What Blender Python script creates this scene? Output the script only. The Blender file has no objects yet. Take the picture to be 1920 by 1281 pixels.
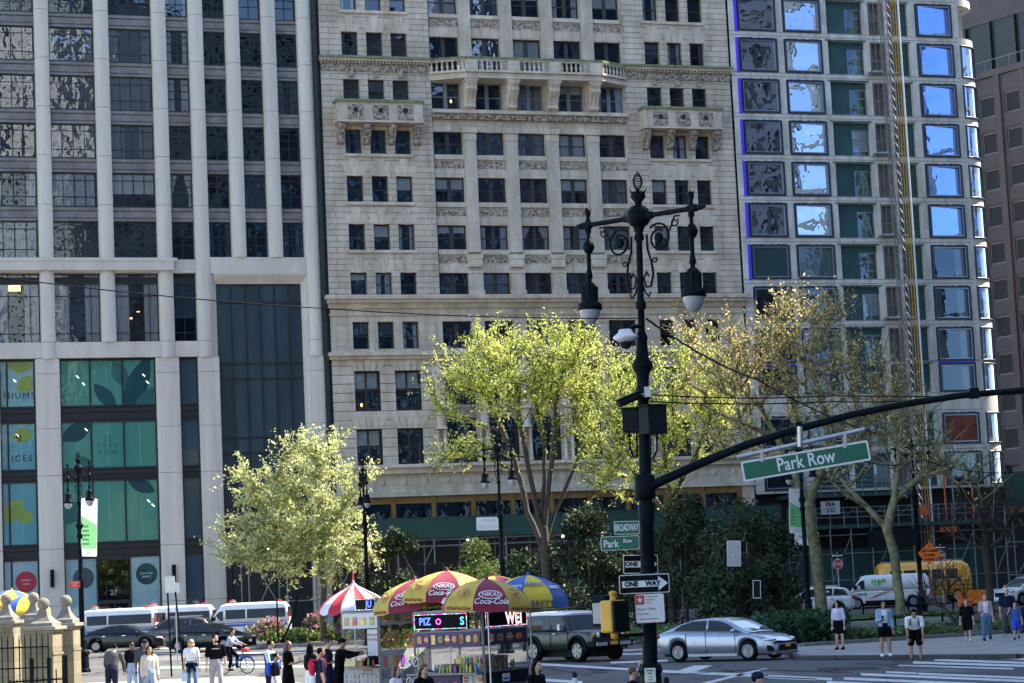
import bpy, math, random
import numpy as np
from mathutils import Vector as V, Matrix, Quaternion
PI = math.pi
R = math.radians
random.seed(7)
rng = np.random.default_rng(11)
scene = bpy.context.scene
COL = scene.collection

# ---------------------------------------------------------------- camera geometry (metres, X right, Y away, Z up)
FPX, CAMH = 4150.0, 2.85
PITCH, ROLL = math.atan(460 / 4150.0), 0.0468
_f = V((0, math.cos(PITCH), math.sin(PITCH)))
_u0 = V((0, -math.sin(PITCH), math.cos(PITCH)))
_r = math.cos(ROLL) * V((1, 0, 0)) - math.sin(ROLL) * _u0
_u = math.sin(ROLL) * V((1, 0, 0)) + math.cos(ROLL) * _u0
CAM = V((0, 0, CAMH))

def ray(x, y):
 return _f * FPX + (x - 960) * _r - (y - 640.5) * _u
def at(x, y, Y):                       # a surveyed point: sight line (x, y) at distance Y
 d = ray(x, y)
 return CAM + d * (Y / d.y)
def gz(Y):                             # the street climbs very slightly towards the buildings
 return max(0.0, 0.006 * (Y - 85.0))
def gnd(x, y, dz=0.0):                 # where a sight line meets the street
 d = ray(x, y)
 z = 0.0
 for _ in range(12):
  p = CAM + d * ((z + dz - CAMH) / d.z)
  z = gz(p.y)
 return p
def gx(x, Y, dz=0.0):                  # a spot on the street in column x at distance Y
 y = 1141 - 0.0468 * x
 for _ in range(3):
  p = at(x, y, Y)
  y += (p.z - gz(Y)) * FPX / Y
 return V((p.x, Y, gz(Y) + dz))

ALPHA = math.atan(0.328)
FO = V((0, 163, 0))
FE = V((math.cos(ALPHA), math.sin(ALPHA), 0))
FN = V((math.sin(ALPHA), -math.cos(ALPHA), 0))
def fpt(u, off, z):
 return FO + FE * u + FN * off + V((0, 0, z))
def fac(x, y, off=0.0):                # sight line meets the street front
 d = ray(x, y)
 t = (FO + FN * off - CAM).dot(FN) / d.dot(FN)
 q = CAM + d * t
 return (q - FO).dot(FE), q.z

# ---------------------------------------------------------------- mesh builder
class MB:
 def __init__(s, T=None):
  s.v, s.f, s.m, s.s = [], [], [], []
  s.T = T
 def add(s, vs, fs, mi=0, sm=False):
  b = len(s.v)
  if s.T is not None:
   vs = [s.T @ V(v) for v in vs]
  s.v.extend([tuple(v) for v in vs])
  for f in fs:
   s.f.append(tuple(i + b for i in f)); s.m.append(mi); s.s.append(sm)
  return s
 def cut(s):                            # what follows is a piece of its own
  s.__dict__.setdefault('done', []).append((s.v, s.f, s.m, s.s)); s.v, s.f, s.m, s.s = [], [], [], []
  return s
 def build_all(s, name, mats, parent=None, bev=0.0):
  s.cut(); out = []
  for q in s.done:
   if q[0]:
    s.v, s.f, s.m, s.s = q; out.append(s.build(name, mats, parent, bev=bev))
  return out
 def quad(s, a, b, c, d, mi=0):
  return s.add([a, b, c, d], [(0, 1, 2, 3)], mi)
 def box(s, x0, y0, z0, x1, y1, z1, mi=0):
  x0, x1 = min(x0, x1), max(x0, x1); y0, y1 = min(y0, y1), max(y0, y1); z0, z1 = min(z0, z1), max(z0, z1)
  return s.add([(x0, y0, z0), (x1, y0, z0), (x1, y1, z0), (x0, y1, z0), (x0, y0, z1), (x1, y0, z1), (x1, y1, z1), (x0, y1, z1)],
                     [(0, 3, 2, 1), (4, 5, 6, 7), (0, 1, 5, 4), (1, 2, 6, 5), (2, 3, 7, 6), (3, 0, 4, 7)], mi)
 def cbox(s, c, d, mi=0):
  return s.box(c[0] - d[0] / 2, c[1] - d[1] / 2, c[2] - d[2] / 2, c[0] + d[0] / 2, c[1] + d[1] / 2, c[2] + d[2] / 2, mi)
 def bar(s, a, b, w, h, mi=0, up=(0, 0, 1)):      # a square bar from a to b
  a, b = V(a), V(b); d = (b - a).normalized(); up = V(up)
  if abs(d.dot(up)) > .97: up = V((0, 1, 0))
  x = d.cross(up).normalized(); z = x.cross(d)
  vs = []
  for p in (a, b):
   for i, j in ((-1, -1), (1, -1), (1, 1), (-1, 1)):
    vs.append(p + x * (i * w / 2) + z * (j * h / 2))
  return s.add(vs, [(0, 1, 2, 3), (7, 6, 5, 4), (0, 4, 5, 1), (1, 5, 6, 2), (2, 6, 7, 3), (3, 7, 4, 0)], mi)
 def tube(s, pts, r, n=8, mi=0, cap=True, sm=True, flat=1.0):
  pts = [V(p) for p in pts]
  rs = r if isinstance(r, (list, tuple)) else [r] * len(pts)
  vs, fs = [], []
  t = (pts[1] - pts[0]).normalized()
  x = t.orthogonal().normalized()
  for i, p in enumerate(pts):
   a = pts[max(i - 1, 0)]; b = pts[min(i + 1, len(pts) - 1)]
   t2 = (b - a)
   t2 = t2.normalized() if t2.length > 1e-9 else t
   q = t.rotation_difference(t2); x = q @ x; t = t2
   y = t.cross(x).normalized()
   for k in range(n):
    an = 2 * PI * k / n
    vs.append(p + x * (math.cos(an) * rs[i]) + y * (math.sin(an) * rs[i] * flat))
  for i in range(len(pts) - 1):
   for k in range(n):
    k2 = (k + 1) % n
    fs.append((i * n + k, i * n + k2, (i + 1) * n + k2, (i + 1) * n + k))
  s.add(vs, fs, mi, sm)
  if cap:
   s.add(vs[:n], [tuple(range(n))[::-1]], mi); s.add(vs[-n:], [tuple(range(n))], mi)
  return s
 def lathe(s, prof, n=16, c=(0, 0, 0), mi=0, sm=True, a0=0.0, a1=None, sx=1.0, sy=1.0):
  full = a1 is None
  a1 = a0 + 2 * PI if full else a1
  m = n if full else n + 1
  vs, fs = [], []
  for r, z in prof:
   for k in range(m):
    a = a0 + (a1 - a0) * k / n
    vs.append((c[0] + r * math.cos(a) * sx, c[1] + r * math.sin(a) * sy, c[2] + z))
  for i in range(len(prof) - 1):
   for k in range(n):
    k2 = (k + 1) % m
    fs.append((i * m + k, i * m + k2, (i + 1) * m + k2, (i + 1) * m + k))
  s.add(vs, fs, mi, sm)
  if full and prof[0][0] > 1e-4: s.add(vs[:m], [tuple(range(m))[::-1]], mi)
  if full and prof[-1][0] > 1e-4: s.add(vs[-m:], [tuple(range(m))], mi)
  return s
 def prism(s, poly, z0, z1, mi=0):                # outline in x, y
  n = len(poly)
  vs = [(p[0], p[1], z0) for p in poly] + [(p[0], p[1], z1) for p in poly]
  return s.add(vs, [tuple(range(n))[::-1], tuple(range(n, 2 * n))] + [(i, (i + 1) % n, n + (i + 1) % n, n + i) for i in range(n)], mi)
 def prismy(s, poly, y0, y1, mi=0):               # outline in x, z
  n = len(poly)
  vs = [(p[0], y0, p[1]) for p in poly] + [(p[0], y1, p[1]) for p in poly]
  return s.add(vs, [tuple(range(n)), tuple(range(n, 2 * n))[::-1]] + [((i + 1) % n, i, n + i, n + (i + 1) % n) for i in range(n)], mi)
 def prismx(s, poly, x0, x1, mi=0):               # outline in y, z
  n = len(poly)
  vs = [(x0, p[0], p[1]) for p in poly] + [(x1, p[0], p[1]) for p in poly]
  return s.add(vs, [tuple(range(n))[::-1], tuple(range(n, 2 * n))] + [(i, (i + 1) % n, n + (i + 1) % n, n + i) for i in range(n)], mi)
 def ell(s, c, r, nu=14, nv=9, mi=0, rot=None, sm=True):
  r = (r, r, r) if not isinstance(r, (tuple, list)) else r
  vs, fs = [], []
  for j in range(nv + 1):
   t = PI * j / nv
   for k in range(nu):
    a = 2 * PI * k / nu
    p = V((r[0] * math.sin(t) * math.cos(a), r[1] * math.sin(t) * math.sin(a), -r[2] * math.cos(t)))
    if rot is not None: p = rot @ p
    vs.append(p + V(c))
  for j in range(nv):
   for k in range(nu):
    k2 = (k + 1) % nu
    fs.append((j * nu + k, j * nu + k2, (j + 1) * nu + k2, (j + 1) * nu + k))
  return s.add(vs, fs, mi, sm)
 def loft(s, secs, mi=0, sm=True, closed=True, cap=True):
  n = len(secs[0]); vs = [p for q in secs for p in q]; fs = []
  for i in range(len(secs) - 1):
   for k in range(n if closed else n - 1):
    k2 = (k + 1) % n
    fs.append((i * n + k, i * n + k2, (i + 1) * n + k2, (i + 1) * n + k))
  s.add(vs, fs, mi, sm)
  if cap and closed:
   s.add(secs[0], [tuple(range(n))[::-1]], mi); s.add(secs[-1], [tuple(range(n))], mi)
  return s
 def mesh(s, name, mats):
  me = bpy.data.meshes.new(name)
  me.from_pydata(s.v, [], s.f)
  for m in (mats if isinstance(mats, (list, tuple)) else [mats]): me.materials.append(m)
  me.polygons.foreach_set('material_index', s.m)
  me.polygons.foreach_set('use_smooth', s.s)
  me.update()
  return me
 def build(s, name, mats, parent=None, loc=(0, 0, 0), rz=0.0, bev=0.0):
  return obj(name, s.mesh(name, mats), parent, loc, rz, bev)

def obj(name, me, parent=None, loc=(0, 0, 0), rz=0.0, bev=0.0):
 o = bpy.data.objects.new(name, me); COL.objects.link(o)
 o.location = loc; o.rotation_euler = (0, 0, rz)
 if parent: o.parent = parent
 if bev:
  b = o.modifiers.new('soft_edges', 'BEVEL'); b.width = bev; b.segments = 2; b.limit_method = 'ANGLE'; b.angle_limit = R(40)
 return o
def tag(o, label=None, cat=None, group=None, kind=None):
 if label: o['label'] = label
 if cat: o['category'] = cat
 if group: o['group'] = group
 if kind: o['kind'] = kind
 return o
def thing(name, label, cat, loc=(0, 0, 0), rz=0.0, group=None):
 o = bpy.data.objects.new(name, None); COL.objects.link(o)
 o.location = loc; o.rotation_euler = (0, 0, rz); o.empty_display_size = .2
 return tag(o, label, cat, group)
def dup(root, loc, rz=0.0, label=None, parent=None, group=None, sc=None):
 ch_of = {}
 for q in bpy.data.objects:
  if q.parent: ch_of.setdefault(q.parent.name, []).append(q)
 def rec(o, par):
  c = o.copy(); COL.objects.link(c)
  if par is not None: c.parent = par
  for ch in ch_of.get(o.name, []): rec(ch, c)
  return c
 r = rec(root, parent)
 r.location = loc; r.rotation_euler = (0, 0, rz)
 if sc: r.scale = (sc, sc, sc)
 if label: r['label'] = label
 if group: r['group'] = group
 return r

# ---------------------------------------------------------------- materials
_MC = {}
def _new(name):
 m = bpy.data.materials.new(name); m.use_nodes = True
 nt = m.node_tree
 return m, nt, nt.nodes['Principled BSDF']
def rgb(c): return (c[0], c[1], c[2], 1)
def mixrgb(nt, a, b, fac=None, t='MIX'):
 n = nt.nodes.new('ShaderNodeMix'); n.data_type = 'RGBA'; n.blend_type = t
 for sock, val in ((n.inputs[6], a), (n.inputs[7], b), (n.inputs[0], fac)):
  if val is None: continue
  if hasattr(val, 'links') or hasattr(val, 'is_linked'): nt.links.new(val, sock)
  else: sock.default_value = val if not isinstance(val, (tuple, list)) else rgb(val)
 return n.outputs[2]
def noise(nt, vec, sc, det=4, rough=.6):
 n = nt.nodes.new('ShaderNodeTexNoise'); n.inputs['Scale'].default_value = sc; n.inputs['Detail'].default_value = det
 n.inputs['Roughness'].default_value = rough
 if vec is not None: nt.links.new(vec, n.inputs['Vector'])
 return n.outputs['Fac']
def ramp(nt, fac, a, b, ca=(0, 0, 0), cb=(1, 1, 1)):
 n = nt.nodes.new('ShaderNodeValToRGB'); nt.links.new(fac, n.inputs[0])
 n.color_ramp.elements[0].position = a; n.color_ramp.elements[1].position = b
 n.color_ramp.elements[0].color = rgb(ca); n.color_ramp.elements[1].color = rgb(cb)
 return n.outputs[0]
def coords(nt, scale=(1, 1, 1), xz=False):
 tc = nt.nodes.new('ShaderNodeTexCoord')
 out = tc.outputs['Object']
 if xz:
  sp = nt.nodes.new('ShaderNodeSeparateXYZ'); nt.links.new(out, sp.inputs[0])
  cb = nt.nodes.new('ShaderNodeCombineXYZ'); nt.links.new(sp.outputs[0], cb.inputs[0]); nt.links.new(sp.outputs[2], cb.inputs[1])
  out = cb.outputs[0]
 mp = nt.nodes.new('ShaderNodeMapping'); mp.inputs['Scale'].default_value = scale
 nt.links.new(out, mp.inputs[0])
 return mp.outputs[0]
def bumpn(nt, h, strength, dist, bs):
 b = nt.nodes.new('ShaderNodeBump'); b.inputs['Strength'].default_value = strength; b.inputs['Distance'].default_value = dist
 nt.links.new(h, b.inputs['Height']); nt.links.new(b.outputs[0], bs.inputs['Normal'])
def pm(name, col, rough=.6, metal=0.0, var=.15, sc=2.0, bump=0.0, bsc=30.0, spec=.5, coat=0.0, stretch=(1, 1, 1), dirt=0.0):
 if name in _MC: return _MC[name]
 m, nt, bs = _new(name)
 vec = coords(nt, stretch)
 n = noise(nt, vec, sc, 5)
 lo = tuple(c * (1 - var) for c in col); hi = tuple(min(1, c * (1 + var)) for c in col)
 c = ramp(nt, n, .3, .7, lo, hi)
 if dirt:
  d = ramp(nt, noise(nt, vec, sc * .37, 6, .7), .52, .75)
  c = mixrgb(nt, c, tuple(q * .45 for q in col), mixrgb(nt, (0, 0, 0), d, dirt))
 nt.links.new(c, bs.inputs['Base Color'])
 bs.inputs['Roughness'].default_value = rough; bs.inputs['Metallic'].default_value = metal
 bs.inputs['Specular IOR Level'].default_value = spec if max(col) > .02 or coat else min(spec, .04); bs.inputs['Coat Weight'].default_value = coat
 bs.inputs['Coat Roughness'].default_value = .05
 if bump: bumpn(nt, noise(nt, vec, bsc, 4), bump, .02, bs)
 _MC[name] = m
 return m
def ashlar(name, c1, c2, mortar, w, h, ms, bump=.5, stain=.3, rocky=0.0, joint_v=True):
 if name in _MC: return _MC[name]
 m, nt, bs = _new(name)
 vec = coords(nt, xz=True); v3 = coords(nt)
 b = nt.nodes.new('ShaderNodeTexBrick'); nt.links.new(vec, b.inputs['Vector'])
 b.inputs['Scale'].default_value = 1; b.inputs['Brick Width'].default_value = w; b.inputs['Row Height'].default_value = h
 b.inputs['Mortar Size'].default_value = ms; b.inputs['Mortar Smooth'].default_value = .2; b.inputs['Bias'].default_value = 0
 b.inputs['Color1'].default_value = rgb(c1); b.inputs['Color2'].default_value = rgb(c2); b.inputs['Mortar'].default_value = rgb(mortar)
 n = noise(nt, coords(nt, (1, 1, .35)), .9, 7, .65)
 c = mixrgb(nt, b.outputs['Color'], ramp(nt, n, .3, .75, (.62, .58, .5), (1.1, 1.08, 1.05)), 1.0, 'MULTIPLY')
 streak = ramp(nt, noise(nt, coords(nt, (2.2, 2.2, .12)), 1.0, 5, .6), .5, .78)
 c = mixrgb(nt, c, mixrgb(nt, c, (.45, .42, .36), 1.0, 'MULTIPLY'), mixrgb(nt, (0, 0, 0), streak, stain))
 nt.links.new(c, bs.inputs['Base Color']); bs.inputs['Roughness'].default_value = .85
 mm = nt.nodes.new('ShaderNodeMath'); mm.operation = 'MULTIPLY_ADD'
 nt.links.new(noise(nt, v3, 7, 6, .7), mm.inputs[0]); mm.inputs[1].default_value = rocky + .15
 inv = nt.nodes.new('ShaderNodeMath'); inv.operation = 'SUBTRACT'; inv.inputs[0].default_value = 1; nt.links.new(b.outputs['Fac'], inv.inputs[1])
 nt.links.new(inv.outputs[0], mm.inputs[2])
 bumpn(nt, mm.outputs[0], bump, .05, bs)
 _MC[name] = m
 return m
def glass(name, tint=(.6, .65, .65), refl=(1, 1, 1), base=.12, wave=.04, wsc=1.3, rough=.01):
 if name in _MC: return _MC[name]
 m = bpy.data.materials.new(name); m.use_nodes = True; nt = m.node_tree
 nt.nodes.remove(nt.nodes['Principled BSDF'])
 out = [n for n in nt.nodes if n.type == 'OUTPUT_MATERIAL'][0]
 tr = nt.nodes.new('ShaderNodeBsdfTransparent'); tr.inputs[0].default_value = rgb(tint)
 gl = nt.nodes.new('ShaderNodeBsdfGlossy'); gl.inputs['Color'].default_value = rgb(refl); gl.inputs['Roughness'].default_value = rough
 geo = nt.nodes.new('ShaderNodeNewGeometry')
 b = nt.nodes.new('ShaderNodeBump'); b.inputs['Strength'].default_value = wave; b.inputs['Distance'].default_value = 1.0
 nt.links.new(noise(nt, geo.outputs['Position'], wsc, 2, .5), b.inputs['Height']); nt.links.new(b.outputs[0], gl.inputs['Normal'])
 fr = nt.nodes.new('ShaderNodeFresnel'); fr.inputs[0].default_value = 1.5
 ad = nt.nodes.new('ShaderNodeMath'); ad.operation = 'ADD'; ad.use_clamp = True; ad.inputs[1].default_value = base
 nt.links.new(fr.outputs[0], ad.inputs[0])
 mx = nt.nodes.new('ShaderNodeMixShader'); nt.links.new(ad.outputs[0], mx.inputs[0]); nt.links.new(tr.outputs[0], mx.inputs[1]); nt.links.new(gl.outputs[0], mx.inputs[2])
 nt.links.new(mx.outputs[0], out.inputs[0])
 _MC[name] = m
 return m
def leafmat(name, c1, c2, trans=.35, sc=.8):
 if name in _MC: return _MC[name]
 m = bpy.data.materials.new(name); m.use_nodes = True; nt = m.node_tree
 bs = nt.nodes['Principled BSDF']
 out = [n for n in nt.nodes if n.type == 'OUTPUT_MATERIAL'][0]
 geo = nt.nodes.new('ShaderNodeNewGeometry')
 rp = nt.nodes.new('ShaderNodeMath'); rp.operation = 'MULTIPLY_ADD'; rp.inputs[1].default_value = .55
 nt.links.new(geo.outputs['Random Per Island'], rp.inputs[0])
 sub = nt.nodes.new('ShaderNodeMath'); sub.operation = 'MULTIPLY_ADD'; sub.inputs[1].default_value = 1.0; sub.inputs[2].default_value = -.25
 nt.links.new(noise(nt, coords(nt), sc, 3), sub.inputs[0]); nt.links.new(sub.outputs[0], rp.inputs[2])
 c = ramp(nt, rp.outputs[0], .15, .85, c1, c2)
 nt.links.new(c, bs.inputs['Base Color']); bs.inputs['Roughness'].default_value = .5; bs.inputs['Specular IOR Level'].default_value = .18
 tl = nt.nodes.new('ShaderNodeBsdfTranslucent')
 nt.links.new(mixrgb(nt, c, (1.0, .95, .45), .25, 'MULTIPLY'), tl.inputs[0])
 mx = nt.nodes.new('ShaderNodeMixShader'); mx.inputs[0].default_value = trans
 nt.links.new(bs.outputs[0], mx.inputs[1]); nt.links.new(tl.outputs[0], mx.inputs[2]); nt.links.new(mx.outputs[0], out.inputs[0])
 _MC[name] = m
 return m
def emit(name, col, st=1.0):
 if name in _MC: return _MC[name]
 m, nt, bs = _new(name)
 bs.inputs['Base Color'].default_value = rgb(tuple(c * .3 for c in col)); bs.inputs['Emission Color'].default_value = rgb(col)
 bs.inputs['Emission Strength'].default_value = st
 _MC[name] = m
 return m

# ---------------------------------------------------------------- lettering
_TX = {}
def text_mesh(body, size, ext=.004, align='CENTER', wide=1.0, space=1.0, bold=0.0, italic=0.0):
 key = (body, size, ext, align, wide, space, bold, italic)
 if key in _TX: return _TX[key]
 cu = bpy.data.curves.new('lettering', 'FONT'); cu.body = body; cu.size = size; cu.extrude = ext
 cu.align_x = align; cu.align_y = 'CENTER'; cu.space_character = space; cu.offset = bold; cu.shear = italic
 cu.resolution_u = 3
 o = bpy.data.objects.new('lettering', cu); COL.objects.link(o)
 dg = bpy.context.evaluated_depsgraph_get()
 me = bpy.data.meshes.new_from_object(o.evaluated_get(dg))
 bpy.data.objects.remove(o); bpy.data.curves.remove(cu)
 if wide != 1.0: me.transform(Matrix.Diagonal((wide, 1, 1, 1)))
 _TX[key] = me
 return me
def text(parent, body, size, mat, loc, right=(1, 0, 0), up=(0, 0, 1), name='lettering', **k):
 me = text_mesh(body, size, **k).copy()
 me.materials.clear(); me.materials.append(mat)
 x = V(right).normalized(); y = V(up).normalized(); z = x.cross(y).normalized(); y = z.cross(x)
 M = Matrix((x, y, z)).transposed().to_4x4(); M.translation = V(loc)
 me.transform(M)
 return obj(name, me, parent)

MAT = {
 'black': pm('black_paint', (.008, .009, .011), .5, 0, .2, 4, .05, 40, spec=.2),
 'iron': pm('cast_iron_green_black', (.006, .009, .013), .42, 0, .25, 5, .1, 25, spec=.22),
 'steel': pm('galvanised_steel', (.42, .43, .45), .4, .8, .15, 6),
 'stainless': pm('stainless_steel', (.5, .51, .53), .28, .9, .12, 5),
 'white': pm('white_paint', (.78, .78, .76), .45, 0, .05, 3),
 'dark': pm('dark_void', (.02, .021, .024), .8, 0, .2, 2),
 'rubber': pm('rubber', (.009, .009, .010), .8, 0, .2, 8, spec=.2),
 'chrome': pm('chrome', (.75, .75, .77), .1, 1, .03, 3),
 'red': pm('red_paint', (.5, .02, .025), .45, 0, .1, 4),
 'yellow': pm('yellow_paint', (.56, .29, .012), .45, 0, .1, 4),
 'orange': pm('orange_paint', (.75, .16, .01), .5, 0, .08, 4),
 'sign_green': pm('sign_green', (.0, .105, .06), .4, 0, .08, 3),
 'sign_white': pm('sign_white', (.62, .65, .68), .4, 0, .05, 3),
}
# ================================================================ buildings along the far side of the street
MAT.update({
 'lime': pm('pale_limestone', (.60, .545, .48), .7, 0, .1, .5, .06, 12, stretch=(2.2, 2.2, .16), dirt=.45),
 'limep': pm('pale_limestone_panel', (.57, .515, .45), .75, 0, .12, .6, .08, 10, stretch=(1, 1, .4), dirt=.5),
 'spandrel': pm('grey_spandrel', (.20, .185, .18), .5, .3, .3, 1.2, .1, 10),  # plain dark grey, shared by spandrels, gates and rails
 'wframe': pm('dark_window_frame', (.018, .020, .024), .4, .2, .2, 5),
 'brownframe': pm('brown_window_frame', (.035, .027, .026), .5, 0, .2, 5),
 'greyframe': pm('grey_window_frame', (.17, .20, .22), .5, 0, .1, 3),
 'interior': pm('dim_interior', (.055, .055, .06), .9, 0, .6, .35),
 'bluefr0': pm('dark_teal_joint', (.008, .022, .026), .6, 0, .3, 1),
 'rust': ashlar('rock_faced_limestone', (.585, .515, .445), (.70, .625, .545), (.20, .165, .135), 2.9, .43, .017, .9, .3, 1.2),
 'smooth': ashlar('smooth_limestone', (.62, .55, .475), (.69, .62, .54), (.25, .21, .175), 1.9, .62, .007, .25, .4, .2),
 'pier': ashlar('dressed_brick_pier', (.61, .545, .48), (.66, .60, .53), (.36, .33, .29), .32, .12, .006, .3, .2, .3),
 'verd': pm('copper_edge', (.17, .20, .10), .7, 0, .4, 3),
 'curtain': pm('net_curtain', (.55, .56, .58), .9, 0, .1, 3),
 'blind': pm('window_blind', (.60, .62, .61), .8, 0, .08, 1),
 'conc': ashlar('raw_concrete', (.66, .66, .66), (.75, .75, .745), (.48, .48, .48), 4.1, 1.64, .008, .45, .55, .5),
 'netting': pm('green_weather_board', (.016, .064, .068), .55, 0, .25, .8, .1, 4),
 'film': pm('purple_protective_film', (.10, .06, .95), .35, 0, .2, 2),
 'lowe': glass('coated_glass', (.22, .26, .30), (.82, .88, 1.0), .42, .018, .7, .004),
 'lowe_sky': glass('sky_tinted_coated_glass', (.15, .2, .28), (.38, .54, 1.0), .5, .022, .6, .004),  # blue of the reflected sky put into the tint of these panes
 'gA': glass('clear_glass', (.86, .89, .92), (.62, .76, .95), .07, .008, 1.1),
 'gB': glass('wavy_glass', (.45, .48, .5), (.8, .88, 1), .16, .03, 1.1),
 'gC': glass('dark_glass', (.30, .36, .42), (.55, .72, .9), .06, .008, .8),
 'portal': pm('ribbed_portal_glass', (.022, .045, .058), .35, 0, .5, .5, .25, 5, stretch=(1.2, 1, .15)),
 'granite': pm('brown_granite', (.085, .068, .07), .75, 0, .15, .6, .1, 6),
 'granite_d': pm('brown_granite_spandrel', (.075, .062, .064), .75, 0, .15, .6),
 'shed': pm('green_plywood', (.010, .050, .040), .6, 0, .2, .7, .1, 3),
 'brass': pm('bronze_shopfront', (.30, .17, .06), .45, .4, .3, 2),
})
def carved():
 m, nt, bs = _new('carved_ornament')
 vec = coords(nt)
 v = nt.nodes.new('ShaderNodeTexVoronoi'); v.inputs['Scale'].default_value = 5.5; v.feature = 'SMOOTH_F1'; nt.links.new(vec, v.inputs['Vector'])
 n = noise(nt, vec, 9, 5, .7)
 a = nt.nodes.new('ShaderNodeMath'); a.operation = 'MULTIPLY_ADD'; nt.links.new(n, a.inputs[0]); a.inputs[1].default_value = .7; nt.links.new(v.outputs['Distance'], a.inputs[2])
 nt.links.new(ramp(nt, a.outputs[0], .45, .95, (.075, .055, .042), (.46, .39, .32)), bs.inputs['Base Color'])  # relief shade painted in: hollows dark, raised parts pale
 bs.inputs['Roughness'].default_value = .9; bumpn(nt, a.outputs[0], 1, .12, bs)
 return m
MAT['carved'] = carved()
GRID_CACHE = {}

def wall(mb, u0, u1, z0, z1, ops, y=0.0, depth=.4, mi=0, mr=None, ledge=True):
 mr = mi if mr is None else mr
 zs = sorted({z0, z1} | {min(max(o[2], z0), z1) for o in ops} | {min(max(o[3], z0), z1) for o in ops})
 for a, b in zip(zs, zs[1:]):
  if b - a < 1e-5: continue
  row = sorted((max(o[0], u0), min(o[1], u1)) for o in ops if o[2] < b - 1e-5 and o[3] > a + 1e-5 and o[1] > u0 and o[0] < u1)
  x = u0
  for p, q in row + [(u1, u1)]:
   if p - x > 1e-5: mb.quad((x, y, a), (p, y, a), (p, y, b), (x, y, b), mi)
   x = max(x, q)
 for a, b, c, d in ops:
  mb.quad((a, y, c), (a, y + depth, c), (a, y + depth, d), (a, y, d), mr)
  mb.quad((b, y, c), (b, y, d), (b, y + depth, d), (b, y + depth, c), mr)
  mb.quad((a, y, d), (b, y, d), (b, y + depth, d), (a, y + depth, d), mr)
  mb.quad((a, y, c), (a, y + depth, c), (b, y + depth, c), (b, y, c), mr)

def curtain_me(w, h, side, key):
 k = ('cur', round(w, 2), round(h, 2), side)
 if k in GRID_CACHE: return GRID_CACHE[k]
 mb = MB(); n = max(4, int(w / .09))
 for i in range(n):
  a, b = w * i / n, w * (i + 1) / n
  ya, yb = (.05 * (i % 2)), (.05 * ((i + 1) % 2))
  if side == 'tie':
   mb.add([(a * .35, ya, 0), (b * .35, yb, 0), (b * .3, yb, h * .35), (a * .3, ya, h * .35), (b, yb, h), (a, ya, h)], [(0, 1, 2, 3), (3, 2, 4, 5)])
  else:
   mb.quad((a, ya, 0), (b, yb, 0), (b, yb, h), (a, ya, h))
 GRID_CACHE[k] = mb.mesh('curtain', MAT['curtain'])
 return GRID_CACHE[k]

def window(parent, u0, u1, z0, z1, y, vs=(), hs=(), fr=.07, mat='wframe', gl='gA', drape=None, mull=.045, yaw=0.0, deep=.08, name='window', seg=()):
 """a window: frame mesh (part), one pane, blind and curtains (sub-parts). vs / hs: fractions of the glazing bars"""
 w, h = u1 - u0, z1 - z0
 k = ('win', round(w, 2), round(h, 2), tuple(vs), tuple(hs), fr, mat, mull, deep, tuple(seg))
 if k not in GRID_CACHE:
  mb = MB()
  mb.box(-w / 2, 0, 0, -w / 2 + fr, deep, h); mb.box(w / 2 - fr, 0, 0, w / 2, deep, h)
  mb.box(-w / 2 + fr, 0, 0, w / 2 - fr, deep, fr); mb.box(-w / 2 + fr, 0, h - fr, w / 2 - fr, deep, h)
  for v in vs:
   t = mull
   if isinstance(v, tuple): v, t = v
   mb.box(-w / 2 + v * w - t / 2, .004, fr, -w / 2 + v * w + t / 2, deep - .004, h - fr)
  for q in hs:
   t = mull
   if isinstance(q, tuple): q, t = q
   mb.box(-w / 2 + fr, .012, q * h - t / 2, w / 2 - fr, deep - .012, q * h + t / 2)
  for xa, za, xb, zb in seg:
   mb.bar((-w / 2 + xa * w, deep / 2, za * h), (-w / 2 + xb * w, deep / 2, zb * h), .05, .05)
  GRID_CACHE[k] = mb.mesh('window', MAT[mat])
 f = obj(name, GRID_CACHE[k], parent, ((u0 + u1) / 2, y, z0))
 kp = ('pane', round(w, 2), round(h, 2), fr, gl, deep)
 if kp not in GRID_CACHE:
  mb = MB(); a = w / 2 - fr * .6
  mb.quad((-a, 0, fr * .6), (a, 0, fr * .6), (a, 0, h - fr * .6), (-a, 0, h - fr * .6))
  GRID_CACHE[kp] = mb.mesh('pane', MAT[gl] if isinstance(gl, str) else gl)
 p = obj('pane', GRID_CACHE[kp], f, (0, deep * .55, 0))
 p.rotation_euler = (random.gauss(0, .006), 0, yaw + random.gauss(0, .006))
 if drape:
  kind, amt = drape
  if kind == 'blind':
   mb = MB(); a = w / 2 - fr
   mb.quad((-a, 0, h * (1 - amt)), (a, 0, h * (1 - amt)), (a, 0, h), (-a, 0, h))
   kb = ('bl', round(w, 2), round(h, 2), amt)
   if kb not in GRID_CACHE: GRID_CACHE[kb] = mb.mesh('blind', MAT['blind'])
   obj('blind', GRID_CACHE[kb], f, (0, deep + .02, 0))
  elif kind in ('sides', 'tie', 'full'):
   cw = w * amt
   c = obj('curtain', curtain_me(cw, h - .1, 'tie' if kind == 'tie' else 's', 0), f, (-w / 2 + fr, deep + .02, .05))
   if kind != 'full':
    c2 = obj('curtain', curtain_me(cw, h - .1, 'tie' if kind == 'tie' else 's', 0), f, (w / 2 - fr, deep + .02, .05)); c2.scale = (-1, 1, 1)
 return f
def pick_drape(r):
 return None if r < .42 else ('blind', random.choice([.3, .45, .5, .6])) if r < .62 else ('sides', random.choice([.2, .3])) if r < .82 else ('tie', .32) if r < .9 else ('full', .92)

HT = 52.0
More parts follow.
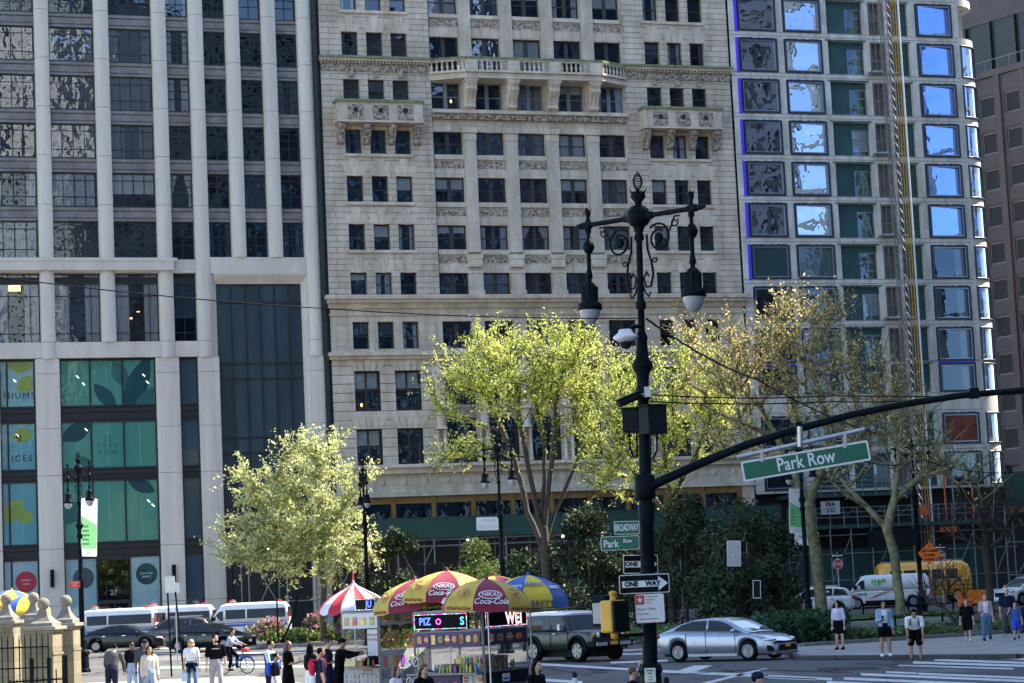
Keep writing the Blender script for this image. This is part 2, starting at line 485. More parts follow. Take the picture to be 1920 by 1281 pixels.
# ---------------------------------------------------------------- the pale pier-fronted tower on the left
lb = thing('stone_tower', 'pale stone apartment tower with tall rounded piers and green filmed shop windows at the left', 'building', FO, ALPHA)
UP = [(-38.5, -37.5), (-34.27, -33.3), (-30.1, -29.1), (-26.0, -25.0), (-23.33, -22.33), (-20.67, -19.67), (-18.0, -17.0), (-15.36, -14.33)]
COLS = [(UP[i][1], UP[i + 1][0]) for i in range(7)]
def pier_section(u0, u1, y0=.75, bulge=.26, n=10, ch=.12):
 pts = [(u0, y0), (u0, .02)]
 w = u1 - u0
 for i in range(n + 1):
  t = i / n
  pts.append((u0 + .03 + (w - .06) * t, -bulge * math.sin(PI * t) ** .7 + .0))
 pts += [(u1, .02), (u1, y0)]
 return pts
def add_pier(mb, u0, u1, z0, z1, seams, bulge=.2):
 zs = [z0] + [s for s in sorted(seams) if z0 + .1 < s < z1 - .1] + [z1]
 sec = pier_section(u0, u1, bulge=bulge)
 for a, b in zip(zs, zs[1:]):
  lo, hi = a + (.014 if a != z0 else 0), b - (.014 if b != z1 else 0)
  n = len(sec)
  mb.add([(p[0], p[1], lo) for p in sec] + [(p[0], p[1], hi) for p in sec], [(i, i + 1, n + i + 1, n + i) for i in range(n - 1)], 0, True)
  mb.add([(p[0], p[1], lo) for p in sec], [tuple(range(n))[::-1]]); mb.add([(p[0], p[1], hi) for p in sec], [tuple(range(n))])
 core = [(u0 + .05, .7), (u0 + .05, .06), (u1 - .05, .06), (u1 - .05, .7)]
 mb.prism(core, z0 + .01, z1 - .01, 1)
seams = [44.78 - 3.49 * k + .1 for k in range(-3, 5)]
def skirt(u): return 26.98
for i, (a, b) in enumerate(UP):
 mb = MB()
 if i in (5, 6):
  add_pier(mb, a, b, 27.2, HT, seams)
 else:
  add_pier(mb, a, b, 26.1, HT, seams)
 mb.build('pier', [MAT['lime'], MAT['dark']], lb)
LP = [(-38.5, -37.5, -38.9, -37.2), (-34.27, -33.3, -34.73, -33.09), (-26.0, -25.0, -26.38, -24.76), (-23.33, -22.33, -23.39, -21.9), (-15.36, -14.33, -15.6, -14.25)]
for a, b, c, d in LP:
 mb = MB()
 add_pier(mb, a, b, 20.05, 26.1, [26.0, 21.2])
 add_pier(mb, c, d, 0, 20.05, [19.0, 15.2, 11.95, 6.9, 3.0], .03)
 mb.build('pier', [MAT['lime'], MAT['dark']], lb)
mb = MB(); add_pier(mb, -30.1, -29.1, 21.2, 26.1, []); mb.build('pier', [MAT['lime'], MAT['dark']], lb)
mb = MB()
rows = [(43.78 - 3.49 * k, 43.78 - 3.49 * k - (2.46 if k < 4 else 2.7)) for k in range(-2, 5)]
for (a, b) in COLS:
 for (t, bt) in rows:                                             # moulded spandrels over each window
  z1 = t + 1.03 - (.0 if t > 31 else 0)
  mb.box(a, .62, t, b, .9, z1)
  mb.box(a, .50, t + .78, b, .62, t + .98); mb.box(a, .55, t + .28, b, .62, t + .70); mb.box(a, .46, t + .02, b, .62, t + .16)
  mb.cut()
mb.build_all('spandrel', MAT['spandrel'], lb)
mb = MB()                                                            # stone beams between the piers
for i, (a, b) in enumerate(COLS[:3]):
 pass
for a, b in [(-40.5, -38.5), (-37.5, -34.27), (-33.3, -30.1), (-29.1, -26.0)]:
 mb.box(a, -.1, 26.1, b, .9, 27.04); mb.cut()
mb.box(-41, -.42, 26.86, -24.75, -.1, 27.1); mb.box(-41, -.38, 26.22, -25.0, -.1, 26.86); mb.cut()
mb.box(-25.0, .1, 26.1, -23.33, .9, 27.04)
for a, b in [(-37.5, -34.27), (-33.3, -30.1), (-30.1, -29.1), (-29.1, -26.0), (-25.0, -23.33)]:
 mb.box(a, .0, 20.1, b, .9, 21.2); mb.cut()
mb.build_all('beam', MAT['limep'], lb)
mb = MB()                                                            # the portal lintel with its splayed soffit
mb.box(-22.33, -.02, 26.02, -15.36, .9, 27.2)
mb.prismx([(-.06, 26.02), (.9, 26.02), (.9, 25.33), (.42, 25.33), (-.02, 25.9)], -22.1, -15.4)
mb.prism([(-22.35, -.05), (-21.9, .45), (-21.9, .75), (-22.35, .75)], 0, 26.0)
mb.prism([(-15.35, -.05), (-15.7, .45), (-15.7, .75), (-15.35, .75)], 0, 26.0)
mb.build('portal_surround', MAT['limep'], lb)
mb = MB(); mb.quad((-41, 2.6, 0), (-14.4, 2.6, 0), (-14.4, 2.6, HT), (-41, 2.6, HT))
mb.box(-41, .95, HT - .2, -14.3, 14, HT); mb.quad((-14.3, .7, 0), (-14.3, 14, 0), (-14.3, 14, HT), (-14.3, .7, HT)); mb.quad((-41, .7, 0), (-41, 14, 0), (-41, 14, HT), (-41, .7, HT))
for t, bt in rows: mb.box(-40.9, .92, t + .1, -14.5, 2.55, t + .9)
for z in (20.1, 15.75, 11.6, 6.2): mb.box(-40.9, .92, z, -14.5, 2.55, z + .8)
mb.build('interior', MAT['interior'], lb)
BASE = [None, ('sides', .22), ('full', .92), None, ('sides', .3), None, ('tie', .3), None]
for ci, (a, b) in enumerate(COLS):
 for k, (t, bt) in enumerate(rows):
  wide = ci < 3
  gl = ('gB' if (k in (2, 3, 4) and ci < 3) else 'gA') if wide else ('gC' if ci > 3 else 'gA')
  r = random.random()
  d = pick_drape(r * .9 + .1) if (wide or r > .55) else None
  if wide: window(lb, a + .02, b - .02, bt, t, .62, (.25, (.5, .07), .75), (.3, .78) if k % 2 else (.26, .8), .09, 'wframe', gl, d, .05)
  else: window(lb, a + .02, b - .02, bt, t, .62, ((.5, .06),), (.38, .62, .82), .08, 'wframe', gl, d, .05)
for i, (a, b) in enumerate([(-37.5, -34.27), (-33.3, -30.1), (-29.1, -26.0), (-25.0, -23.33)]):
 window(lb, a + .02, b - .02, 21.2, 26.08, .62, ((.33, .05), (.8, .05)) if i < 3 else ((.5, .05),), (.14, .68, (.9, .5)), .07, 'wframe', 'gC' if i == 3 else 'gA', ('sides', .3) if i < 3 else ('blind', .65), .05)
# filmed shop windows
LATE = []
def film_glass(name, col, col2):
 m, nt, bs = _new(name)
 n = noise(nt, coords(nt, (.35, 1, .12)), 1.0, 3)
 nt.links.new(ramp(nt, n, .3, .7, col, col2), bs.inputs['Base Color'])
 bs.inputs['Roughness'].default_value = .06; bs.inputs['Specular IOR Level'].default_value = .7
 bumpn(nt, noise(nt, coords(nt), .9, 2), .02, 1.0, bs)
 return m
MAT['filmpale'] = film_glass('pale_window_film', (.28, .40, .43), (.20, .33, .36))
MAT['filmgreen'] = film_glass('green_window_film', (.055, .20, .16), (.08, .25, .19))
MAT['filmteal'] = film_glass('teal_window_film', (.10, .28, .33), (.08, .24, .27))
MAT['filmdusk'] = film_glass('dusk_green_film', (.02, .055, .06), (.03, .07, .075))
MAT['filmgrey'] = film_glass('grey_blue_window_film', (.05, .085, .12), (.04, .065, .09))
MAT['print_dark'] = pm('window_print_dark', (.012, .055, .07), .15, 0, .15, 1)
MAT['print_olive'] = pm('window_print_olive', (.20, .27, .06), .2, 0, .15, 1)
MAT['print_mid'] = pm('window_print_mid', (.03, .11, .11), .15, 0, .15, 1)
MAT['print_red'] = pm('window_print_red', (.36, .035, .05), .2, 0, .1, 1)
MAT['ink'] = pm('window_print_ink', (.01, .02, .03), .3, 0, .1, 1)
LR = [(15.72 + .9, 20.02, 'filmgreen'), (12.32, 15.7, 'filmgreen'), (7.2, 11.6, 'filmgreen')]
def leaf_poly(cx, cz, L, W, ang, n=14, bend=.0):
 pts = []
 for i in range(n):
  t = i / (n - 1); pts.append((t * L, W * math.sin(PI * t) ** .8))
 for i in range(n - 2, 0, -1):
  t = i / (n - 1); pts.append((t * L, -W * math.sin(PI * t) ** .8))
 out = []
 for x, z in pts:
  z += bend * math.sin(PI * x / L)
  out.append((cx + x * math.cos(ang) - z * math.sin(ang), cz + x * math.sin(ang) + z * math.cos(ang)))
 return out
def clip_poly(poly, a, b, c, d):
 def cl(P, f, g):
  out = []
  for i in range(len(P)):
   p, q = P[i], P[(i + 1) % len(P)]
   fp, fq = f(p), f(q)
   if fp >= 0: out.append(p)
   if (fp >= 0) != (fq >= 0):
    t = fp / (fp - fq); out.append((p[0] + (q[0] - p[0]) * t, p[1] + (q[1] - p[1]) * t))
  return out
 for f in (lambda p: p[0] - a, lambda p: b - p[0], lambda p: p[1] - c, lambda p: d - p[1]):
  poly = cl(poly, f, None)
  if len(poly) < 3: return []
 return poly
def shop_window(u0, u1, z0, z1, splits, film, y=.42, prints=()):
 mb = MB(); h = z1 - z0
 mb.box(u0, y, z0, u0 + .12, y + .14, z1); mb.box(u1 - .12, y, z0, u1, y + .14, z1); mb.box(u0 + .12, y, z0, u1 - .12, y + .14, z0 + .1); mb.box(u0 + .12, y, z1 - .1, u1 - .12, y + .14, z1)
 for s in splits: mb.box(s - .06, y + .005, z0 + .1, s + .06, y + .13, z1 - .1)
 f = mb.build('window', MAT['wframe'], lb)
 mb = MB(); mb.quad((u0 + .1, y + .07, z0 + .08), (u1 - .1, y + .07, z0 + .08), (u1 - .1, y + .07, z1 - .08), (u0 + .1, y + .07, z1 - .08))
 mb.build('pane', MAT[film], f)
 if film in ('filmgreen', 'filmteal'):
  mb = MB(); e = [u0 + .12] + list(splits) + [u1 - .12]
  for a, b in zip(e, e[1:]): mb.box((a + b) / 2 - .012, y + .066, z0 + .3, (a + b) / 2 + .012, y + .069, z1 - .1); mb.cut()
  mb.build_all('film_seam', MAT['filmpale'], f)
 lay = 0
 for poly, mt in prints:
  mb = MB(); edges = [u0 + .12] + list(splits) + [u1 - .12]
  for a, b in zip(edges, edges[1:]):
   q = clip_poly(poly, a + .06, b - .06, z0 + .1, z1 - .1)
   if q: mb.prismy(q, y + .064 - .003 * lay, y + .068 - .003 * lay)
  lay += 1
  if mb.v: mb.build('window_print', MAT[mt], f)
 return f
LK = leaf_poly
bands = [(16.7, 20.03, 'filmgreen', 'filmteal'), (12.35, 15.7, 'filmgreen', 'filmteal'), (7.2, 11.6, 'filmgreen', 'filmteal')]
pr = [[(LK(-29.3, 19.95, 2.1, .55, -1.15), 'print_mid'), (LK(-30.7, 18.3, 2.3, .5, -.85), 'print_dark'), (LK(-28.6, 16.2, 4.4, .75, 1.15), 'print_dark'), (LK(-28.0, 16.5, 3.0, .6, .55), 'print_mid')],
      [(LK(-33.0, 14.4, 2.3, .62, .5), 'print_dark'), (LK(-32.2, 13.2, 1.6, .4, -.5), 'print_mid')],
      [(LK(-28.6, 11.7, 2.2, .5, -.5), 'print_dark'), (LK(-32.9, 8.6, 2.0, .6, .9), 'print_mid')]]
prA = [[(LK(-36.7, 20.0, 1.9, .7, -.2), 'print_olive'), (LK(-36.0, 18.0, 1.6, .55, .5), 'print_olive')],
       [(LK(-36.4, 14.6, 1.5, .5, .3), 'print_olive')],
       [(LK(-37.3, 8.8, 2.2, .6, .8), 'print_olive'), (LK(-36.3, 9.3, 1.3, .5, -.1), 'print_olive')]]
for (z0, z1, fg, ft), q, qa in zip(bands, pr, prA):
 wB = shop_window(-33.09, -26.38, z0, z1, (-30.98, -28.72), fg, prints=q)
 wA = shop_window(-38.9 + 1.7, -34.73, z0, z1, (-36.65,), ft, prints=qa)
 shop_window(-24.76, -23.39, z0, z1, (), 'filmgrey')
 if z0 > 16: text(wA, 'NIUMS', .62, MAT['ink'], (-35.85, .478, 17.55), space=1.25)
 elif z0 > 12:
  text(wA, 'ICES', .62, MAT['ink'], (-35.75, .478, 13.2), space=1.25)
  for i, ln in enumerate(('25', 'PARK', 'ROW')): text(wB, ln, .46, MAT['print_mid'], (-29.85, .478, 14.45 - i * .48), space=1.5)
  mb = MB(); mb.ell((-35.9, .47, 14.5), (.22, .012, .12), 10, 6, 0)
  for s in (-.08, .04): mb.box(-35.9 + s, .455, 14.39, -35.9 + s + .06, .462, 14.6, 1)
  mb.ell((-36.05, .465, 14.72), (.08, .006, .14), 8, 5, 1); mb.ell((-35.85, .465, 14.74), (.07, .006, .13), 8, 5, 1)
  mb.build('bee_print', [MAT['print_olive'], MAT['ink']], wA)
mb = MB()
for a, b in [(-37.2, -34.73), (-33.09, -26.38), (-24.76, -23.39)]:
 for z0, z1 in ((15.7, 16.7), (11.6, 12.35), (6.25, 7.2)):
  mb.box(a, .5, z0, b, .9, z1); mb.box(a, .42, z0 + .12, b, .5, z0 + .2); mb.box(a, .38, z1 - .35, b, .5, z1 - .12); mb.cut()
mb.build_all('dark_spandrel', MAT['wframe'], lb)
def disc(c, r, n=28): return [(c[0] + r * math.cos(2 * PI * i / n), c[1] + r * math.sin(2 * PI * i / n)) for i in range(n)]
g1 = shop_window(-37.2, -34.73, .3, 6.25, (-36.6,), 'filmpale', prints=[(disc((-35.65, 4.75), .72), 'print_red')])
g2 = shop_window(-33.09, -30.75, .3, 6.25, (), 'filmpale', prints=[(disc((-31.75, 4.85), .72), 'filmgrey')])
g3 = shop_window(-28.6, -26.38, .3, 6.25, (), 'filmpale', prints=[(disc((-27.4, 4.95), .75), 'print_dark')])
text(g3, 'Green Table', .17, MAT['sign_white'], (-27.4, .458, 5.0)); text(g3, 'SUPPLY', .2, MAT['sign_white'], (-27.4, .458, 4.75))
text(g1, 'COMING', .16, MAT['sign_white'], (-35.65, .458, 4.85)); text(g1, 'SOON', .16, MAT['sign_white'], (-35.65, .458, 4.6))
mb = MB(); mb.box(-30.75, .5, 3.0, -28.6, .6, 3.25)
for u in (-30.75, -29.7, -28.72): mb.box(u, .5, .2, u + .12, .6, 3.0)
mb.box(-30.75, .5, 6.0, -28.6, .6, 6.25)
dr = mb.build('door', MAT['wframe'], lb)
mb = MB(); mb.quad((-30.7, .57, .25), (-28.65, .57, .25), (-28.65, .57, 6.1), (-30.7, .57, 6.1)); mb.build('pane', MAT['gC'], dr)
text(dr, '27', .5, MAT['steel'], (-29.7, .5, 3.75))
shop_window(-24.76, -23.39, .3, 6.25, (), 'filmgrey')
for u in (-33.95, -25.6):
 mb = MB(); mb.box(u - .12, -.35, 4.3, u + .12, -.02, 5.5); mb.build('wall_light', MAT['black'], lb, bev=.04)
# small lamps seen inside the rooms
WARM = emit('warm_room_lamp', (1, .55, .15), 1.3); PALE = emit('pale_ceiling_strip', (1, .95, .7), .9)
for u, y, z, w, h in ((-30.55, 1.3, 21.5, .12, .55), (-26.75, 1.3, 21.45, .12, .75), (-27.9, 1.6, 23.0, .16, .12), (-27.4, 1.6, 23.5, .2, .05), (-36.4, 1.4, 25.0, .9, .4)):
 mb = MB(); mb.box(u, y, z, u + w, y + .05, z + h); mb.build('room_lamp', WARM, lb)
for u, z in ((-36.2, 18.7), (-31.9, 18.9), (-31.5, 18.4), (-27.3, 18.95), (-27.05, 18.45), (-36.1, 14.9), (-27.2, 10.1), (-26.9, 9.8), (-31.4, 15.2)):
 mb = MB(); mb.bar((u, .475, z), (u + .17, .475, z - .17), .02, .06); mb.build('ceiling_light_strip', PALE, lb)
for u, z in ((-4.3, 16.5), (-1.3, 36.9), (5.3, 35.2), (-11.4, 16.5), (6.1, 24.9), (-3.6, 39.2)):
 mb = MB(); mb.ell((u, 1.0, z), (.1, .1, .12), 8, 6); mb.build('room_lamp', WARM, mbld_late) if 0 else LATE.append((u, z))
# the tall dark portal screen
mb = MB()
us = [-21.9 + i * 1.06 for i in range(7)]
for u in us: mb.box(u - .05, .55, 0, u + .05, .72, 25.4)
for z in (25.3, 24.0, 19.6, 18.5, 14.3, 13.2, 9.2, 8.2): mb.box(-21.85, .57, z - .05, -15.6, .7, z + .05)
pf = mb.build('portal_screen', MAT['wframe'], lb)
for i, (z0, z1) in enumerate([(19.6, 25.3), (14.3, 18.5), (8.2, 13.2), (0, 8.2), (18.5, 19.6), (13.2, 14.3)]):
 mb = MB(); mb.quad((-21.85, .64, z0), (-15.6, .64, z0), (-15.6, .64, z1), (-21.85, .64, z1)); mb.build('pane', MAT['portal'], pf)

# ---------------------------------------------------------------- the ornate limestone office block
mbld = thing('limestone_office_block', 'ornate old limestone office block with balustraded balcony and carved bands in the middle', 'building', FO, ALPHA)
WL = [(-12.1, -10.85), (-10.22, -8.97), (-8.35, -7.1)]
WR = [(11.82, 13.07), (13.7, 14.93), (15.56, 16.79)]
WC = [(-5.32, -3.04), (-2.07, .2), (1.2, 3.47), (4.45, 6.7), (7.72, 9.95)]
PC = [(-3.04, -2.07), (.2, 1.2), (3.47, 4.45), (6.7, 7.72)]
TR = {-1: (51.25, 49.25), 0: (47.65, 45.65), 1: (44.03, 42.02), 2: (40.46, 38.86), 3: (36.71, 34.88), 4: (33.26, 31.3), 5: (29.67, 27.74), 6: (26.1, 24.39), 7: (22.47, 20.48)}
ops = [(a, b, TR[k][1], TR[k][0]) for k in range(-1, 7) for (a, b) in WL + WR]
ops2 = [(a, b, TR[7][1], TR[7][0]) for (a, b) in WL + WR]
ops8 = [(a, b, c, d) for (a, b) in ((-12.12, -10.2), (-9.08, -7.13), (11.9, 13.85), (14.9, 16.85)) for c, d in ((16.11, 18.85), (12.11, 14.65))]
mb = MB()
wall(mb, -13.75, -5.42, 24.35, HT, ops[::1] and [o for o in ops if o[0] < 0], 0, .38); mb.cut(); wall(mb, 10.05, 18.8, 24.35, HT, [o for o in ops if o[0] > 0], 0, .38)
mb.quad((10.05, 0, 24.3), (10.05, 0, HT), (10.05, .6, HT), (10.05, .6, 24.3))
mb.build_all('wing_wall', MAT['rust'], mbld)
# centre: spandrel walls set back, piers forward
copsC = [(a, b, (TR[k][1] + (.1 if k else 0)) if k not in (1, 2) else (41.0 if k == 1 else 38.4), TR[k][0] - (.1 if k == 1 else 0)) for k in range(-1, 7) for (a, b) in WC]
mb = MB(); wall(mb, -5.42, 10.05, 24.35, HT, copsC, .25, .3); mb.build('centre_wall', MAT['smooth'], mbld)
mb = MB()
for a, b in PC:
 mb.box(a + .02, .05, 39.0, b - .02, .24, HT); mb.box(a + .02, -.02, 27.6, b - .02, .24, 36.6)
 mb.box(a - .04, -.1, 24.4, b + .04, .24, 26.0); mb.cut()
mb.build_all('centre_pier', MAT['pier'], mbld)
mb = MB()
for a, b in PC:                                                       # capitals and bases
 mb.box(a - .12, -.14, 36.6, b + .12, .24, 37.0); mb.box(a - .02, -.07, 36.05, b + .02, -.02, 36.55)
 mb.cut(); mb.box(a - .12, -.16, 27.1, b + .12, .24, 27.42); mb.cut(); mb.box(a - .05, -.1, 26.5, b + .05, .24, 27.1); mb.cut(); mb.box(a - .12, -.18, 24.4, b + .12, -.1, 24.75); mb.cut(); mb.box(a - .1, -.14, 26.0, b + .1, .24, 26.2)
 mb.cut()
mb.build_all('capital', MAT['smooth'], mbld, bev=.03)
mb = MB()
for k in (-1, 0, 3, 4, 5, 6):
 t, bt = TR[k]
 for a, b in WC:
  if k < 6:
   mb.box(a + .03, .17, bt - .92, b - .03, .248, bt - .42, 0)
   mb.box(a + .0, .08, bt - .28, b, .3, bt + .0, 1); mb.cut()
mb.box(-5.4, -.12, 37.62, 10.03, .24, 38.05, 0); mb.box(-5.45, -.3, 38.05, 10.08, .24, 38.32, 1)
mb.box(-13.75, -.1, 41.05, -5.42, .0, 41.62, 0); mb.box(10.05, -.1, 41.05, 18.8, .0, 41.62, 0)
for wl in (WL, WR):
 for a, b in wl: mb.box((a + b) / 2 - .17, -.22, 40.6, (a + b) / 2 + .17, -.1, 41.35, 0)
for i in range(16): mb.ell((-4.9 + i * .97, -.13, 37.85), (.17, .12, .2), 8, 6, 0)
mb.build_all('carved_band', [MAT['carved'], MAT['smooth']], mbld)
mb = MB()                                                             # string course with dentils
for a, b in ((-13.9, -5.4), (10.03, 18.95)):
 mb.box(a, -.55, 41.95, b, .0, 42.12, 1); mb.box(a + .05, -.42, 41.78, b - .05, .0, 41.95, 0)
 n = int((b - a) / .26)
 for i in range(n): mb.box(a + .1 + i * .26, -.3, 41.62, a + .23 + i * .26, -.0, 41.78, 0)
 mb.cut()
mb.build_all('string_course', [MAT['smooth'], MAT['verd']], mbld)
mb = MB()                                                             # flat arches over the windows
def flat_arch(u0, u1, z, hh=.75, y=-.02, nk=0):
 c = (u0 + u1) / 2; w = u1 - u0
 mb.prismy([(u0 + .02, z + .02), (u1 - .02, z + .02), (u1 + .42, z + hh), (c + .36, z + hh), (c + .24, z + .03), (c - .24, z + .03), (c - .36, z + hh), (u0 - .42, z + hh)][:0] or [(u0, z), (c - .2, z), (c - .32, z + hh), (u0 - .36, z + hh)], y, .0)
 mb.prismy([(c + .2, z), (u1, z), (u1 + .36, z + hh), (c + .32, z + hh)], y, .0)
 mb.prismy([(c - .185, z - .03), (c + .185, z - .03), (c + .36, z + hh + .5), (c - .36, z + hh + .5)], y - .035, .0)
for k in (-1, 0, 1, 3, 4, 5, 6):
 if k == 3: continue
 for a, b in WL + WR: flat_arch(a, b, TR[k][0] + .0); mb.cut()
for a, b in WC:
 for k in (-1, 0, 1, 4, 5, 6):
  c = (a + b) / 2; z = TR[k][0] - (.1 if k == 1 else 0)
  mb.prismy([(a, z), (c - .3, z), (c - .42, z + .85), (a, z + .85)], .22, .25); mb.prismy([(c + .3, z), (b, z), (b, z + .85), (c + .42, z + .85)], .22, .25)
  mb.prismy([(c - .29, z), (c + .29, z), (c + .4, z + .85), (c - .4, z + .85)], .19, .25); mb.cut()
for i in range(11):
 c = -4.2 + i * 1.32; mb.prismy([(c - .25, 36.75), (c + .25, 36.75), (c + .42, 37.6), (c - .42, 37.6)], .2, .25)
mb.build_all('flat_arch', MAT['smooth'], mbld)
mb = MB()                                                             # window sills
for k in (-1, 0, 3, 4, 5):
 bt = TR[k][1]
 for wl in (WL, WR): mb.box(wl[0][0] - .12, -.14, bt - .22, wl[2][1] + .12, .02, bt); mb.cut()
mb.build_all('sill', MAT['smooth'], mbld, bev=.02)
# cornices of the lower storeys
mb = MB()
mb.box(-14.15, -.95, 24.05, 19.2, .0, 24.33); mb.box(-14.0, -.7, 23.8, 19.05, .0, 24.05); mb.box(-13.9, -.3, 23.45, 18.95, .0, 23.8)
wall(mb, -13.75, 18.8, 19.95, 23.45, ops2 + [(a, b, 20.48, 22.47) for a, b in WC], -.05, .4)
mb.box(-14.05, -.65, 19.95, 19.1, -.05, 20.2); mb.box(-13.95, -.4, 19.7, 19.0, -.05, 19.95)
mb.box(-13.85, -.2, 22.9, 18.9, -.05, 23.05)
for a, b in ((-13.45, -12.5), (-6.75, -5.85), (-2.95, -2.15), (.3, 1.1), (3.55, 4.35), (6.8, 7.62), (10.3, 11.2), (17.2, 18.2)):
 mb.box(a, -.1, 20.7, b, -.05, 20.78); mb.box(a, -.1, 22.25, b, -.05, 22.33); mb.box(a, -.1, 20.78, a + .08, -.05, 22.25); mb.box(b - .08, -.1, 20.78, b, -.05, 22.25)
mb.box(-14.0, -.9, 11.75, 19.05, 0, 12.0); mb.box(-13.9, -.55, 11.35, 18.95, 0, 11.75); mb.box(-13.75, -.1, 9.95, 18.8, .4, 11.35)
for i in range(20):
 u = -12.9 + i * 1.62
 mb.box(u, -.14, 10.3, u + .42, -.1, 11.25); mb.lathe([(.0, 0), (.28, 0), (.2, .06)], 12, (u + .95, -.12, 10.75), 0) if 0 else mb.ell((u + .95, -.1, 10.75), (.22, .07, .22), 10, 6)
mb.box(-13.85, -.35, 9.7, 18.9, .2, 9.95)
mb.build('cornice', MAT['smooth'], mbld)
mb = MB()
op9 = ops8 + [(a, b, 12.2, 18.95) for a, b in WC]
zz = 12.02                                                            # channelled courses with real grooves
wall(mb, -13.75, 18.8, 12.0, 19.7, op9, .05, .5, 1)
courses = [12.02 + i * .66 for i in range(13)]
for i, z in enumerate(courses):
 z1 = min(z + .62, 19.68)
 if z1 - z < .1: continue
 row = [o for o in op9 if o[2] < z1 and o[3] > z]
 x = -13.75
 for p, q in sorted((o[0], o[1]) for o in row) + [(18.8, 18.8)]:
  if p - x > .1: mb.box(x, -.06, z, p, .049, z1, 0)
  x = max(x, q)
mb.build('rusticated_wall', [MAT['smooth'], MAT['dark']], mbld)
mb = MB()
for a, b in ((-12.12, -10.2), (-9.08, -7.13), (11.9, 13.85), (14.9, 16.85)):
 for z in (18.87, 14.67):
  c = (a + b) / 2
  for j in range(-2, 3):
   x0 = c + (j - .5) * .42; x1 = c + (j + .5) * .42; k = .3
   mb.prismy([(x0 + .025, z), (x1 - .025, z), (x1 - .025 + (j + .5) * k * .5, z + .82), (x0 + .025 + (j - .5) * k * .5, z + .82)], -.13, -.06)
  mb.cut()
mb.build_all('voussoir_arch', MAT['smooth'], mbld)
# portico columns and figures between the big central windows
def statue(u):
 mb = MB()
 mb.lathe([(.42, 0), (.42, .2), (.3, .3), (.36, .9), (.33, 1.6), (.37, 2.2), (.33, 2.7), (.22, 2.95), (.11, 3.05), (.11, 3.15)], 14, (u, -.5, 16.3), 0, True, sx=1, sy=.75)
 mb.ell((u, -.5, 19.6), (.19, .2, .25), 10, 8); mb.tube([(u - .36, -.5, 19.0), (u - .5, -.6, 18.4), (u - .2, -.85, 18.2)], [.13, .12, .09], 7); mb.tube([(u + .36, -.5, 19.0), (u + .52, -.55, 18.4), (u + .3, -.8, 18.7)], [.13, .12, .09], 7)
 mb.box(u - .5, -.95, 15.9, u + .5, -.05, 16.3); mb.lathe([(.5, 0), (.3, .3), (.36, 1.0), (.45, 1.3), (.5, 1.35)], 12, (u, -.4, 14.5), 0)
 for dx in (-.28, .28): mb.lathe([(.2, 0), (.2, .15), (.14, .2), (.13, 2.2), (.2, 2.35)], 10, (u + dx, -.4, 12.05), 0)
 return mb.build('statue_pier', MAT['smooth'], mbld)
for a, b in [(-6.3, -5.4)] + PC + [(10.1, 11.0)]: statue((a + b) / 2)
mb = MB()                                                             # arched heads of the tall middle windows
for a, b in WC:
 for z in (15.3,):
  mb.box(a, .1, z, b, .3, z + .95); mb.box(a - .05, -.0, z + .8, b + .05, .1, z + 1.0); mb.cut()
mb.build_all('transom_panel', MAT['carved'], mbld)
# balcony
mb = MB()
out = 1.25
plan = [(-5.5, .0), (-3.0, -out), (7.7, -out), (10.15, .0)]
def railing(mb, plan, z0, z1):
 pass
mb.prism(plan, 40.62, 40.95, 0)
mb.prism([(-5.6, .05), (-3.05, -out - .12), (7.75, -out - .12), (10.25, .05)], 40.5, 40.62, 0)
mb.build('balcony_slab', MAT['smooth'], mbld)
for (p, q) in zip(plan, plan[1:]):
 a, b = V((p[0], p[1] - .02, 0)), V((q[0], q[1] - .02, 0)); L = (b - a).length; d = (b - a) / L
 mb = MB()
 mb.bar(a + V((0, 0, 42.0)), b + V((0, 0, 42.0)), .34, .2, 1); mb.bar(a + V((0, 0, 41.86)), b + V((0, 0, 41.86)), .28, .08, 0); mb.bar(a + V((0, 0, 41.03)), b + V((0, 0, 41.03)), .3, .16, 0)
 blocks = [V((u, -out - .02, 0)) for u in (-2.6, .7, 3.95, 7.25)] if L > 5 else []
 for c in blocks: mb.box(c.x - .48, c.y - .17, 41.1, c.x + .48, c.y + .15, 41.83, 0)
 n = int(L / .36)
 for i in range(n):
  c = a + d * (L * (i + .5) / n)
  if any(abs(c.x - k.x) < .58 for k in blocks): continue
  mb.lathe([(.08, 0), (.08, .08), (.05, .12), (.115, .3), (.055, .52), (.05, .6), (.08, .64), (.08, .72)], 8, (c.x, c.y, 41.11), 0)
 mb.build('balustrade', [MAT['smooth'], MAT['verd']], mbld)
for u in (-2.56, .7, 3.96, 7.21):
 prof = [(.25, 40.5), (-1.2, 40.5), (-1.28, 40.2), (-1.1, 39.95), (-1.15, 39.7), (-.75, 39.2), (-.55, 38.7), (-.62, 38.45), (-.3, 38.32), (.25, 38.32)]
 mb = MB(); mb.prismx(prof, u - .42, u + .42, 0); mb.box(u - .52, -1.3, 40.28, u + .52, .2, 40.5, 0)
 pr2 = [(y - .05, z) for y, z in prof[2:8]] + [(y + .1, z) for y, z in prof[2:8]][::-1]
 mb.prismx(pr2, u - .1, u + .1, 0)
 for s in (-.32, .22): mb.prismx(pr2, u + s, u + s + .1, 0)
 mb.build('console', MAT['carved'] if 0 else MAT['smooth'], mbld, bev=.03)
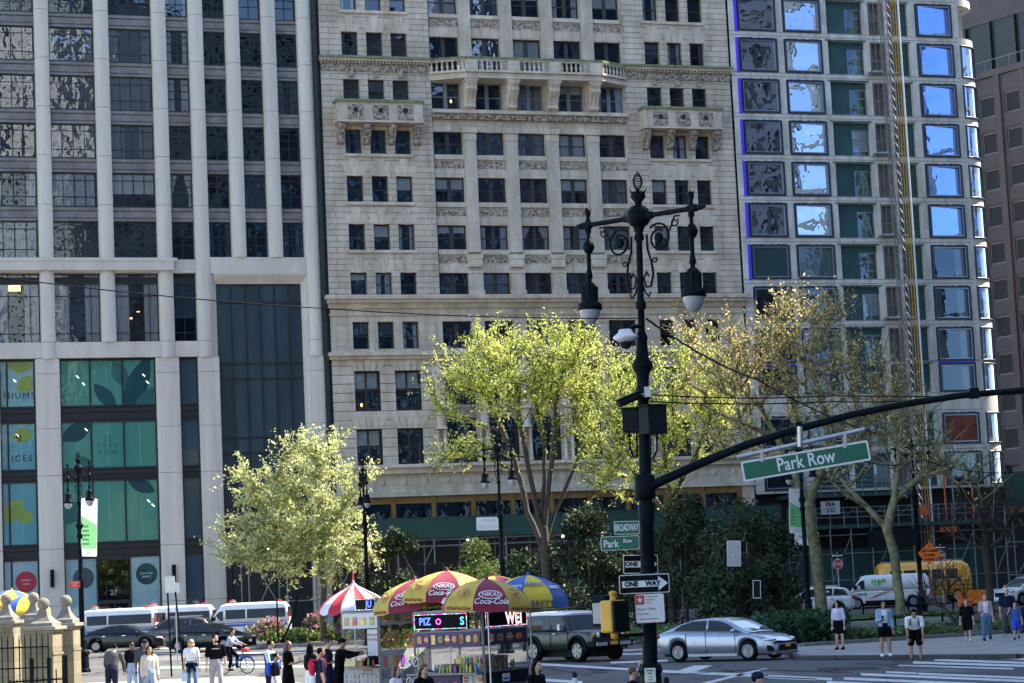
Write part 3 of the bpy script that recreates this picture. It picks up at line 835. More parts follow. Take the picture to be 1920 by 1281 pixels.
# small balconies on the wings
for wl, c0 in ((WL, 0), (WR, 0)):
 a, b = wl[0][0] - .72, wl[2][1] + .72
 mb = MB(); mb.box(a, -.95, 37.2, b, .0, 38.55); mb.box(a - .12, -1.08, 38.55, b + .12, .0, 38.75, 1); mb.box(a - .08, -1.05, 37.05, b + .08, 0, 37.2)
 for p, q in wl: mb.box(p + .02, -.99, 37.45, q - .02, -.95, 38.35, 2); mb.lathe([(.02, 0), (.2, 0)], 8, (0, 0, 0), 3) if 0 else mb.ell(((p + q) / 2, -1.0, 37.95), (.2, .04, .2), 10, 6, 3)
 for p, q in wl: mb.box(p + .05, -1.03, 37.2, q - .05, -.99, 37.45, 2)
 mb.build('wing_balcony', [MAT['smooth'], MAT['verd'], MAT['carved'], MAT['dark']], mbld)
 for u in (a + .32, (wl[0][1] + wl[1][0]) / 2, (wl[1][1] + wl[2][0]) / 2, b - .32):
  mb = MB(); mb.prismx([(.0, 37.05), (-.85, 37.05), (-.9, 36.75), (-.75, 36.5), (-.45, 36.1), (-.3, 35.6), (.0, 35.55)], u - .26, u + .26); mb.ell((u, -.85, 36.8), (.2, .14, .2), 8, 6); mb.ell((u, -.4, 35.75), (.2, .14, .2), 8, 6)
  mb.build('console', MAT['carved'], mbld)
mb = MB(); mb.quad((-13.7, 2.6, 0), (18.7, 2.6, 0), (18.7, 2.6, HT), (-13.7, 2.6, HT))
for k in range(-1, 8): mb.box(-13.6, .75, TR[k][0] + .15, 18.6, 2.5, TR[k][0] + .9)
for u in (-6.3, 11.0): mb.box(u - .1, .75, 20, u + .1, 2.5, HT)
mb.quad((-13.75, 0.02, 0), (-13.75, 14, 0), (-13.75, 14, HT), (-13.75, 0.02, HT)); mb.quad((18.8, .02, 0), (18.8, 14, 0), (18.8, 14, HT), (18.8, .02, HT)); mb.box(-13.75, .6, HT - .1, 18.8, 14, HT)
mb.build('interior', MAT['interior'], mbld)
mb = MB(); mb.box(-14.3, .35, 0, -13.75, 6, HT); mb.build('party_wall', MAT['granite'], mbld)
mb = MB(); mb.box(18.8, .6, 0, 18.95, 6, HT); mb.build('joint', MAT['dark'], mbld)
mb = MB(); mb.box(-14.32, -.25, 0, -14.05, .34, HT); mb.build('dark_edge_strip', MAT['bluefr0'], lb)
for k in range(-1, 8):
 for (a, b) in WL + WR:
  gr = (k == 2)
  window(mbld, a + .02, b - .02, TR[k][1], TR[k][0], .33 if not gr else .3, (), ((.48, .07),), .09, 'brownframe', random.choice(['gA', 'gC', 'gA']), pick_drape(.22 + random.random() * .55), .07)
 for a, b in WC:
  z1, z0 = TR[k]
  if k == 2: z0, z1 = 38.4, 40.46
  elif k == 1: z0 = 41.0; z1 -= .1
  elif k != 7: z0 += .1 if k else 0; z1 -= .1 if k == 1 else 0
  window(mbld, a + .02, b - .02, z0, z1, .5 if k < 7 else .3, ((.5, .3),), ((.48, .07),), .09, 'brownframe' if k != 2 else 'greyframe', random.choice(['gA', 'gA', 'gC', 'gB']), pick_drape(random.random()), .07)
for a, b in ((-12.12, -10.2), (-9.08, -7.13), (11.9, 13.85), (14.9, 16.85)):
 for c, d in ((16.11, 18.85), (12.11, 14.65)): window(mbld, a + .02, b - .02, c, d, .42, ((.5, .14),), ((.5, .07),), .1, 'brownframe', 'gA', random.choice([('blind', .45), None, ('blind', .5)]), .07)
for a, b in WC:
 window(mbld, a + .02, b - .02, 12.2, 15.3, .4, ((.5, .12),), ((.7, .1),), .1, 'brownframe', 'gC', None, .07); window(mbld, a + .02, b - .02, 16.25, 18.95, .4, ((.5, .12),), ((.5, .07),), .1, 'brownframe', 'gC', None, .07)
for u, z in LATE:
 mb = MB(); mb.ell((u, 1.0, z), (.09, .09, .13), 8, 6); mb.build('room_lamp', WARM, mbld)
# bronze shop front at street level
mb = MB()
for i in range(11):
 u = -12.6 + i * 3.02; mb.box(u - .16, -.12, 0, u + .16, .2, 9.7, 0)
 mb.box(u - .04, -.2, 0, u + .04, -.12, 9.7, 0)
mb.box(-13.7, -.05, 9.2, 18.7, .2, 9.7, 0)
mb.box(-13.75, -.1, 0, -12.76, .4, 9.7, 1); mb.box(17.76, -.1, 0, 18.8, .4, 9.7, 1)
sf = mb.build('shop_front', [MAT['brass'], MAT['smooth']], mbld)
mb = MB(); mb.quad((-12.7, .1, 6.4), (17.7, .1, 6.4), (17.7, .1, 9.2), (-12.7, .1, 9.2)); mb.build('pane', MAT['gC'], sf)
mb = MB(); mb.box(-13.7, -.3, .1, 18.7, .05, 6.35); mb.build('shed_shadow_sheet', MAT['dark'], sf)  # dark sheet standing in for the shadow under the shed
mb = MB(); mb.box(-21.3, .3, .1, -15.7, .45, 6.4); mb.build('hoarding', MAT['dark'], lb)  # same shed shadow as a dark sheet across the portal foot

# ---------------------------------------------------------------- the raw concrete building being refurbished on the right
rb = thing('concrete_building_shell', 'raw concrete building being refurbished, with new framed windows and a rounded right corner', 'building', FO, ALPHA)
CT = [47.88 - 3.273 * k for k in range(-1, 9)] + [18.82, 14.9, 11.82]
CH = [2.68] * 10 + [2.25, 2.45, 2.6]
CW = {'A': (19.72, 23.0), 'B': (23.58, 26.88), 'C': (27.42, 30.68), 'D': (32.84, 34.64), 'H': (31.1, 32.4), 'E': (35.28, 38.58)}
ops = []
for t, h in zip(CT, CH):
 for kx, (a, b) in CW.items():
  ops.append((a, b, t - h, t))
mb = MB(); wall(mb, 18.97, 39.0, 9.0, HT, ops, 0, .55)
CX, CR = 39.0, 2.35
def arc(r, a0, a1, n): return [(CX + r * math.sin(a0 + (a1 - a0) * i / n), CR - r * math.cos(a0 + (a1 - a0) * i / n)) for i in range(n + 1)]
zs = []
zprev = HT
for t, h in zip(CT, CH):
 zs.append((t, zprev)); zprev = t - h
zs.append((9.0, zprev))
for z0, z1 in zs:                                                     # rounded floor bands
 o = arc(CR, 0, R(105), 18); inn = arc(CR - .6, 0, R(105), 18)
 for i in range(18):
  mb.add([(o[i][0], o[i][1], z0), (o[i + 1][0], o[i + 1][1], z0), (o[i + 1][0], o[i + 1][1], z1), (o[i][0], o[i][1], z1)], [(0, 1, 2, 3)], 0, True)
  for z in (z0, z1): mb.quad((o[i][0], o[i][1], z), (o[i + 1][0], o[i + 1][1], z), (inn[i + 1][0], inn[i + 1][1], z), (inn[i][0], inn[i][1], z))
o = arc(CR, 0, R(4.5), 2)
mb.add([(o[0][0], o[0][1], 9), (o[2][0], o[2][1], 9), (o[2][0], o[2][1], HT), (o[0][0], o[0][1], HT)], [(0, 1, 2, 3)])
pe = arc(CR, 0, R(105), 18)[-1]
mb.add([(pe[0], pe[1], 9), (pe[0] - 4, pe[1] + 14, 9), (pe[0] - 4, pe[1] + 14, HT), (pe[0], pe[1], HT)], [(0, 1, 2, 3)])
mb.box(18.97, .6, HT - .1, 39, 14, HT)
mb.build('concrete_wall', MAT['conc'], rb)
mb = MB(); mb.quad((19, 2.7, 0), (38.9, 2.7, 0), (38.9, 2.7, HT), (19, 2.7, HT))
for t in CT: mb.box(19, .8, t + .1, 38.8, 2.6, t + .5)
mb.build('interior', MAT['interior'], rb)
mb = MB()
for t, h in zip(CT, CH): mb.box(19.0, -.014, t + .22, 39.0, -.0, t + .26); mb.box(19.0, -.012, t - h - .06, 39.0, 0, t - h - .02)
mb.build('floor_joint', MAT['spandrel'], rb)
MAT['bluefr'] = pm('window_gasket_blue_black', (.012, .014, .035), .4, 0, .3, 3)
MAT['alu'] = pm('anodised_frame', (.22, .24, .28), .3, .8, .1, 4)
def big_window(a, b, z0, z1, yaw, gl='lowe', label=None):
 k = ('big', round(b - a, 2), round(z1 - z0, 2)); w, h = b - a, z1 - z0
 if k not in GRID_CACHE:
  mb = MB()
  for (i, y0, y1, mi) in ((0.0, -.12, .3, 0), (.13, -.06, .25, 1)):
   t = .13 if i == 0 else .09
   mb.box(-w / 2 + i, y0, i, -w / 2 + i + t, y1, h - i, mi); mb.box(w / 2 - i - t, y0, i, w / 2 - i, y1, h - i, mi)
   mb.box(-w / 2 + i + t, y0, i, w / 2 - i - t, y1, i + t, mi); mb.box(-w / 2 + i + t, y0, h - i - t, w / 2 - i - t, y1, h - i, mi)
  r = random.Random(3)
  for q in range(14): x = -w / 2 + .1 + q * (w - .2) / 14; mb.box(x, -.15, h - .02, x + .12, -.02, h + r.random() * .07, 0)
  GRID_CACHE[k] = mb.mesh('window', [MAT['bluefr'], MAT['alu']])
 f = obj('window', GRID_CACHE[k], rb, ((a + b) / 2, 0, z0))
 mb = MB(); n = 1
 mb.quad((-w / 2 + .2, 0, .2), (w / 2 - .2, 0, .2), (w / 2 - .2, 0, h - .2), (-w / 2 + .2, 0, h - .2))
 p = mb.build('pane', MAT[gl], f, (0, .05, 0)); p.rotation_euler = (random.gauss(0, .008), 0, yaw + random.gauss(0, .006))
 return f
MAT['plyred'] = pm('reddish_plywood', (.16, .035, .02), .7, 0, .6, 1.2)
for k, (t, h) in enumerate(zip(CT, CH)):
 z0 = t - h
 for cx, yaw in (('A', R(-1.5)), ('B', R(3.0)), ('E', R(7.5))):
  a, b = CW[cx]
  gl = 'lowe' if k < 10 else 'gA'
  if cx in 'AB' and k == 7: gl = 'filmdusk'
  if k > 7 or (k == 7 and cx == 'E'): gl = 'gC'
  if k == 11: gl = 'gC' if cx != 'E' else None
  if gl is None:
   f = big_window(a + .02, b - .02, z0, t, 0, 'gA'); mb = MB(); mb.box(-1.4, -.03, .24, 1.4, .02, h - .24); mb.build('board', MAT['plyred'], f)
  else: big_window(a + .02, b - .02, z0, t, yaw, 'lowe_sky' if cx == 'E' and gl == 'lowe' and k < 7 else gl)
 mb = MB()
 if k < 8: mb.box(19.45, -.03, z0 - .1, 19.70, .02, t + .05)
 if k == 9:
  for cx in 'ABE': mb.box(CW[cx][0], -.03, z0 - .32, CW[cx][1], .0, z0 - .04); mb.cut()
 mb.build_all('protective_film', MAT['film'], rb)
 a, b = CW['C']                                                    # weather board and temporary window
 mb = MB(); mb.box(a, .38, z0, a + 1.75, .44, t); mb.box(a + 1.75, .38, t - .55, b, .44, t); mb.box(a - .25, -.06, t + .02, b + .1, .3, t + .1)
 mb.build('weather_board', MAT['netting'], rb)
 window(rb, a + 1.8, b - .04, z0, t - .55, .42, ((.5, .05),), (.33, .66) if k not in (5, 6, 12) else (), .06, 'alu', 'gA', ('blind', .8) if k % 4 == 0 else None, .05, seg=((.05, 0, .5, 1), (.95, 0, .5, 1), (.2, .4, .8, .4)) if k in (5, 6, 12, 11) else ())
 mb = MB(); mb.box(b - .75, .9, z0 + .1, b - .1, .95, t - .6); mb.build('site_netting', pm('site_netting', (.10, .34, .09), .8, 0, .3, 2), rb)
 a, b = CW['D']; mb = MB(); mb.box(a, .3, z0, b, .36, t); mb.box(a - .1, -.05, t + .03, b + .1, .3, t + .1); mb.build('weather_board', MAT['netting'], rb)
 a, b = CW['H']; mb = MB(); mb.box(a, .45, z0, b, .5, t)
 for u in (a + .1, a + .5, a + .9, b - .1): mb.box(u - .03, -.02, z0, u + .03, .06, t)
 mb.box(a, -.04, z0 + 1.1, b, .04, z0 + 1.18); mb.box(a, -.04, t - .15, b, .04, t - .05); mb.build('hoist_gate', MAT['spandrel'], rb)
 if k > 1:                                                         # curved corner glazing
  o = arc(CR - .02, R(7), R(100), 14); mb = MB()
  for i in range(14): mb.add([(o[i][0], o[i][1], z0 + .1), (o[i + 1][0], o[i + 1][1], z0 + .1), (o[i + 1][0], o[i + 1][1], t - .1), (o[i][0], o[i][1], t - .1)], [(0, 1, 2, 3)], 0, True)
  cw = MB(); oo = arc(CR + .06, R(6), R(101), 14)
  for z in (z0 + .05, t - .05): cw.tube([(p[0], p[1], z) for p in oo], .075, 6)
  for i in (0, 7, 14): cw.box(oo[i][0] - .05, oo[i][1] - .05, z0, oo[i][0] + .05, oo[i][1] + .05, t)
  f = cw.build('curved_window', MAT['bluefr'], rb); mb.build('pane', MAT['lowe'], f)
mb = MB(); mb.box(19, 1.2, 0, 41.0, 1.4, 9.0); mb.build('recess_shade_sheet', MAT['dark'], rb)  # dark sheet, the shade of the recess put into its colour

# ---------------------------------------------------------------- hoist mast
hm = thing('hoist_mast', 'tall yellow and grey lattice hoist mast fixed up the concrete building', 'hoist', fpt(32.0, 1.15, .4), ALPHA)
mb = MB()
for x, y in ((-.33, -.3), (.33, -.3), (-.33, .3), (.33, .3)): mb.tube([(x, y, 0), (x, y, 51)], .05, 6)
for i in range(68):
 z = i * .75
 for a, b in (((-.33, -.3), (.33, -.3)), ((.33, -.3), (.33, .3)), ((-.33, .3), (-.33, -.3))):
  mb.bar((a[0], a[1], z), (b[0], b[1], z), .035, .035); mb.bar((a[0], a[1], z), (b[0], b[1], z + .75), .03, .03)
mb.build('lattice', MAT['spandrel'], hm)
mb = MB()
for x in (.62, .86): mb.tube([(x, -.2, 0), (x, -.2, 51)], .045, 6)
for i in range(102): mb.bar((.62, -.2, i * .5), (.86, -.2, i * .5), .035, .035)
mb.build('ladder_rail', MAT['yellow'], hm)
mb = MB(); mb.tube([(1.12, -.15, 0), (1.12, -.15, 51)], .085, 8); mb.build('riser_pipe', MAT['sign_white'], hm)
for k in range(2, 12, 2):
 mb = MB(); z = CT[k] - 2.9
 for x in (-.33, .33): mb.bar((x, .2, z), (x * 2.5, 1.2, z), .07, .07)
 mb.bar((-1.1, .9, z), (1.3, .9, z), .09, .09); mb.box(-1.3, .2, z - .12, -.4, 1.1, z - .04); mb.build('tie_bracket', MAT['steel'], hm)

# ---------------------------------------------------------------- brown granite building beyond
B2 = V((48.9, 203, 0)); b2a = math.atan2(-math.sin(R(54)), math.cos(R(54)))
gb = thing('granite_building', 'brown granite office building with small square windows beyond the rounded corner', 'building', B2, b2a)
mb = MB(); ops = []
for c in range(-6, 5):
 for k in range(16): ops.append((c * 3.1 + .6, c * 3.1 + 2.4, 47.0 - 3.5 * k - 2.0, 47.0 - 3.5 * k))
wall(mb, -18.5, 15.6, 0, 49.0, [o for o in ops if o[2] > 1], 0, .35, 0)
for c in range(-6, 6): mb.box(c * 3.1 - .45, -.25, 0, c * 3.1 + .25, -.001, 48.8, 0)
for o in ops:
 mb.box(o[0] - .1, -.06, o[3] + .15, o[1] + .1, -.001, o[3] + 1.3, 1)
mb.box(-18.5, 0.01, 49.0, 15.6, 12, 49.4); mb.box(-18.5, -.3, 48.8, 15.6, 0, 49.4, 0)
mb.quad((-18.5, 3, 49), (15.6, 3, 49), (15.6, 3, 56), (-18.5, 3, 56), 2)
mb.box(-18.5, 2.9, 55, 15.6, 12, 60, 0)
for c in range(-6, 6): mb.box(c * 3.1 - .1, 2.7, 49.4, c * 3.1 + .1, 2.95, 55, 2)
mb.quad((-18.5, .01, 0), (-18.5, 12, 0), (-18.5, 12, 60), (-18.5, .01, 60), 0); mb.quad((15.6, .01, 0), (15.6, 12, 0), (15.6, 12, 60), (15.6, .01, 60), 0)
mb.quad((-18, .5, 0), (15, .5, 0), (15, .5, 48.5), (-18, .5, 48.5), 2)
mb.build('granite_wall', [MAT['granite'], MAT['granite_d'], MAT['wframe']], gb)
for o in ops:
 if o[2] < 12 or o[0] > 12: continue
 window(gb, o[0], o[1], o[2], o[3], .12, (), (), .1, 'spandrel', 'dark', None, .05)
mb = MB(); mb.bar((-18, -.1, 50.4), (15, -.1, 50.4), .06, .06)
for c in range(-12, 11): mb.bar((c * 1.5, -.1, 49.4), (c * 1.5, -.1, 50.4), .05, .05)
mb.build('terrace_rail', MAT['spandrel'], gb)

# ---------------------------------------------------------------- green sidewalk shed along the pavement
def shed(u0, u1, off, z0, z1, lab, post_step=2.6):
 s = thing('sidewalk_shed', lab, 'sidewalk shed', FO, ALPHA)
 mb = MB()
 n = int((u1 - u0) / 2.44)
 for i in range(n + 1):
  a = u0 + i * 2.44; b = min(a + 2.43, u1)
  mb.box(a, -off, z0, b, -off + .06, z1)
 mb.box(u0, -off + .06, z0, u0 + .06, -.6, z1); mb.box(u1 - .06, -off + .06, z0, u1, -.6, z1)
 mb.box(u0 - .03, -off - .04, z1 + .002, u1 + .03, -off + .1, z1 + .07)
 mb.build('parapet', MAT['shed'], s)
 mb = MB(); mb.box(u0 + .07, -off + .07, z0 + .02, u1 - .07, -.7, z0 + .2); mb.build('deck', MAT['dark'], s)
 n = int((u1 - u0) / post_step)
 mb = MB()
 for i in range(n + 1):
  u = u0 + .2 + i * (u1 - u0 - .4) / n
  for y in (-off + .15, -1.4): mb.tube([(u, y, .4), (u, y, z0)], .055, 6)
  if i < n and i % 2 == 0:
   u2 = u0 + .2 + (i + 1) * (u1 - u0 - .4) / n
   mb.tube([(u, -off + .15, 1.2), (u2, -off + .15, z0 - .4)], .04, 5); mb.tube([(u2, -off + .15, 1.2), (u, -off + .15, z0 - .4)], .04, 5)
 for y in (-off + .15, -1.4):
  for z in (z0 - .1, z0 - .55, 2.6): mb.tube([(u0 + .1, y, z), (u1 - .1, y, z)], .045, 5)
 mb.build('scaffold_frame', pm('weathered_scaffold_pipe', (.17, .18, .19), .55, .4, .3, 3), s)
 mb = MB()
 for i in range(0, n, 3): mb.ell((u0 + 2 + i * (u1 - u0 - 4) / n, -2.2, z0 - .2), .09, 8, 6); mb.cut()
 mb.build_all('bulb', emit('shed_bulb', (1, .95, .85), 6), s)
 return s
shed(-21.3, 19.0, 4.2, 6.55, 7.95, 'long dark green plywood sidewalk shed in front of the limestone block')

# ---------------------------------------------------------------- unseen blocks added beyond the frame to throw the shade and fill the window reflections
def block(name, label, loc, rz, w, h, dep, wallm, winm, bay=3.2, fl=3.7, ww=1.5, wh=2.0):
 t = thing(name, label, 'building', loc, rz)
 ops = []; n = int(w / bay)
 for i in range(n):
  for k in range(int((h - 3) / fl)): ops.append((i * bay + .7, i * bay + .7 + ww, k * fl + 3, k * fl + 3 + wh))
 mb = MB(); wall(mb, 0, w, 0, h, ops, 0, .3)
 mb.quad((0, 0, 0), (0, dep, 0), (0, dep, h), (0, 0, h)); mb.quad((w, 0, 0), (w, 0, h), (w, dep, h), (w, dep, 0)); mb.quad((0, dep, 0), (w, dep, 0), (w, dep, h), (0, dep, h)); mb.quad((0, 0, h), (w, 0, h), (w, dep, h), (0, dep, h))
 mb.build('wall', wallm, t)
 mb = MB(); mb.quad((.1, .25, 0), (w - .1, .25, 0), (w - .1, .25, h - .1), (.1, .25, h - .1)); mb.build('glazing', winm, t)
 mb = MB(); mb.box(-.3, -.5, h - 1, w + .3, 0, h); mb.build('cornice', wallm, t)
 return t
MAT['mirror'] = pm('sky_reflecting_curtain_wall', (.50, .62, .85), .06, .95, .05, .3)
MAT['ivory'] = pm('ivory_terracotta', (.74, .71, .65), .6, 0, .08, .5)
def edge(Y): return 48.2 + (Y - 82.8) * .106
def shade_block(lab, y0, y1, h, wm, gm, **k):
 a, b = V((edge(y1), y1, 0)), V((edge(y0), y0, 0)); d = b - a
 block('unseen_office_block', lab, a, math.atan2(d.y, d.x), d.length, h, 45, wm, gm, **k)
MAT['slate'] = pm('slate_blue_cladding', (.045, .072, .125), .6, 0, .25, .3)
MAT['mirror2'] = pm('dusky_curtain_wall', (.16, .21, .28), .08, .9, .08, .3)
shade_block('unseen dusky office block at the right, placed to shade the square', 38, 100, 60, MAT['slate'], MAT['mirror2'])
MAT['slate2'] = pm('blue_grey_cladding', (.20, .20, .25), .6, 0, .25, .3)
shade_block('unseen dark office block at the right, placed for shade and window reflections', 100.3, 136.5, 60, MAT['slate2'], MAT['wframe'], ww=1.9, wh=2.8)
shade_block('unseen white and glass office block at the right, placed for shade and window reflections', 136.8, 147, 60, MAT['ivory'], MAT['mirror'], bay=5.0, ww=3.9, wh=3.3)
shade_block('unseen blue glass office tower at the right, placed for shade and window reflections', 147.3, 185, 60, MAT['ivory'], MAT['mirror'], bay=8, ww=6.3, wh=3.5)
block('unseen_tower', 'unseen ivory terracotta tower behind the viewer, placed for window reflections', V((69, -60, 0)), PI, 15, 130, 30, MAT['ivory'], MAT['wframe'])
block('unseen_office_block', 'unseen wide slate block behind the viewer, added to darken window reflections', V((150, -63, 0)), PI, 79, 112, 30, MAT['slate'], MAT['wframe'])
block('unseen_office_block', 'unseen very tall slate tower far right, added to darken window reflections', V((128, 100, 0)), math.atan2(-140, 10), 140, 125, 30, MAT['slate'], MAT['wframe'])
block('unseen_tower', 'unseen grey slab behind the viewer, added to darken window reflections', V((53, -62, 0)), PI, 45, 112, 30, MAT['slate'], MAT['wframe'])
# ================================================================ streets, pavements, kerbs and markings
def asphalt():
 m, nt, bs = _new('asphalt')
 v = coords(nt)
 big = noise(nt, v, .11, 6, .65); fine = noise(nt, v, 14, 4, .7)
 c = mixrgb(nt, ramp(nt, big, .35, .68, (.082, .082, .085), (.125, .122, .118)), ramp(nt, fine, .3, .7, (.75, .75, .75), (1.2, 1.2, 1.2)), 1.0, 'MULTIPLY')
 vo = nt.nodes.new('ShaderNodeTexVoronoi'); vo.feature = 'DISTANCE_TO_EDGE'; vo.inputs['Scale'].default_value = .16
 w = nt.nodes.new('ShaderNodeVectorMath'); w.operation = 'ADD'; nt.links.new(v, w.inputs[0])
 n2 = nt.nodes.new('ShaderNodeTexNoise'); n2.inputs['Scale'].default_value = .5; nt.links.new(v, n2.inputs['Vector']); nt.links.new(n2.outputs['Color'], w.inputs[1]); nt.links.new(w.outputs[0], vo.inputs['Vector'])
 crack = ramp(nt, vo.outputs['Distance'], .004, .02, (.45, .45, .45), (1, 1, 1))
 c = mixrgb(nt, c, crack, 1.0, 'MULTIPLY')
 nt.links.new(c, bs.inputs['Base Color']); bs.inputs['Roughness'].default_value = .9; bs.inputs['Specular IOR Level'].default_value = .15; bumpn(nt, fine, .3, .02, bs)
 return m
MAT['asphalt'] = asphalt()
MAT['slab'] = ashlar('pavement_slabs', (.30, .285, .265), (.34, .325, .30), (.17, .16, .15), 1.5, 1.5, .012, .2, .3)
def slabs():
 m, nt, bs = _new('pavement')
 v = coords(nt); b = nt.nodes.new('ShaderNodeTexBrick'); nt.links.new(v, b.inputs['Vector']); b.offset = 0
 b.inputs['Scale'].default_value = 1; b.inputs['Brick Width'].default_value = 1.5; b.inputs['Row Height'].default_value = 1.5; b.inputs['Mortar Size'].default_value = .012
 b.inputs['Color1'].default_value = (.27, .255, .232, 1); b.inputs['Color2'].default_value = (.31, .293, .265, 1); b.inputs['Mortar'].default_value = (.12, .115, .11, 1)
 c = mixrgb(nt, b.outputs['Color'], ramp(nt, noise(nt, v, .6, 6, .7), .3, .7, (.75, .74, .72), (1.15, 1.14, 1.12)), 1.0, 'MULTIPLY')
 nt.links.new(c, bs.inputs['Base Color']); bs.inputs['Roughness'].default_value = .85
 return m
MAT['pavement'] = slabs()
MAT['kerb'] = pm('granite_kerb', (.17, .17, .18), .7, 0, .25, 3, .1, 20)
MAT['kerb_dark'] = pm('dark_island_kerb', (.035, .036, .04), .7, 0, .3, 3, .1, 20)  # near-black tone, used on the island kerb only
MAT['paint'] = pm('road_paint', (.52, .52, .51), .75, 0, .35, 5, dirt=1.0)
MAT['ypaint'] = pm('yellow_road_paint', (.62, .36, .05), .7, 0, .2, 3, dirt=.5)
MAT['gpaint'] = pm('green_bike_lane_paint', (.20, .30, .22), .8, 0, .2, 1.5, dirt=.5)
MAT['mulch'] = pm('bark_mulch', (.24, .15, .075), .95, 0, .45, 2.5, .5, 9)
MAT['soil'] = pm('dark_soil', (.06, .05, .035), .95, 0, .45, 2.5, .4, 9)

def split_y(poly, y0=85.0):
 def cl(P, sgn):
  out = []
  for i in range(len(P)):
   p, q = P[i], P[(i + 1) % len(P)]
   a, b = sgn * (p[1] - y0), sgn * (q[1] - y0)
   if a >= 0: out.append(p)
   if (a >= 0) != (b >= 0):
    t = a / (a - b); out.append((p[0] + (q[0] - p[0]) * t, p[1] + (q[1] - p[1]) * t))
  return out
 return [q for q in (cl(poly, 1), cl(poly, -1)) if len(q) > 2]
def sheet(mb, poly, dz, mi=0):
 for q in split_y(poly): mb.add([(p[0], p[1], gz(p[1]) + dz) for p in q], [tuple(range(len(q)))], mi)
def raised(name, poly, h, top, side, hole=None):
 mb = MB(); sheet(mb, poly, h, 0)
 n = len(poly)
 for i in range(n):
  p, q = poly[i], poly[(i + 1) % n]
  cuts = [p]
  if (p[1] - 85) * (q[1] - 85) < 0: t = (85 - p[1]) / (q[1] - p[1]); cuts.append((p[0] + (q[0] - p[0]) * t, 85.0))
  cuts.append(q)
  for a, b in zip(cuts, cuts[1:]):
   mb.quad((a[0], a[1], gz(a[1]) - .05), (b[0], b[1], gz(b[1]) - .05), (b[0], b[1], gz(b[1]) + h), (a[0], a[1], gz(a[1]) + h), 1)
 return tag(mb.build(name, [top, side]), kind='structure')
def kerb_line(name, pts, h=.15, w=.2):
 mb = MB()
 for a, b in zip(pts, pts[1:]):
  n = max(1, int(math.dist(a, b) / 1.8))
  for i in range(n):
   p = (a[0] + (b[0] - a[0]) * (i + .004) / n, a[1] + (b[1] - a[1]) * (i + .004) / n); q = (a[0] + (b[0] - a[0]) * (i + .996) / n, a[1] + (b[1] - a[1]) * (i + .996) / n)
   mb.bar((p[0], p[1], gz(p[1]) + h / 2), (q[0], q[1], gz(q[1]) + h / 2), w, h)
 return tag(mb.build(name, MAT['kerb_dark' if name == 'island_kerb' else 'kerb'], bev=.02), kind='structure')

mb = MB()
for y0, y1 in ((-150, 0), (0, 85), (85, 140), (140, 420)):
 mb.quad((-350, y0, gz(y0)), (350, y0, gz(y0)), (350, y1, gz(y1)), (-350, y1, gz(y1)))
tag(mb.build('road', MAT['asphalt']), kind='structure')
P2 = lambda v: (v.x, v.y)
far = [P2(fpt(u, o, 0)) for u, o in ((-70, 6.6), (75, 6.6), (75, -6), (-70, -6))]
raised('far_pavement', far, .14, MAT['pavement'], MAT['kerb'])
near = [(-60, 20), (-2.6, 20), (-3.6, 52), (-5.4, 66), (-8.0, 76), (-10.4, 83.5), (-60, 88)]
raised('near_pavement', near, .02, MAT['pavement'], MAT['kerb'])
isl = [(-15.6, 123.5), (-13.6, 120.0), (-9, 118.3), (0, 113.0), (6.2, 104.5), (9.4, 94), (10.35, 84), (21.3, 88.6), (30, 96), (38, 112), (33, 126), (10, 131), (-13, 131)]
raised('planting_bed', isl, .16, MAT['soil'], MAT['kerb'])
kerb_line('planting_kerb', isl[:7], .2, .22)
kerb_line('planting_edge_kerb', isl[6:9], .26, .16)
K1, K2 = gnd(1496, 1229, .13), gnd(1908, 1227, .13)
wk = [(9.6, 84.2), (9.7, 81.5), (K1.x, K1.y - .4), (K2.x, K2.y), (18, 69.5), (30, 70), (44, 90), (32, 97), (21.4, 88.4), (10.4, 83.8)]
raised('island_pavement', wk, .13, MAT['pavement'], MAT['kerb'])
kerb_line('island_kerb', [(9.45, 83.8), (9.5, 81.3), (K1.x - .1, K1.y - .6), (K2.x, K2.y - .15)], .15, .24)
mb = MB(); sheet(mb, [(-15.2, 123.4), (-13.4, 120.2), (-9, 118.5), (-3.0, 115.0), (-3.0, 130.8), (-13, 130.8)], .165); tag(mb.build('mulch', MAT['mulch']), kind='structure')
def paint(name, polys, mat, dz=.004):
 mb = MB()
 for q in polys: sheet(mb, [P2(gnd(*p)) for p in q], dz)
 return tag(mb.build(name, mat), kind='structure')
def stroke(p, q, w):
 return [(p[0], p[1] - w / 2), (q[0], q[1] - w / 2), (q[0], q[1] + w / 2), (p[0], p[1] + w / 2)]
W = [stroke((1000, 1245), (1234, 1258.5), 4), stroke((1234, 1258.5), (1560, 1274), 4.5), stroke((1145, 1243), (1252, 1239), 3), stroke((1160, 1220.5), (1210, 1217.5), 2), stroke((1160, 1227), (1225, 1226), 2.5), stroke((1130, 1207), (1190, 1205), 2),
     [(1268, 1259), (1301, 1248.5), (1337, 1248), (1305, 1259)], [(1312, 1282), (1430, 1254), (1441, 1254), (1330, 1282)], stroke((1000, 1274), (1092, 1280), 5), stroke((1440, 1270.5), (1530, 1274.5), 3.5), stroke((1150, 1292), (1400, 1300), 5)]
paint('lane_markings', W, MAT['paint'], .006)
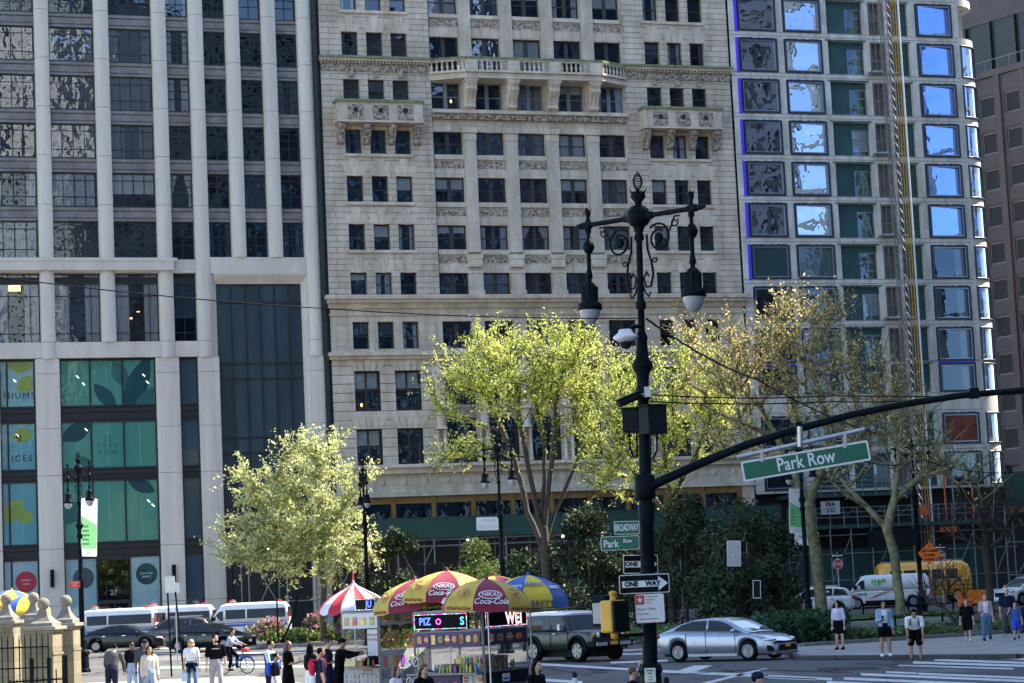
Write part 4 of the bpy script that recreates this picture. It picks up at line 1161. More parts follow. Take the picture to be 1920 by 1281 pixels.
CWK = [stroke((1856, 1233.5), (1960, 1238), 3.2), stroke((1752, 1237.5), (1960, 1244.5), 3.6), stroke((1712, 1242.5), (1960, 1250), 4), stroke((1684, 1247.5), (1900, 1254.5), 2.5), stroke((1662, 1260.5), (1720, 1263), 3), stroke((1722, 1263.5), (1960, 1273), 3.4), stroke((1614, 1264.5), (1960, 1279), 4.2), stroke((1582, 1272.5), (1900, 1286), 4.5), stroke((1550, 1279.5), (1860, 1294), 5)]
paint('crossing_bars', CWK, MAT['paint'])
paint('crossing_line', [stroke((300, 1216), (560, 1213), 2.2), stroke((250, 1226), (640, 1224), 2), stroke((340, 1243), (660, 1241), 2.4)], MAT['paint'])
paint('hatch_marking', [[(352, 1207), (474, 1208), (480, 1212), (352, 1211)], [(546, 1204), (560, 1204), (570, 1211), (554, 1211)], [(590, 1203), (602, 1203), (616, 1210), (600, 1210)]], MAT['ypaint'])
paint('bike_lane', [[(300, 1249.5), (660, 1246.5), (680, 1251), (300, 1254.5)]], MAT['gpaint'])
MAT['tar'] = pm('tar_patch', (.045, .045, .048), .85, 0, .3, 4, spec=.1)
MAT['patch'] = pm('pale_asphalt_patch', (.15, .148, .145), .9, 0, .25, 3, spec=.1)
paint('road_patch', [[(1090, 1250), (1160, 1247), (1190, 1256), (1110, 1260)], [(1530, 1252), (1640, 1250), (1655, 1256), (1535, 1259)], [(620, 1222), (760, 1219), (775, 1226), (625, 1229)]], MAT['tar'], .002)
paint('road_patch', [[(1340, 1262), (1450, 1260), (1500, 1268), (1370, 1271)], [(1700, 1256), (1790, 1254.5), (1830, 1259), (1720, 1261)], [(250, 1232), (420, 1229), (430, 1236), (250, 1240)]], MAT['patch'], .002)
paint('crack_sealing', [stroke((1250, 1266), (1420, 1256), 1.2), stroke((1420, 1256), (1600, 1262), 1.2), stroke((1600, 1245), (1830, 1249), 1.0), stroke((1020, 1252), (1110, 1268), 1.4), stroke((180, 1222), (420, 1226), 1.0), stroke((420, 1226), (660, 1233), 1.0)], MAT['tar'], .0095)
# dark tar patches and a manhole cover
mb = MB()
for x, y, r in ((1120, 1262, .38), (1560, 1258, .38), (700, 1232, .4)):
 c = gnd(x, y); sheet(mb, [(c.x + r * math.cos(i * PI / 9), c.y + r * math.sin(i * PI / 9)) for i in range(18)], .008)
tag(mb.build('road_covers', MAT['iron']), kind='structure')
# ================================================================ trees, shrubs and flowers
MAT.update({
 'bark': pm('dark_bark', (.055, .042, .033), .9, 0, .35, 4, .5, 14),
 'bark_b': pm('brown_bark', (.085, .058, .045), .9, 0, .3, 4, .4, 14),
 'plane_bark': pm('mottled_plane_bark', (.17, .16, .085), .85, 0, .6, 3.2, .3, 12),
 'twig': pm('pale_twigs', (.14, .105, .07), .9, 0, .3, 3),
 'lf_white': leafmat('pale_cream_green_leaves', (.29, .35, .11), (.86, .87, .50), .42),
 'lf_lime': leafmat('lime_spring_leaves', (.38, .47, .07), (.86, .89, .32), .42),
 'lf_gold': leafmat('golden_bud_leaves', (.50, .40, .16), (.84, .72, .36), .42),
 'lf_holly': leafmat('glossy_holly_leaves', (.010, .020, .012), (.07, .10, .05), .08),
 'lf_mid': leafmat('mid_green_leaves', (.06, .10, .03), (.20, .26, .08), .25),
 'lf_juni': leafmat('juniper_needles', (.012, .04, .022), (.05, .11, .055), .1),
 'lf_cover': leafmat('ground_cover_leaves', (.05, .10, .03), (.20, .27, .12), .2),
 'fl_pink': leafmat('pink_petals', (.45, .10, .22), (.75, .35, .5), .3),
 'fl_white': leafmat('white_petals', (.55, .5, .45), (.8, .75, .75), .3),
})
def leaf_mesh(name, P, size, mat, elong=1.7, flatten=0.0, jitter=.45):
 """many small separate leaves round the points P"""
 n = len(P)
 a = rng.normal(size=(n, 3)); a[:, 2] *= (1 - flatten); a /= np.linalg.norm(a, axis=1)[:, None]
 b = rng.normal(size=(n, 3)); b[:, 2] *= (1 - flatten); b -= (b * a).sum(1)[:, None] * a; b /= np.linalg.norm(b, axis=1)[:, None]
 s = size * np.exp(rng.normal(0, jitter * .6, n))[:, None]
 a = a * s * elong * .5; b = b * s * .5
 v = np.empty((n, 4, 3)); v[:, 0] = P - a; v[:, 1] = P + b * .9 - a * .1; v[:, 2] = P + a; v[:, 3] = P - b * .9 - a * .1
 me = bpy.data.meshes.new(name)
 me.vertices.add(n * 4); me.vertices.foreach_set('co', v.reshape(-1).astype(np.float32))
 me.loops.add(n * 4); me.loops.foreach_set('vertex_index', np.arange(n * 4, dtype=np.int32))
 me.polygons.add(n); me.polygons.foreach_set('loop_start', np.arange(0, n * 4, 4, dtype=np.int32))
 me.materials.append(mat); me.update(calc_edges=True); me.validate()
 return me
def grow(stems, targets, base_r, up=.25, step=.7, wob=.12):
 """stems: list of polylines (V). targets: points the tree reaches, nearest first. Returns nodes, parents"""
 N, par = [], []
 for st in stems:
  prev = -1
  if N:
   d = [(n - st[0]).length for n in N]; prev = int(np.argmin(d))
  for i in range(len(st) - 1):
   L = (st[i + 1] - st[i]).length; k = max(1, int(L / step))
   for j in range(0 if i == 0 and prev < 0 else 1, k + 1):
    p = st[i].lerp(st[i + 1], j / k) + V(rng.normal(0, .03, 3))
    N.append(p); par.append(prev); prev = len(N) - 1
 base = stems[0][0]; core = stems[0][-1]
 nb = len(N)
 arr = np.array([tuple(p) for p in N])
 dist = np.zeros(len(N))
 for i in range(len(N)): dist[i] = 0 if par[i] < 0 else dist[par[i]] + (N[i] - N[par[i]]).length
 low = base.z + .45 * (core.z - base.z)
 order = sorted(targets, key=lambda t: min((t - s[-1]).length for s in stems))
 tips = []
 for t in order:
  tv = np.array(tuple(t)); dv = tv - arr
  L = np.linalg.norm(dv, axis=1)
  cost = L + .22 * dist + np.where(arr[:, 2] > tv[2] - .15 * L, .9 * L * (arr[:, 2] - tv[2] + .15 * L > 0), 0) + np.where(arr[:, 2] < low, 50, 0)
  i = int(np.argmin(cost)); p0 = V(arr[i]); L0 = float(L[i]); k = max(1, int(L0 / step)); prev = i
  newp = []
  for j in range(1, k + 1):
   f = j / k
   p = p0.lerp(t, f) + V((0, 0, up * L0 * .25 * -math.sin(PI * f))) + (V(rng.normal(0, wob, 3)) * (L0 / max(k, 1)) * .5 if j < k else V((0, 0, 0)))
   N.append(p); par.append(prev); dist = np.append(dist, dist[prev] + L0 / k); prev = len(N) - 1; newp.append(tuple(p))
  arr = np.vstack([arr, newp]); tips.append(prev)
 kids = [0] * len(N)
 for i, q in enumerate(par):
  if q >= 0: kids[q] += 1
 area = np.array([1.0 if k == 0 else 0.0 for k in kids])
 for i in range(len(N) - 1, -1, -1):
  if par[i] >= 0: area[par[i]] += area[i]
 rad = base_r * (area / area.max()) ** .46
 return N, par, rad, tips
def skeleton_mesh(name, N, par, rad, rmin, mat):
 mb = MB(); ch = {}
 for i, q in enumerate(par): ch.setdefault(q, []).append(i)
 starts = [(i, None) for i in ch.get(-1, [])]
 while starts:
  i, src = starts.pop()
  line = [src, i] if src is not None else [i]
  while True:
   c = ch.get(line[-1], [])
   if not c: break
   c = sorted(c, key=lambda k: -rad[k])
   for o in c[1:]: starts.append((o, line[-1]))
   line.append(c[0])
  if len(line) < 2: continue
  rr = [max(rmin, float(rad[k])) for k in line]
  if src is not None: rr[0] = min(rr[0], rr[1] * 1.25)
  big = max(rr)
  mb.tube([N[k] for k in line], rr, 9 if big > .12 else 5 if big > .03 else 4, 0, False)
 return mb.mesh(name, mat)
def in_ell(e, n, Y, dY):
 """points in an ellipsoid seen at (x, y) with half sizes in photograph pixels, at distance Y"""
 x, y, rx, ry = e; out = []
 s = Y / FPX; c = at(x, y, Y)
 while len(out) < n:
  q = rng.uniform(-1, 1, 3)
  if (q ** 2).sum() > 1: continue
  if (q ** 2).sum() < .12: continue
  out.append(c + V((q[0] * rx * s, q[1] * dY, q[2] * ry * s)))
 return out
def sprays(N, par, tips, per, spread, back=3):
 P = []
 for t in tips:
  k = t; path = [N[t]]
  for _ in range(back):
   if par[k] < 0: break
   k = par[k]; path.append(N[k])
  m = rng.poisson(per)
  for _ in range(m):
   f = rng.random() ** 1.5 * (len(path) - 1); i = min(int(f), len(path) - 2) if len(path) > 1 else 0
   p = path[i].lerp(path[i + 1], f - i) if len(path) > 1 else path[0]
   P.append((p.x + rng.normal(0, spread), p.y + rng.normal(0, spread), p.z + rng.normal(0, spread * .8)))
 return np.array(P)
def tree(label, stems, ells, Y, dY, base_r, ntip, per, spread, lsize, lmat, bmat, group='street trees', rmin=.012, side=0, step=.7, up=.25, elong=1.7, flat=0.0, twigs=0):
 S = [[at(x, y, Y + d) for x, y, d in st] for st in stems]
 S[0][0].z = gz(S[0][0].y)
 tot = sum(e[2] * e[3] for e in ells); T = []
 for e in ells: T += in_ell(e, max(2, int(ntip * e[2] * e[3] / tot)), Y, dY * min(1, e[2] / 90))
 N, par, rad, tips = grow(S, T, base_r, up, step)
 if twigs:                                                          # fine side twigs
  n0 = len(N); extra = []
  for t in tips:
   k = t
   for _ in range(twigs):
    j = k if rng.random() < .4 or par[k] < 0 else par[k]
    d = (N[j] - N[par[j]]).normalized() if par[j] >= 0 else V((0, 0, 1))
    d = (d * 1.1 + V(rng.normal(0, .6, 3)) + V((0, 0, .6))).normalized()
    N.append(N[j] + d * rng.uniform(.4, 1.5)); par.append(j); extra.append(len(N) - 1)
  rad = np.append(rad, [rmin] * (len(N) - n0)); tips = tips + extra
 r = thing('tree', label, 'tree', S[0][0], 0, group)
 off = V(S[0][0]); N2 = [p - off for p in N]
 obj('trunk', skeleton_mesh('trunk', N2, par, rad, rmin, bmat), r)
 P = sprays(N2, par, tips, per, spread)
 if len(P): obj('crown', leaf_mesh('crown', P, lsize, lmat, elong, flat), r)
 return r
tree('young tree thick with pale cream green leaves, left of the striped umbrella',
     [[(607, 1195, 0), (605, 1100, 0), (603, 1000, 0), (600, 930, 0), (596, 850, 0)], [(604, 1060, 0), (560, 1010, .4), (520, 990, .8)], [(604, 1010, 0), (645, 950, -.3), (680, 905, -.5)], [(602, 980, 0), (540, 920, -.6), (480, 890, -.8)]],
     [(590, 880, 80, 70), (575, 840, 45, 38), (500, 920, 72, 45), (470, 900, 45, 32), (455, 1030, 58, 40), (505, 1035, 80, 50), (440, 1000, 40, 30), (655, 900, 60, 28), (640, 1000, 62, 60), (560, 985, 95, 70), (590, 1060, 120, 45), (670, 1055, 60, 40), (560, 950, 100, 90)],
     121.5, 2.6, .17, 380, 30, .10, .095, MAT['lf_white'], MAT['bark_b'], twigs=3)
tree('tall many-stemmed tree with bright lime spring leaves behind the hot dog umbrellas',
     [[(1027, 1190, 0), (1026, 1090, 0), (1022, 1020, 0), (1018, 960, 0), (1020, 850, .2), (1005, 760, .3)], [(1022, 1040, 0), (990, 960, .5), (965, 860, .8), (930, 780, 1), (900, 720, 1.2)], [(1018, 1000, 0), (1000, 920, -.5), (975, 800, -.9), (968, 720, -1)], [(1020, 980, 0), (1035, 860, -.4), (1042, 760, -.8), (1060, 690, -1)], [(1022, 1010, 0), (1055, 930, .5), (1085, 860, .8), (1110, 800, 1)]],
     [(985, 690, 150, 62), (890, 690, 82, 60), (1075, 690, 85, 75), (930, 645, 60, 45), (1010, 625, 60, 30), (1075, 640, 45, 38), (845, 750, 55, 36), (1105, 780, 60, 60), (960, 740, 120, 45), (880, 850, 60, 30), (840, 860, 40, 22)],
     115, 3.2, .26, 400, 19, .08, .062, MAT['lf_lime'], MAT['bark'], twigs=4, elong=2.6)
tree('spreading lime green tree directly behind the big lamp post',
     [[(1262, 1190, 0), (1258, 1050, 0), (1262, 960, 0), (1250, 880, 0), (1240, 800, 0)], [(1262, 980, 0), (1200, 900, .5), (1160, 850, .7), (1150, 790, .9)], [(1258, 940, 0), (1300, 860, -.4), (1330, 800, -.6)]],
     [(1235, 705, 100, 62), (1160, 730, 60, 60), (1150, 820, 70, 60), (1290, 770, 85, 70), (1340, 720, 60, 60), (1220, 800, 100, 60), (1130, 880, 60, 40), (1300, 660, 55, 30), (1370, 800, 50, 60), (1190, 890, 90, 50)],
     112, 3.0, .2, 320, 17, .08, .062, MAT['lf_lime'], MAT['bark'], twigs=4, elong=2.6)
tree('plane tree with thick mottled trunk and golden bud-covered crown, left of the white van',
     [[(1541, 1160, 0), (1535, 1080, 0), (1524, 990, 0), (1516, 945, 0), (1490, 890, 0), (1455, 820, .5), (1425, 760, .7)], [(1516, 945, 0), (1540, 885, -.3), (1555, 830, -.5), (1540, 740, -.7), (1500, 660, -.8)], [(1490, 890, 0), (1500, 800, -.4), (1470, 700, -.6)], [(1540, 885, -.3), (1610, 820, .2), (1650, 760, .4)], [(1455, 820, .5), (1380, 790, .8), (1320, 760, 1)]],
     [(1490, 610, 85, 62), (1430, 640, 70, 48), (1540, 590, 50, 40), (1350, 640, 70, 45), (1290, 620, 45, 28), (1560, 660, 70, 55), (1450, 720, 120, 55), (1330, 720, 70, 45), (1640, 700, 60, 60), (1680, 770, 50, 60), (1560, 780, 100, 50), (1370, 830, 60, 40)],
     107, 3.4, .29, 400, 5, .11, .08, MAT['lf_gold'], MAT['plane_bark'], twigs=5, rmin=.013, elong=1.9)
tree('plane tree with forked mottled trunk and almost bare branches, right of the white van price',
     [[(1690, 1150, 0), (1684, 1090, 0), (1676, 1040, 0), (1662, 990, 0), (1625, 950, 0), (1590, 915, .3), (1565, 880, .5)], [(1662, 990, 0), (1678, 940, -.2), (1682, 880, -.3), (1690, 800, -.4)], [(1625, 950, 0), (1590, 930, -.5), (1560, 900, -.8)], [(1678, 940, -.2), (1730, 890, .3), (1790, 850, .5)]],
     [(1640, 830, 95, 60), (1720, 830, 90, 70), (1560, 850, 60, 50), (1780, 870, 70, 60), (1690, 760, 70, 55), (1840, 900, 50, 40)],
     104, 3.0, .225, 150, 1.2, .16, .08, MAT['lf_gold'], MAT['plane_bark'], twigs=3, rmin=.012)
tree('small bare dark tree standing before the orange plastic barriers',
     [[(1856, 1122, 0), (1855, 1080, 0), (1850, 1035, 0), (1848, 1000, 0)], [(1852, 1050, 0), (1880, 1010, .3), (1895, 970, .5)]],
     [(1850, 975, 60, 45), (1800, 985, 40, 40), (1895, 960, 40, 60), (1840, 920, 50, 40)], 112, 2.0, .19, 70, 0, .1, .08, MAT['lf_gold'], MAT['bark'], twigs=4)
tree('low leaning bare shrub tree beside the right island fence',
     [[(1797, 1196, 0), (1790, 1165, 0), (1768, 1140, 0), (1745, 1128, 0)], [(1790, 1170, 0), (1800, 1150, 0)]],
     [(1765, 1105, 35, 30), (1800, 1110, 30, 30), (1740, 1115, 25, 18)], 88, .8, .1, 34, 0, .1, .08, MAT['lf_gold'], MAT['bark'], 'low shrubs', twigs=3)

def shrub(label, x, ytop, wpx, Y, lmat, n, lsize, hmin=.2, name='shrub', cat='shrub', group='dark holly shrubs', parts=7):
 base = gx(x, Y, .15); s = Y / FPX
 top = at(x, ytop, Y).z; h = top - base.z; w = wpx * s / 2
 r = thing(name, label, cat, base, 0, group)
 mb = MB()
 for i in range(4): a = i * 1.6; mb.tube([(0, 0, -.1), (.1 * math.cos(a), .1 * math.sin(a), h * .3), (.4 * w * math.cos(a), .4 * w * math.sin(a), h * .75)], [.07, .05, .02], 5)
 mb.build('stem', MAT['bark'], r)
 P = []
 for i in range(parts * 5):                                         # foliage grows in clumps round the stems
  z = rng.uniform(.04, .95) * h; rr = w * (1 - max(0, (z / h - .3) / .7) ** 1.3 * .85) * rng.uniform(.35, 1.05)
  a = rng.uniform(0, 2 * PI); c = np.array((rr * math.cos(a), rr * math.sin(a) * .8, z))
  q = rng.normal(0, 1, (int(n / (parts * 5)), 3)); q /= np.linalg.norm(q, axis=1)[:, None]
  P.append(c + q * rng.uniform(.5, 1, (len(q), 1)) * np.array((.3 * w + .12, .3 * w + .12, .11 * h + .1)) * rng.uniform(.6, 1.3))
 P = np.vstack(P); P[:, 2] = np.maximum(P[:, 2], .05)
 obj('foliage', leaf_mesh('foliage', P, lsize, lmat), r)
 return r
shrub('sunlit holly shrub between the striped umbrella and the maroon umbrella', 748, 985, 135, 122, MAT['lf_holly'], 9000, .11)
shrub('speckled holly shrub rising behind the hot dog umbrellas', 895, 1010, 160, 122, MAT['lf_mid'], 6000, .1)
shrub('tall holly shrub left of the street name signs', 1110, 945, 190, 116, MAT['lf_holly'], 11000, .11)
shrub('dense dark evergreen close to the right of the big lamp post', 1290, 930, 200, 112, MAT['lf_holly'], 11000, .11)
shrub('dense dark evergreen behind the small parking sign', 1390, 945, 190, 108, MAT['lf_holly'], 11000, .11)
shrub('broad dark evergreen left of the plane tree trunk', 1455, 965, 140, 113, MAT['lf_holly'], 8000, .11)
shrub('low holly shrub under the lime tree behind the off-road car', 1000, 1035, 170, 118, MAT['lf_holly'], 8000, .11)
shrub('dark holly shrub left of the one way arrows', 1200, 990, 170, 118, MAT['lf_holly'], 8000, .11)
def patch(name, label, x0, x1, Y0, Y1, h, n, lsize, mat, kind='stuff', cat='ground cover'):
 P = []
 c = gx((x0 + x1) / 2, (Y0 + Y1) / 2, .15)
 cl = rng.uniform(0, 1, (max(8, int(n / 220)), 2)); hh = rng.uniform(.4, 1, len(cl))
 for i in range(n):
  k = rng.integers(len(cl)); q = cl[k] + rng.normal(0, .035, 2)
  q = np.clip(q, 0, 1); Y = Y0 + (Y1 - Y0) * q[1]; X = (x0 + (x1 - x0) * q[0] - 960) / FPX * Y
  P.append((X, Y, gz(Y) + .16 + rng.random() ** .7 * h * hh[k]))
 o = obj(name, leaf_mesh(name, np.array(P), lsize, mat))
 return tag(o, label, cat, None, kind)
jh = patch('juniper_bed', 'low dark green spreading juniper at the island corner behind the silver car', 1385, 1560, 86, 95, 1.15, 26000, .13, MAT['lf_juni'])
patch('ground_cover', 'leafy green ground cover filling the island bed', 1150, 1400, 97, 106, .5, 9000, .12, MAT['lf_cover'])
patch('ground_cover', 'leafy ground cover under the plane trees', 1560, 1780, 97, 106, .55, 12000, .12, MAT['lf_cover'])
patch('ground_cover', 'flowering ground cover beside the island pavement', 1560, 1900, 86.8, 91, .5, 8000, .1, MAT['lf_cover'])
patch('ground_cover', 'sunlit green plants around the left tree', 480, 660, 121, 128, .9, 12000, .13, MAT['lf_mid'])
def flower_bush(label, x, Y, w, h, n, fm):
 c = gx(x, Y, .15); r = thing('flower_bush', label, 'flowers', c, 0, 'flowering bushes in the left bed')
 P = rng.normal(0, 1, (n, 3)); P /= np.linalg.norm(P, axis=1)[:, None]; P *= rng.uniform(.4, 1, (n, 1)); P = P * np.array((w, w * .7, h * .5)) + np.array((0, 0, h * .5))
 obj('foliage', leaf_mesh('foliage', P[:n // 2], .13, MAT['lf_mid']), r)
 Q = P[n // 2:]; Q = Q[Q[:, 2] > h * .35]
 obj('bloom', leaf_mesh('bloom', Q, .13, fm, 1.1), r)
flower_bush('pink azalea bush in bloom near the parked vans', 508, 124, .95, 1.5, 900, MAT['fl_pink'])
flower_bush('pink and white azalea close to the young tree', 588, 124, .6, 1.6, 700, MAT['fl_pink'])
flower_bush('small pink azalea next to the snack cart', 640, 121, .45, 1.3, 400, MAT['fl_pink'])
flower_bush('pale flowering bush at the left end of the bed', 478, 125, .7, 1.1, 600, MAT['fl_white'])
# ================================================================ street furniture
MAT.update({
 'pipe': pm('weathered_scaffold_pipe', (.17, .18, .19), .55, .4, .3, 3),
 'lampglass': pm('frosted_lamp_globe', (.30, .31, .36), .18, 0, .05, 3, spec=.6),
 'redsign': pm('red_sign', (.45, .03, .03), .45, 0, .06, 3), 'osign': pm('orange_sign', (.85, .17, .01), .5, 0, .06, 3),
 'graybox': pm('dark_cabinet', (.012, .016, .019), .5, 0, .2, 3, spec=.25), 'camwhite': pm('camera_white', (.55, .58, .62), .35, 0, .04, 3),
 'poster_g': pm('banner_green', (.22, .58, .25), .6, 0, .1, 1), 'bannerw': pm('banner_white', (.82, .83, .80), .6, 0, .04, 1),
 'ink_g': pm('banner_lettering', (.02, .16, .05), .6, 0, .1, 3), 'blackflat': pm('sign_black', (.007, .008, .010), .6, 0, .1, 3, spec=.15),
 'gate_stone': ashlar('mossy_gate_stone', (.20, .185, .125), (.26, .235, .17), (.16, .15, .11), 1.6, .42, .012, .4, .6, .3),
 'ball_stone': pm('weathered_stone', (.20, .185, .155), .9, 0, .3, 2.5, .3, 12, dirt=.6),
 'tape': pm('sticker_paper', (.62, .66, .58), .7, 0, .15, 6),
})
def spiral(cx, cz, r0, r1, a0, a1, n=18):
 return [(cx + (r0 + (r1 - r0) * i / n) * math.cos(a0 + (a1 - a0) * i / n), 0, cz + (r0 + (r1 - r0) * i / n) * math.sin(a0 + (a1 - a0) * i / n)) for i in range(n + 1)]
def make_lamp(label, loc, rz, group='cast iron twin-arm street lamps', detail=True):
 t = thing('street_lamp', label, 'street lamp', loc, rz, group)
 I = MAT['iron']
 mb = MB(); mb.lathe([(.34, 0), (.34, .12), (.28, .16), (.26, .7), (.31, .76), (.3, .86), (.2, .95), (.17, 1.25), (.2, 1.32), (.16, 1.42)], 8, sm=False); mb.build('base', I, t, bev=.01)
 mb = MB(); mb.lathe([(.12, 1.4), (.112, 3.6), (.13, 3.65), (.13, 3.9), (.105, 3.95), (.088, 5.55), (.13, 5.6), (.135, 5.7), (.1, 5.78), (.1, 5.95), (.17, 6.08), (.17, 6.14), (.11, 6.22), (.085, 6.5), (.1, 6.55), (.075, 6.62), (.058, 6.66), (.055, 7.0), (.085, 7.03), (.085, 7.12), (.055, 7.16), (.05, 8.1), (.085, 8.14), (.08, 8.2), (.06, 8.24), (.1, 8.34)], 14)
 mb.build('post', I, t)
 mb = MB(); mb.ell((0, 0, 8.51), (.2, .2, .195), 16, 10); mb.tube([(-1.08, 0, 8.5), (1.08, 0, 8.5)], .042, 8)
 for s in (-1, 1):
  mb.tube([(s * .16, 0, 8.5), (s * .3, 0, 8.5)], [.085, .055], 10); mb.tube([(s * 1.0, 0, 8.5), (s * 1.16, 0, 8.5)], .062, 8)
  mb.lathe([(.0, 0), (.035, .02), (.05, .06), (.03, .1), (.045, .14), (.0, .24)], 8) if 0 else mb.tube([(s * 1.16, 0, 8.5), (s * 1.2, 0, 8.5), (s * 1.26, 0, 8.5), (s * 1.36, 0, 8.5)], [.03, .05, .045, .008], 8)
 mb.build('crossarm', I, t)
 mb = MB(); mb.lathe([(.05, 8.68), (.06, 8.74), (.125, 8.82), (.11, 8.9), (.05, 8.92)], 12)
 for i in range(7):
  a = i * 2 * PI / 7; mb.add([(.1 * math.cos(a - .4), .1 * math.sin(a - .4), 8.84), (.1 * math.cos(a + .4), .1 * math.sin(a + .4), 8.84), (.19 * math.cos(a), .19 * math.sin(a), 8.96)], [(0, 1, 2)])
 for i in range(11): z = 8.95 + i * .027; r = .085 * math.sin(PI * (.12 + .82 * i / 10)); mb.tube([(r * math.cos(k * PI / 5), r * math.sin(k * PI / 5), z) for k in range(11)], .006, 4, cap=False)
 for k in range(4): mb.tube([(.085 * math.sin(PI * (.1 + .9 * i / 10)) * math.cos(k * PI / 2), .085 * math.sin(PI * (.1 + .9 * i / 10)) * math.sin(k * PI / 2), 8.93 + i * .031) for i in range(11)], .007, 4)
 mb.build('finial', I, t)
 for s in (-1, 1):
  mb = MB()
  c = spiral(.40, 8.12, .12, .24, PI * .3, PI * 2.75, 26)
  mb.tube([(s * x, y, z) for x, y, z in c] , .019, 6)
  mb.tube([(s * x, 0, z) for x, z in ((.155, 8.2), (.17, 7.95), (.24, 7.75), (.27, 7.55), (.22, 7.36), (.12, 7.36), (.075, 7.5), (.14, 7.6), (.18, 7.53))], .019, 6)
  mb.tube([(s * x, 0, z) for x, z in ((.05, 7.42), (.1, 7.27), (.17, 7.2), (.21, 7.27))], .016, 6)
  mb.tube([(s * x, y, z) for x, y, z in spiral(.72, 8.33, .03, .08, 0, PI * 2.2, 14)], .014, 5); mb.tube([(s * x, y, z) for x, y, z in spiral(.3, 7.78, .02, .055, 0, PI * 2.2, 12)], .012, 5)
  mb.tube([(s * .62, 0, 8.2), (s * .72, 0, 8.42), (s * .82, 0, 8.42)], .016, 5)
  mb.ell((s * .40, 0, 8.12), (.085, .05, .085), 10, 8)
  mb.build('scroll_bracket', I, t)
  x = s * 1.06
  mb = MB(); mb.lathe([(.03, 8.45), (.045, 8.55), (.03, 8.62), (.055, 8.7), (.05, 8.76), (.0, 8.78)], 8, (x, 0, 0))
  for i in range(6):
   a = i * PI / 3; mb.add([(x + .045 * math.cos(a - .4), .045 * math.sin(a - .4), 8.72), (x + .045 * math.cos(a + .4), .045 * math.sin(a + .4), 8.72), (x + .085 * math.cos(a), .085 * math.sin(a), 8.8)], [(0, 1, 2)])
  mb.lathe([(.05, 8.5), (.05, 8.36), (.032, 8.34), (.032, 8.22), (.06, 8.2), (.098, 8.1), (.098, 8.06), (.06, 7.97), (.034, 7.95), (.034, 7.66), (.045, 7.62), (.06, 7.5), (.04, 7.48), (.04, 7.42), (.09, 7.38), (.12, 7.28), (.13, 7.06), (.2, 6.98), (.205, 6.9), (.17, 6.88)], 14, (x, 0, 0))
  for i in range(6): a = i * PI / 3; mb.box(x + .12 * math.cos(a) - .018, .12 * math.sin(a) - .018, 7.02, x + .12 * math.cos(a) + .018, .12 * math.sin(a) + .018, 7.33)
  mb.v = [(a, b, 8.5 - (8.5 - c) * (.865 if c < 8.5 else 1)) for a, b, c in mb.v]; lp = mb.build('lamp', I, t)
  mb = MB(); mb.lathe([(.168, 6.9), (.165, 6.82), (.135, 6.72), (.07, 6.63), (.0, 6.6)], 16, (x, 0, 0)); mb.v = [(a, b, 8.5 - (8.5 - c) * .865) for a, b, c in mb.v]; mb.build('globe', MAT['lampglass'], lp)
 return t
BIGY = 35.0
bl = gx(1222, BIGY, .14); bl = V((at(1219, 1330, BIGY).x, BIGY, .14))
big = make_lamp('tall black twin-arm lamp post in the foreground carrying the street signs', bl, -R(42))
big.matrix_world = Matrix.Translation(bl) @ Matrix.Rotation(R(1.55), 4, 'Y') @ Matrix.Rotation(-R(42), 4, 'Z')
lamp0 = None
for lab, x, y0, s, rz in (('lamp post in front of the pale tower carrying a white and green banner', 156, 0, 44.5, -R(54)), ('lamp post half hidden by the lime tree, above the hot dog umbrellas', 950, 0, 45, -R(57)),
                          ('lamp post mostly hidden behind the cream-leaved tree', 693, 0, 37, -R(77)), ('lamp post beside the yellow hoist mast carrying the orange diamond sign', 1731, 0, 38.4, -R(52)), ('lamp post right behind the mottled plane trunk carrying a green banner', 1519, 0, 39.5, -R(65))):
 Y = FPX / s; dup(lamp0, gx(x, Y, .1), rz, lab) if lamp0 else None
 lamp0 = lamp0 or make_lamp(lab, gx(x, Y, .1), rz)

def board(name, label, cat, TL, TR, BL, Y, mat, border=None, bw=.025, th=.012, group=None, dY=(0, 0), rnd=0.0):
 """a flat sign whose corners are sighted at TL, TR, BL at distance Y (dY: how far right / lower corners recede)"""
 a, b, c = at(*TL, Y), at(*TR, Y + dY[0]), at(*BL, Y + dY[1])
 ctr = (b + c) / 2; r = b - a; u = a - c; w, h = r.length, u.length; r = r.normalized(); u = (u - r * u.dot(r)).normalized(); n = r.cross(u)
 t = thing(name, label, cat, ctr, 0, group)
 def P(x, z, o=0.0): return r * x + u * z + n * o
 def plate(mb, poly, o0, o1, mi=0):
  k = len(poly); vs = [P(x, z, o1) for x, z in poly] + [P(x, z, o0) for x, z in poly]
  mb.add(vs, [tuple(range(k)), tuple(range(k, 2 * k))[::-1]] + [((i + 1) % k, i, k + i, k + (i + 1) % k) for i in range(k)], mi)

 return t, w, h, r, u, n, P, plate
def rect(w, h, x=0, z=0): return [(x - w / 2, z - h / 2), (x + w / 2, z - h / 2), (x + w / 2, z + h / 2), (x - w / 2, z + h / 2)]
def rrect(w, h, r, x=0, z=0, n=4):
 out = []
 for cx, cz, a0 in ((w / 2 - r, -h / 2 + r, -PI / 2), (w / 2 - r, h / 2 - r, 0), (-w / 2 + r, h / 2 - r, PI / 2), (-w / 2 + r, -h / 2 + r, PI)):
  for i in range(n + 1): a = a0 + PI / 2 * i / n; out.append((x + cx + r * math.cos(a), z + cz + r * math.sin(a)))
 return out
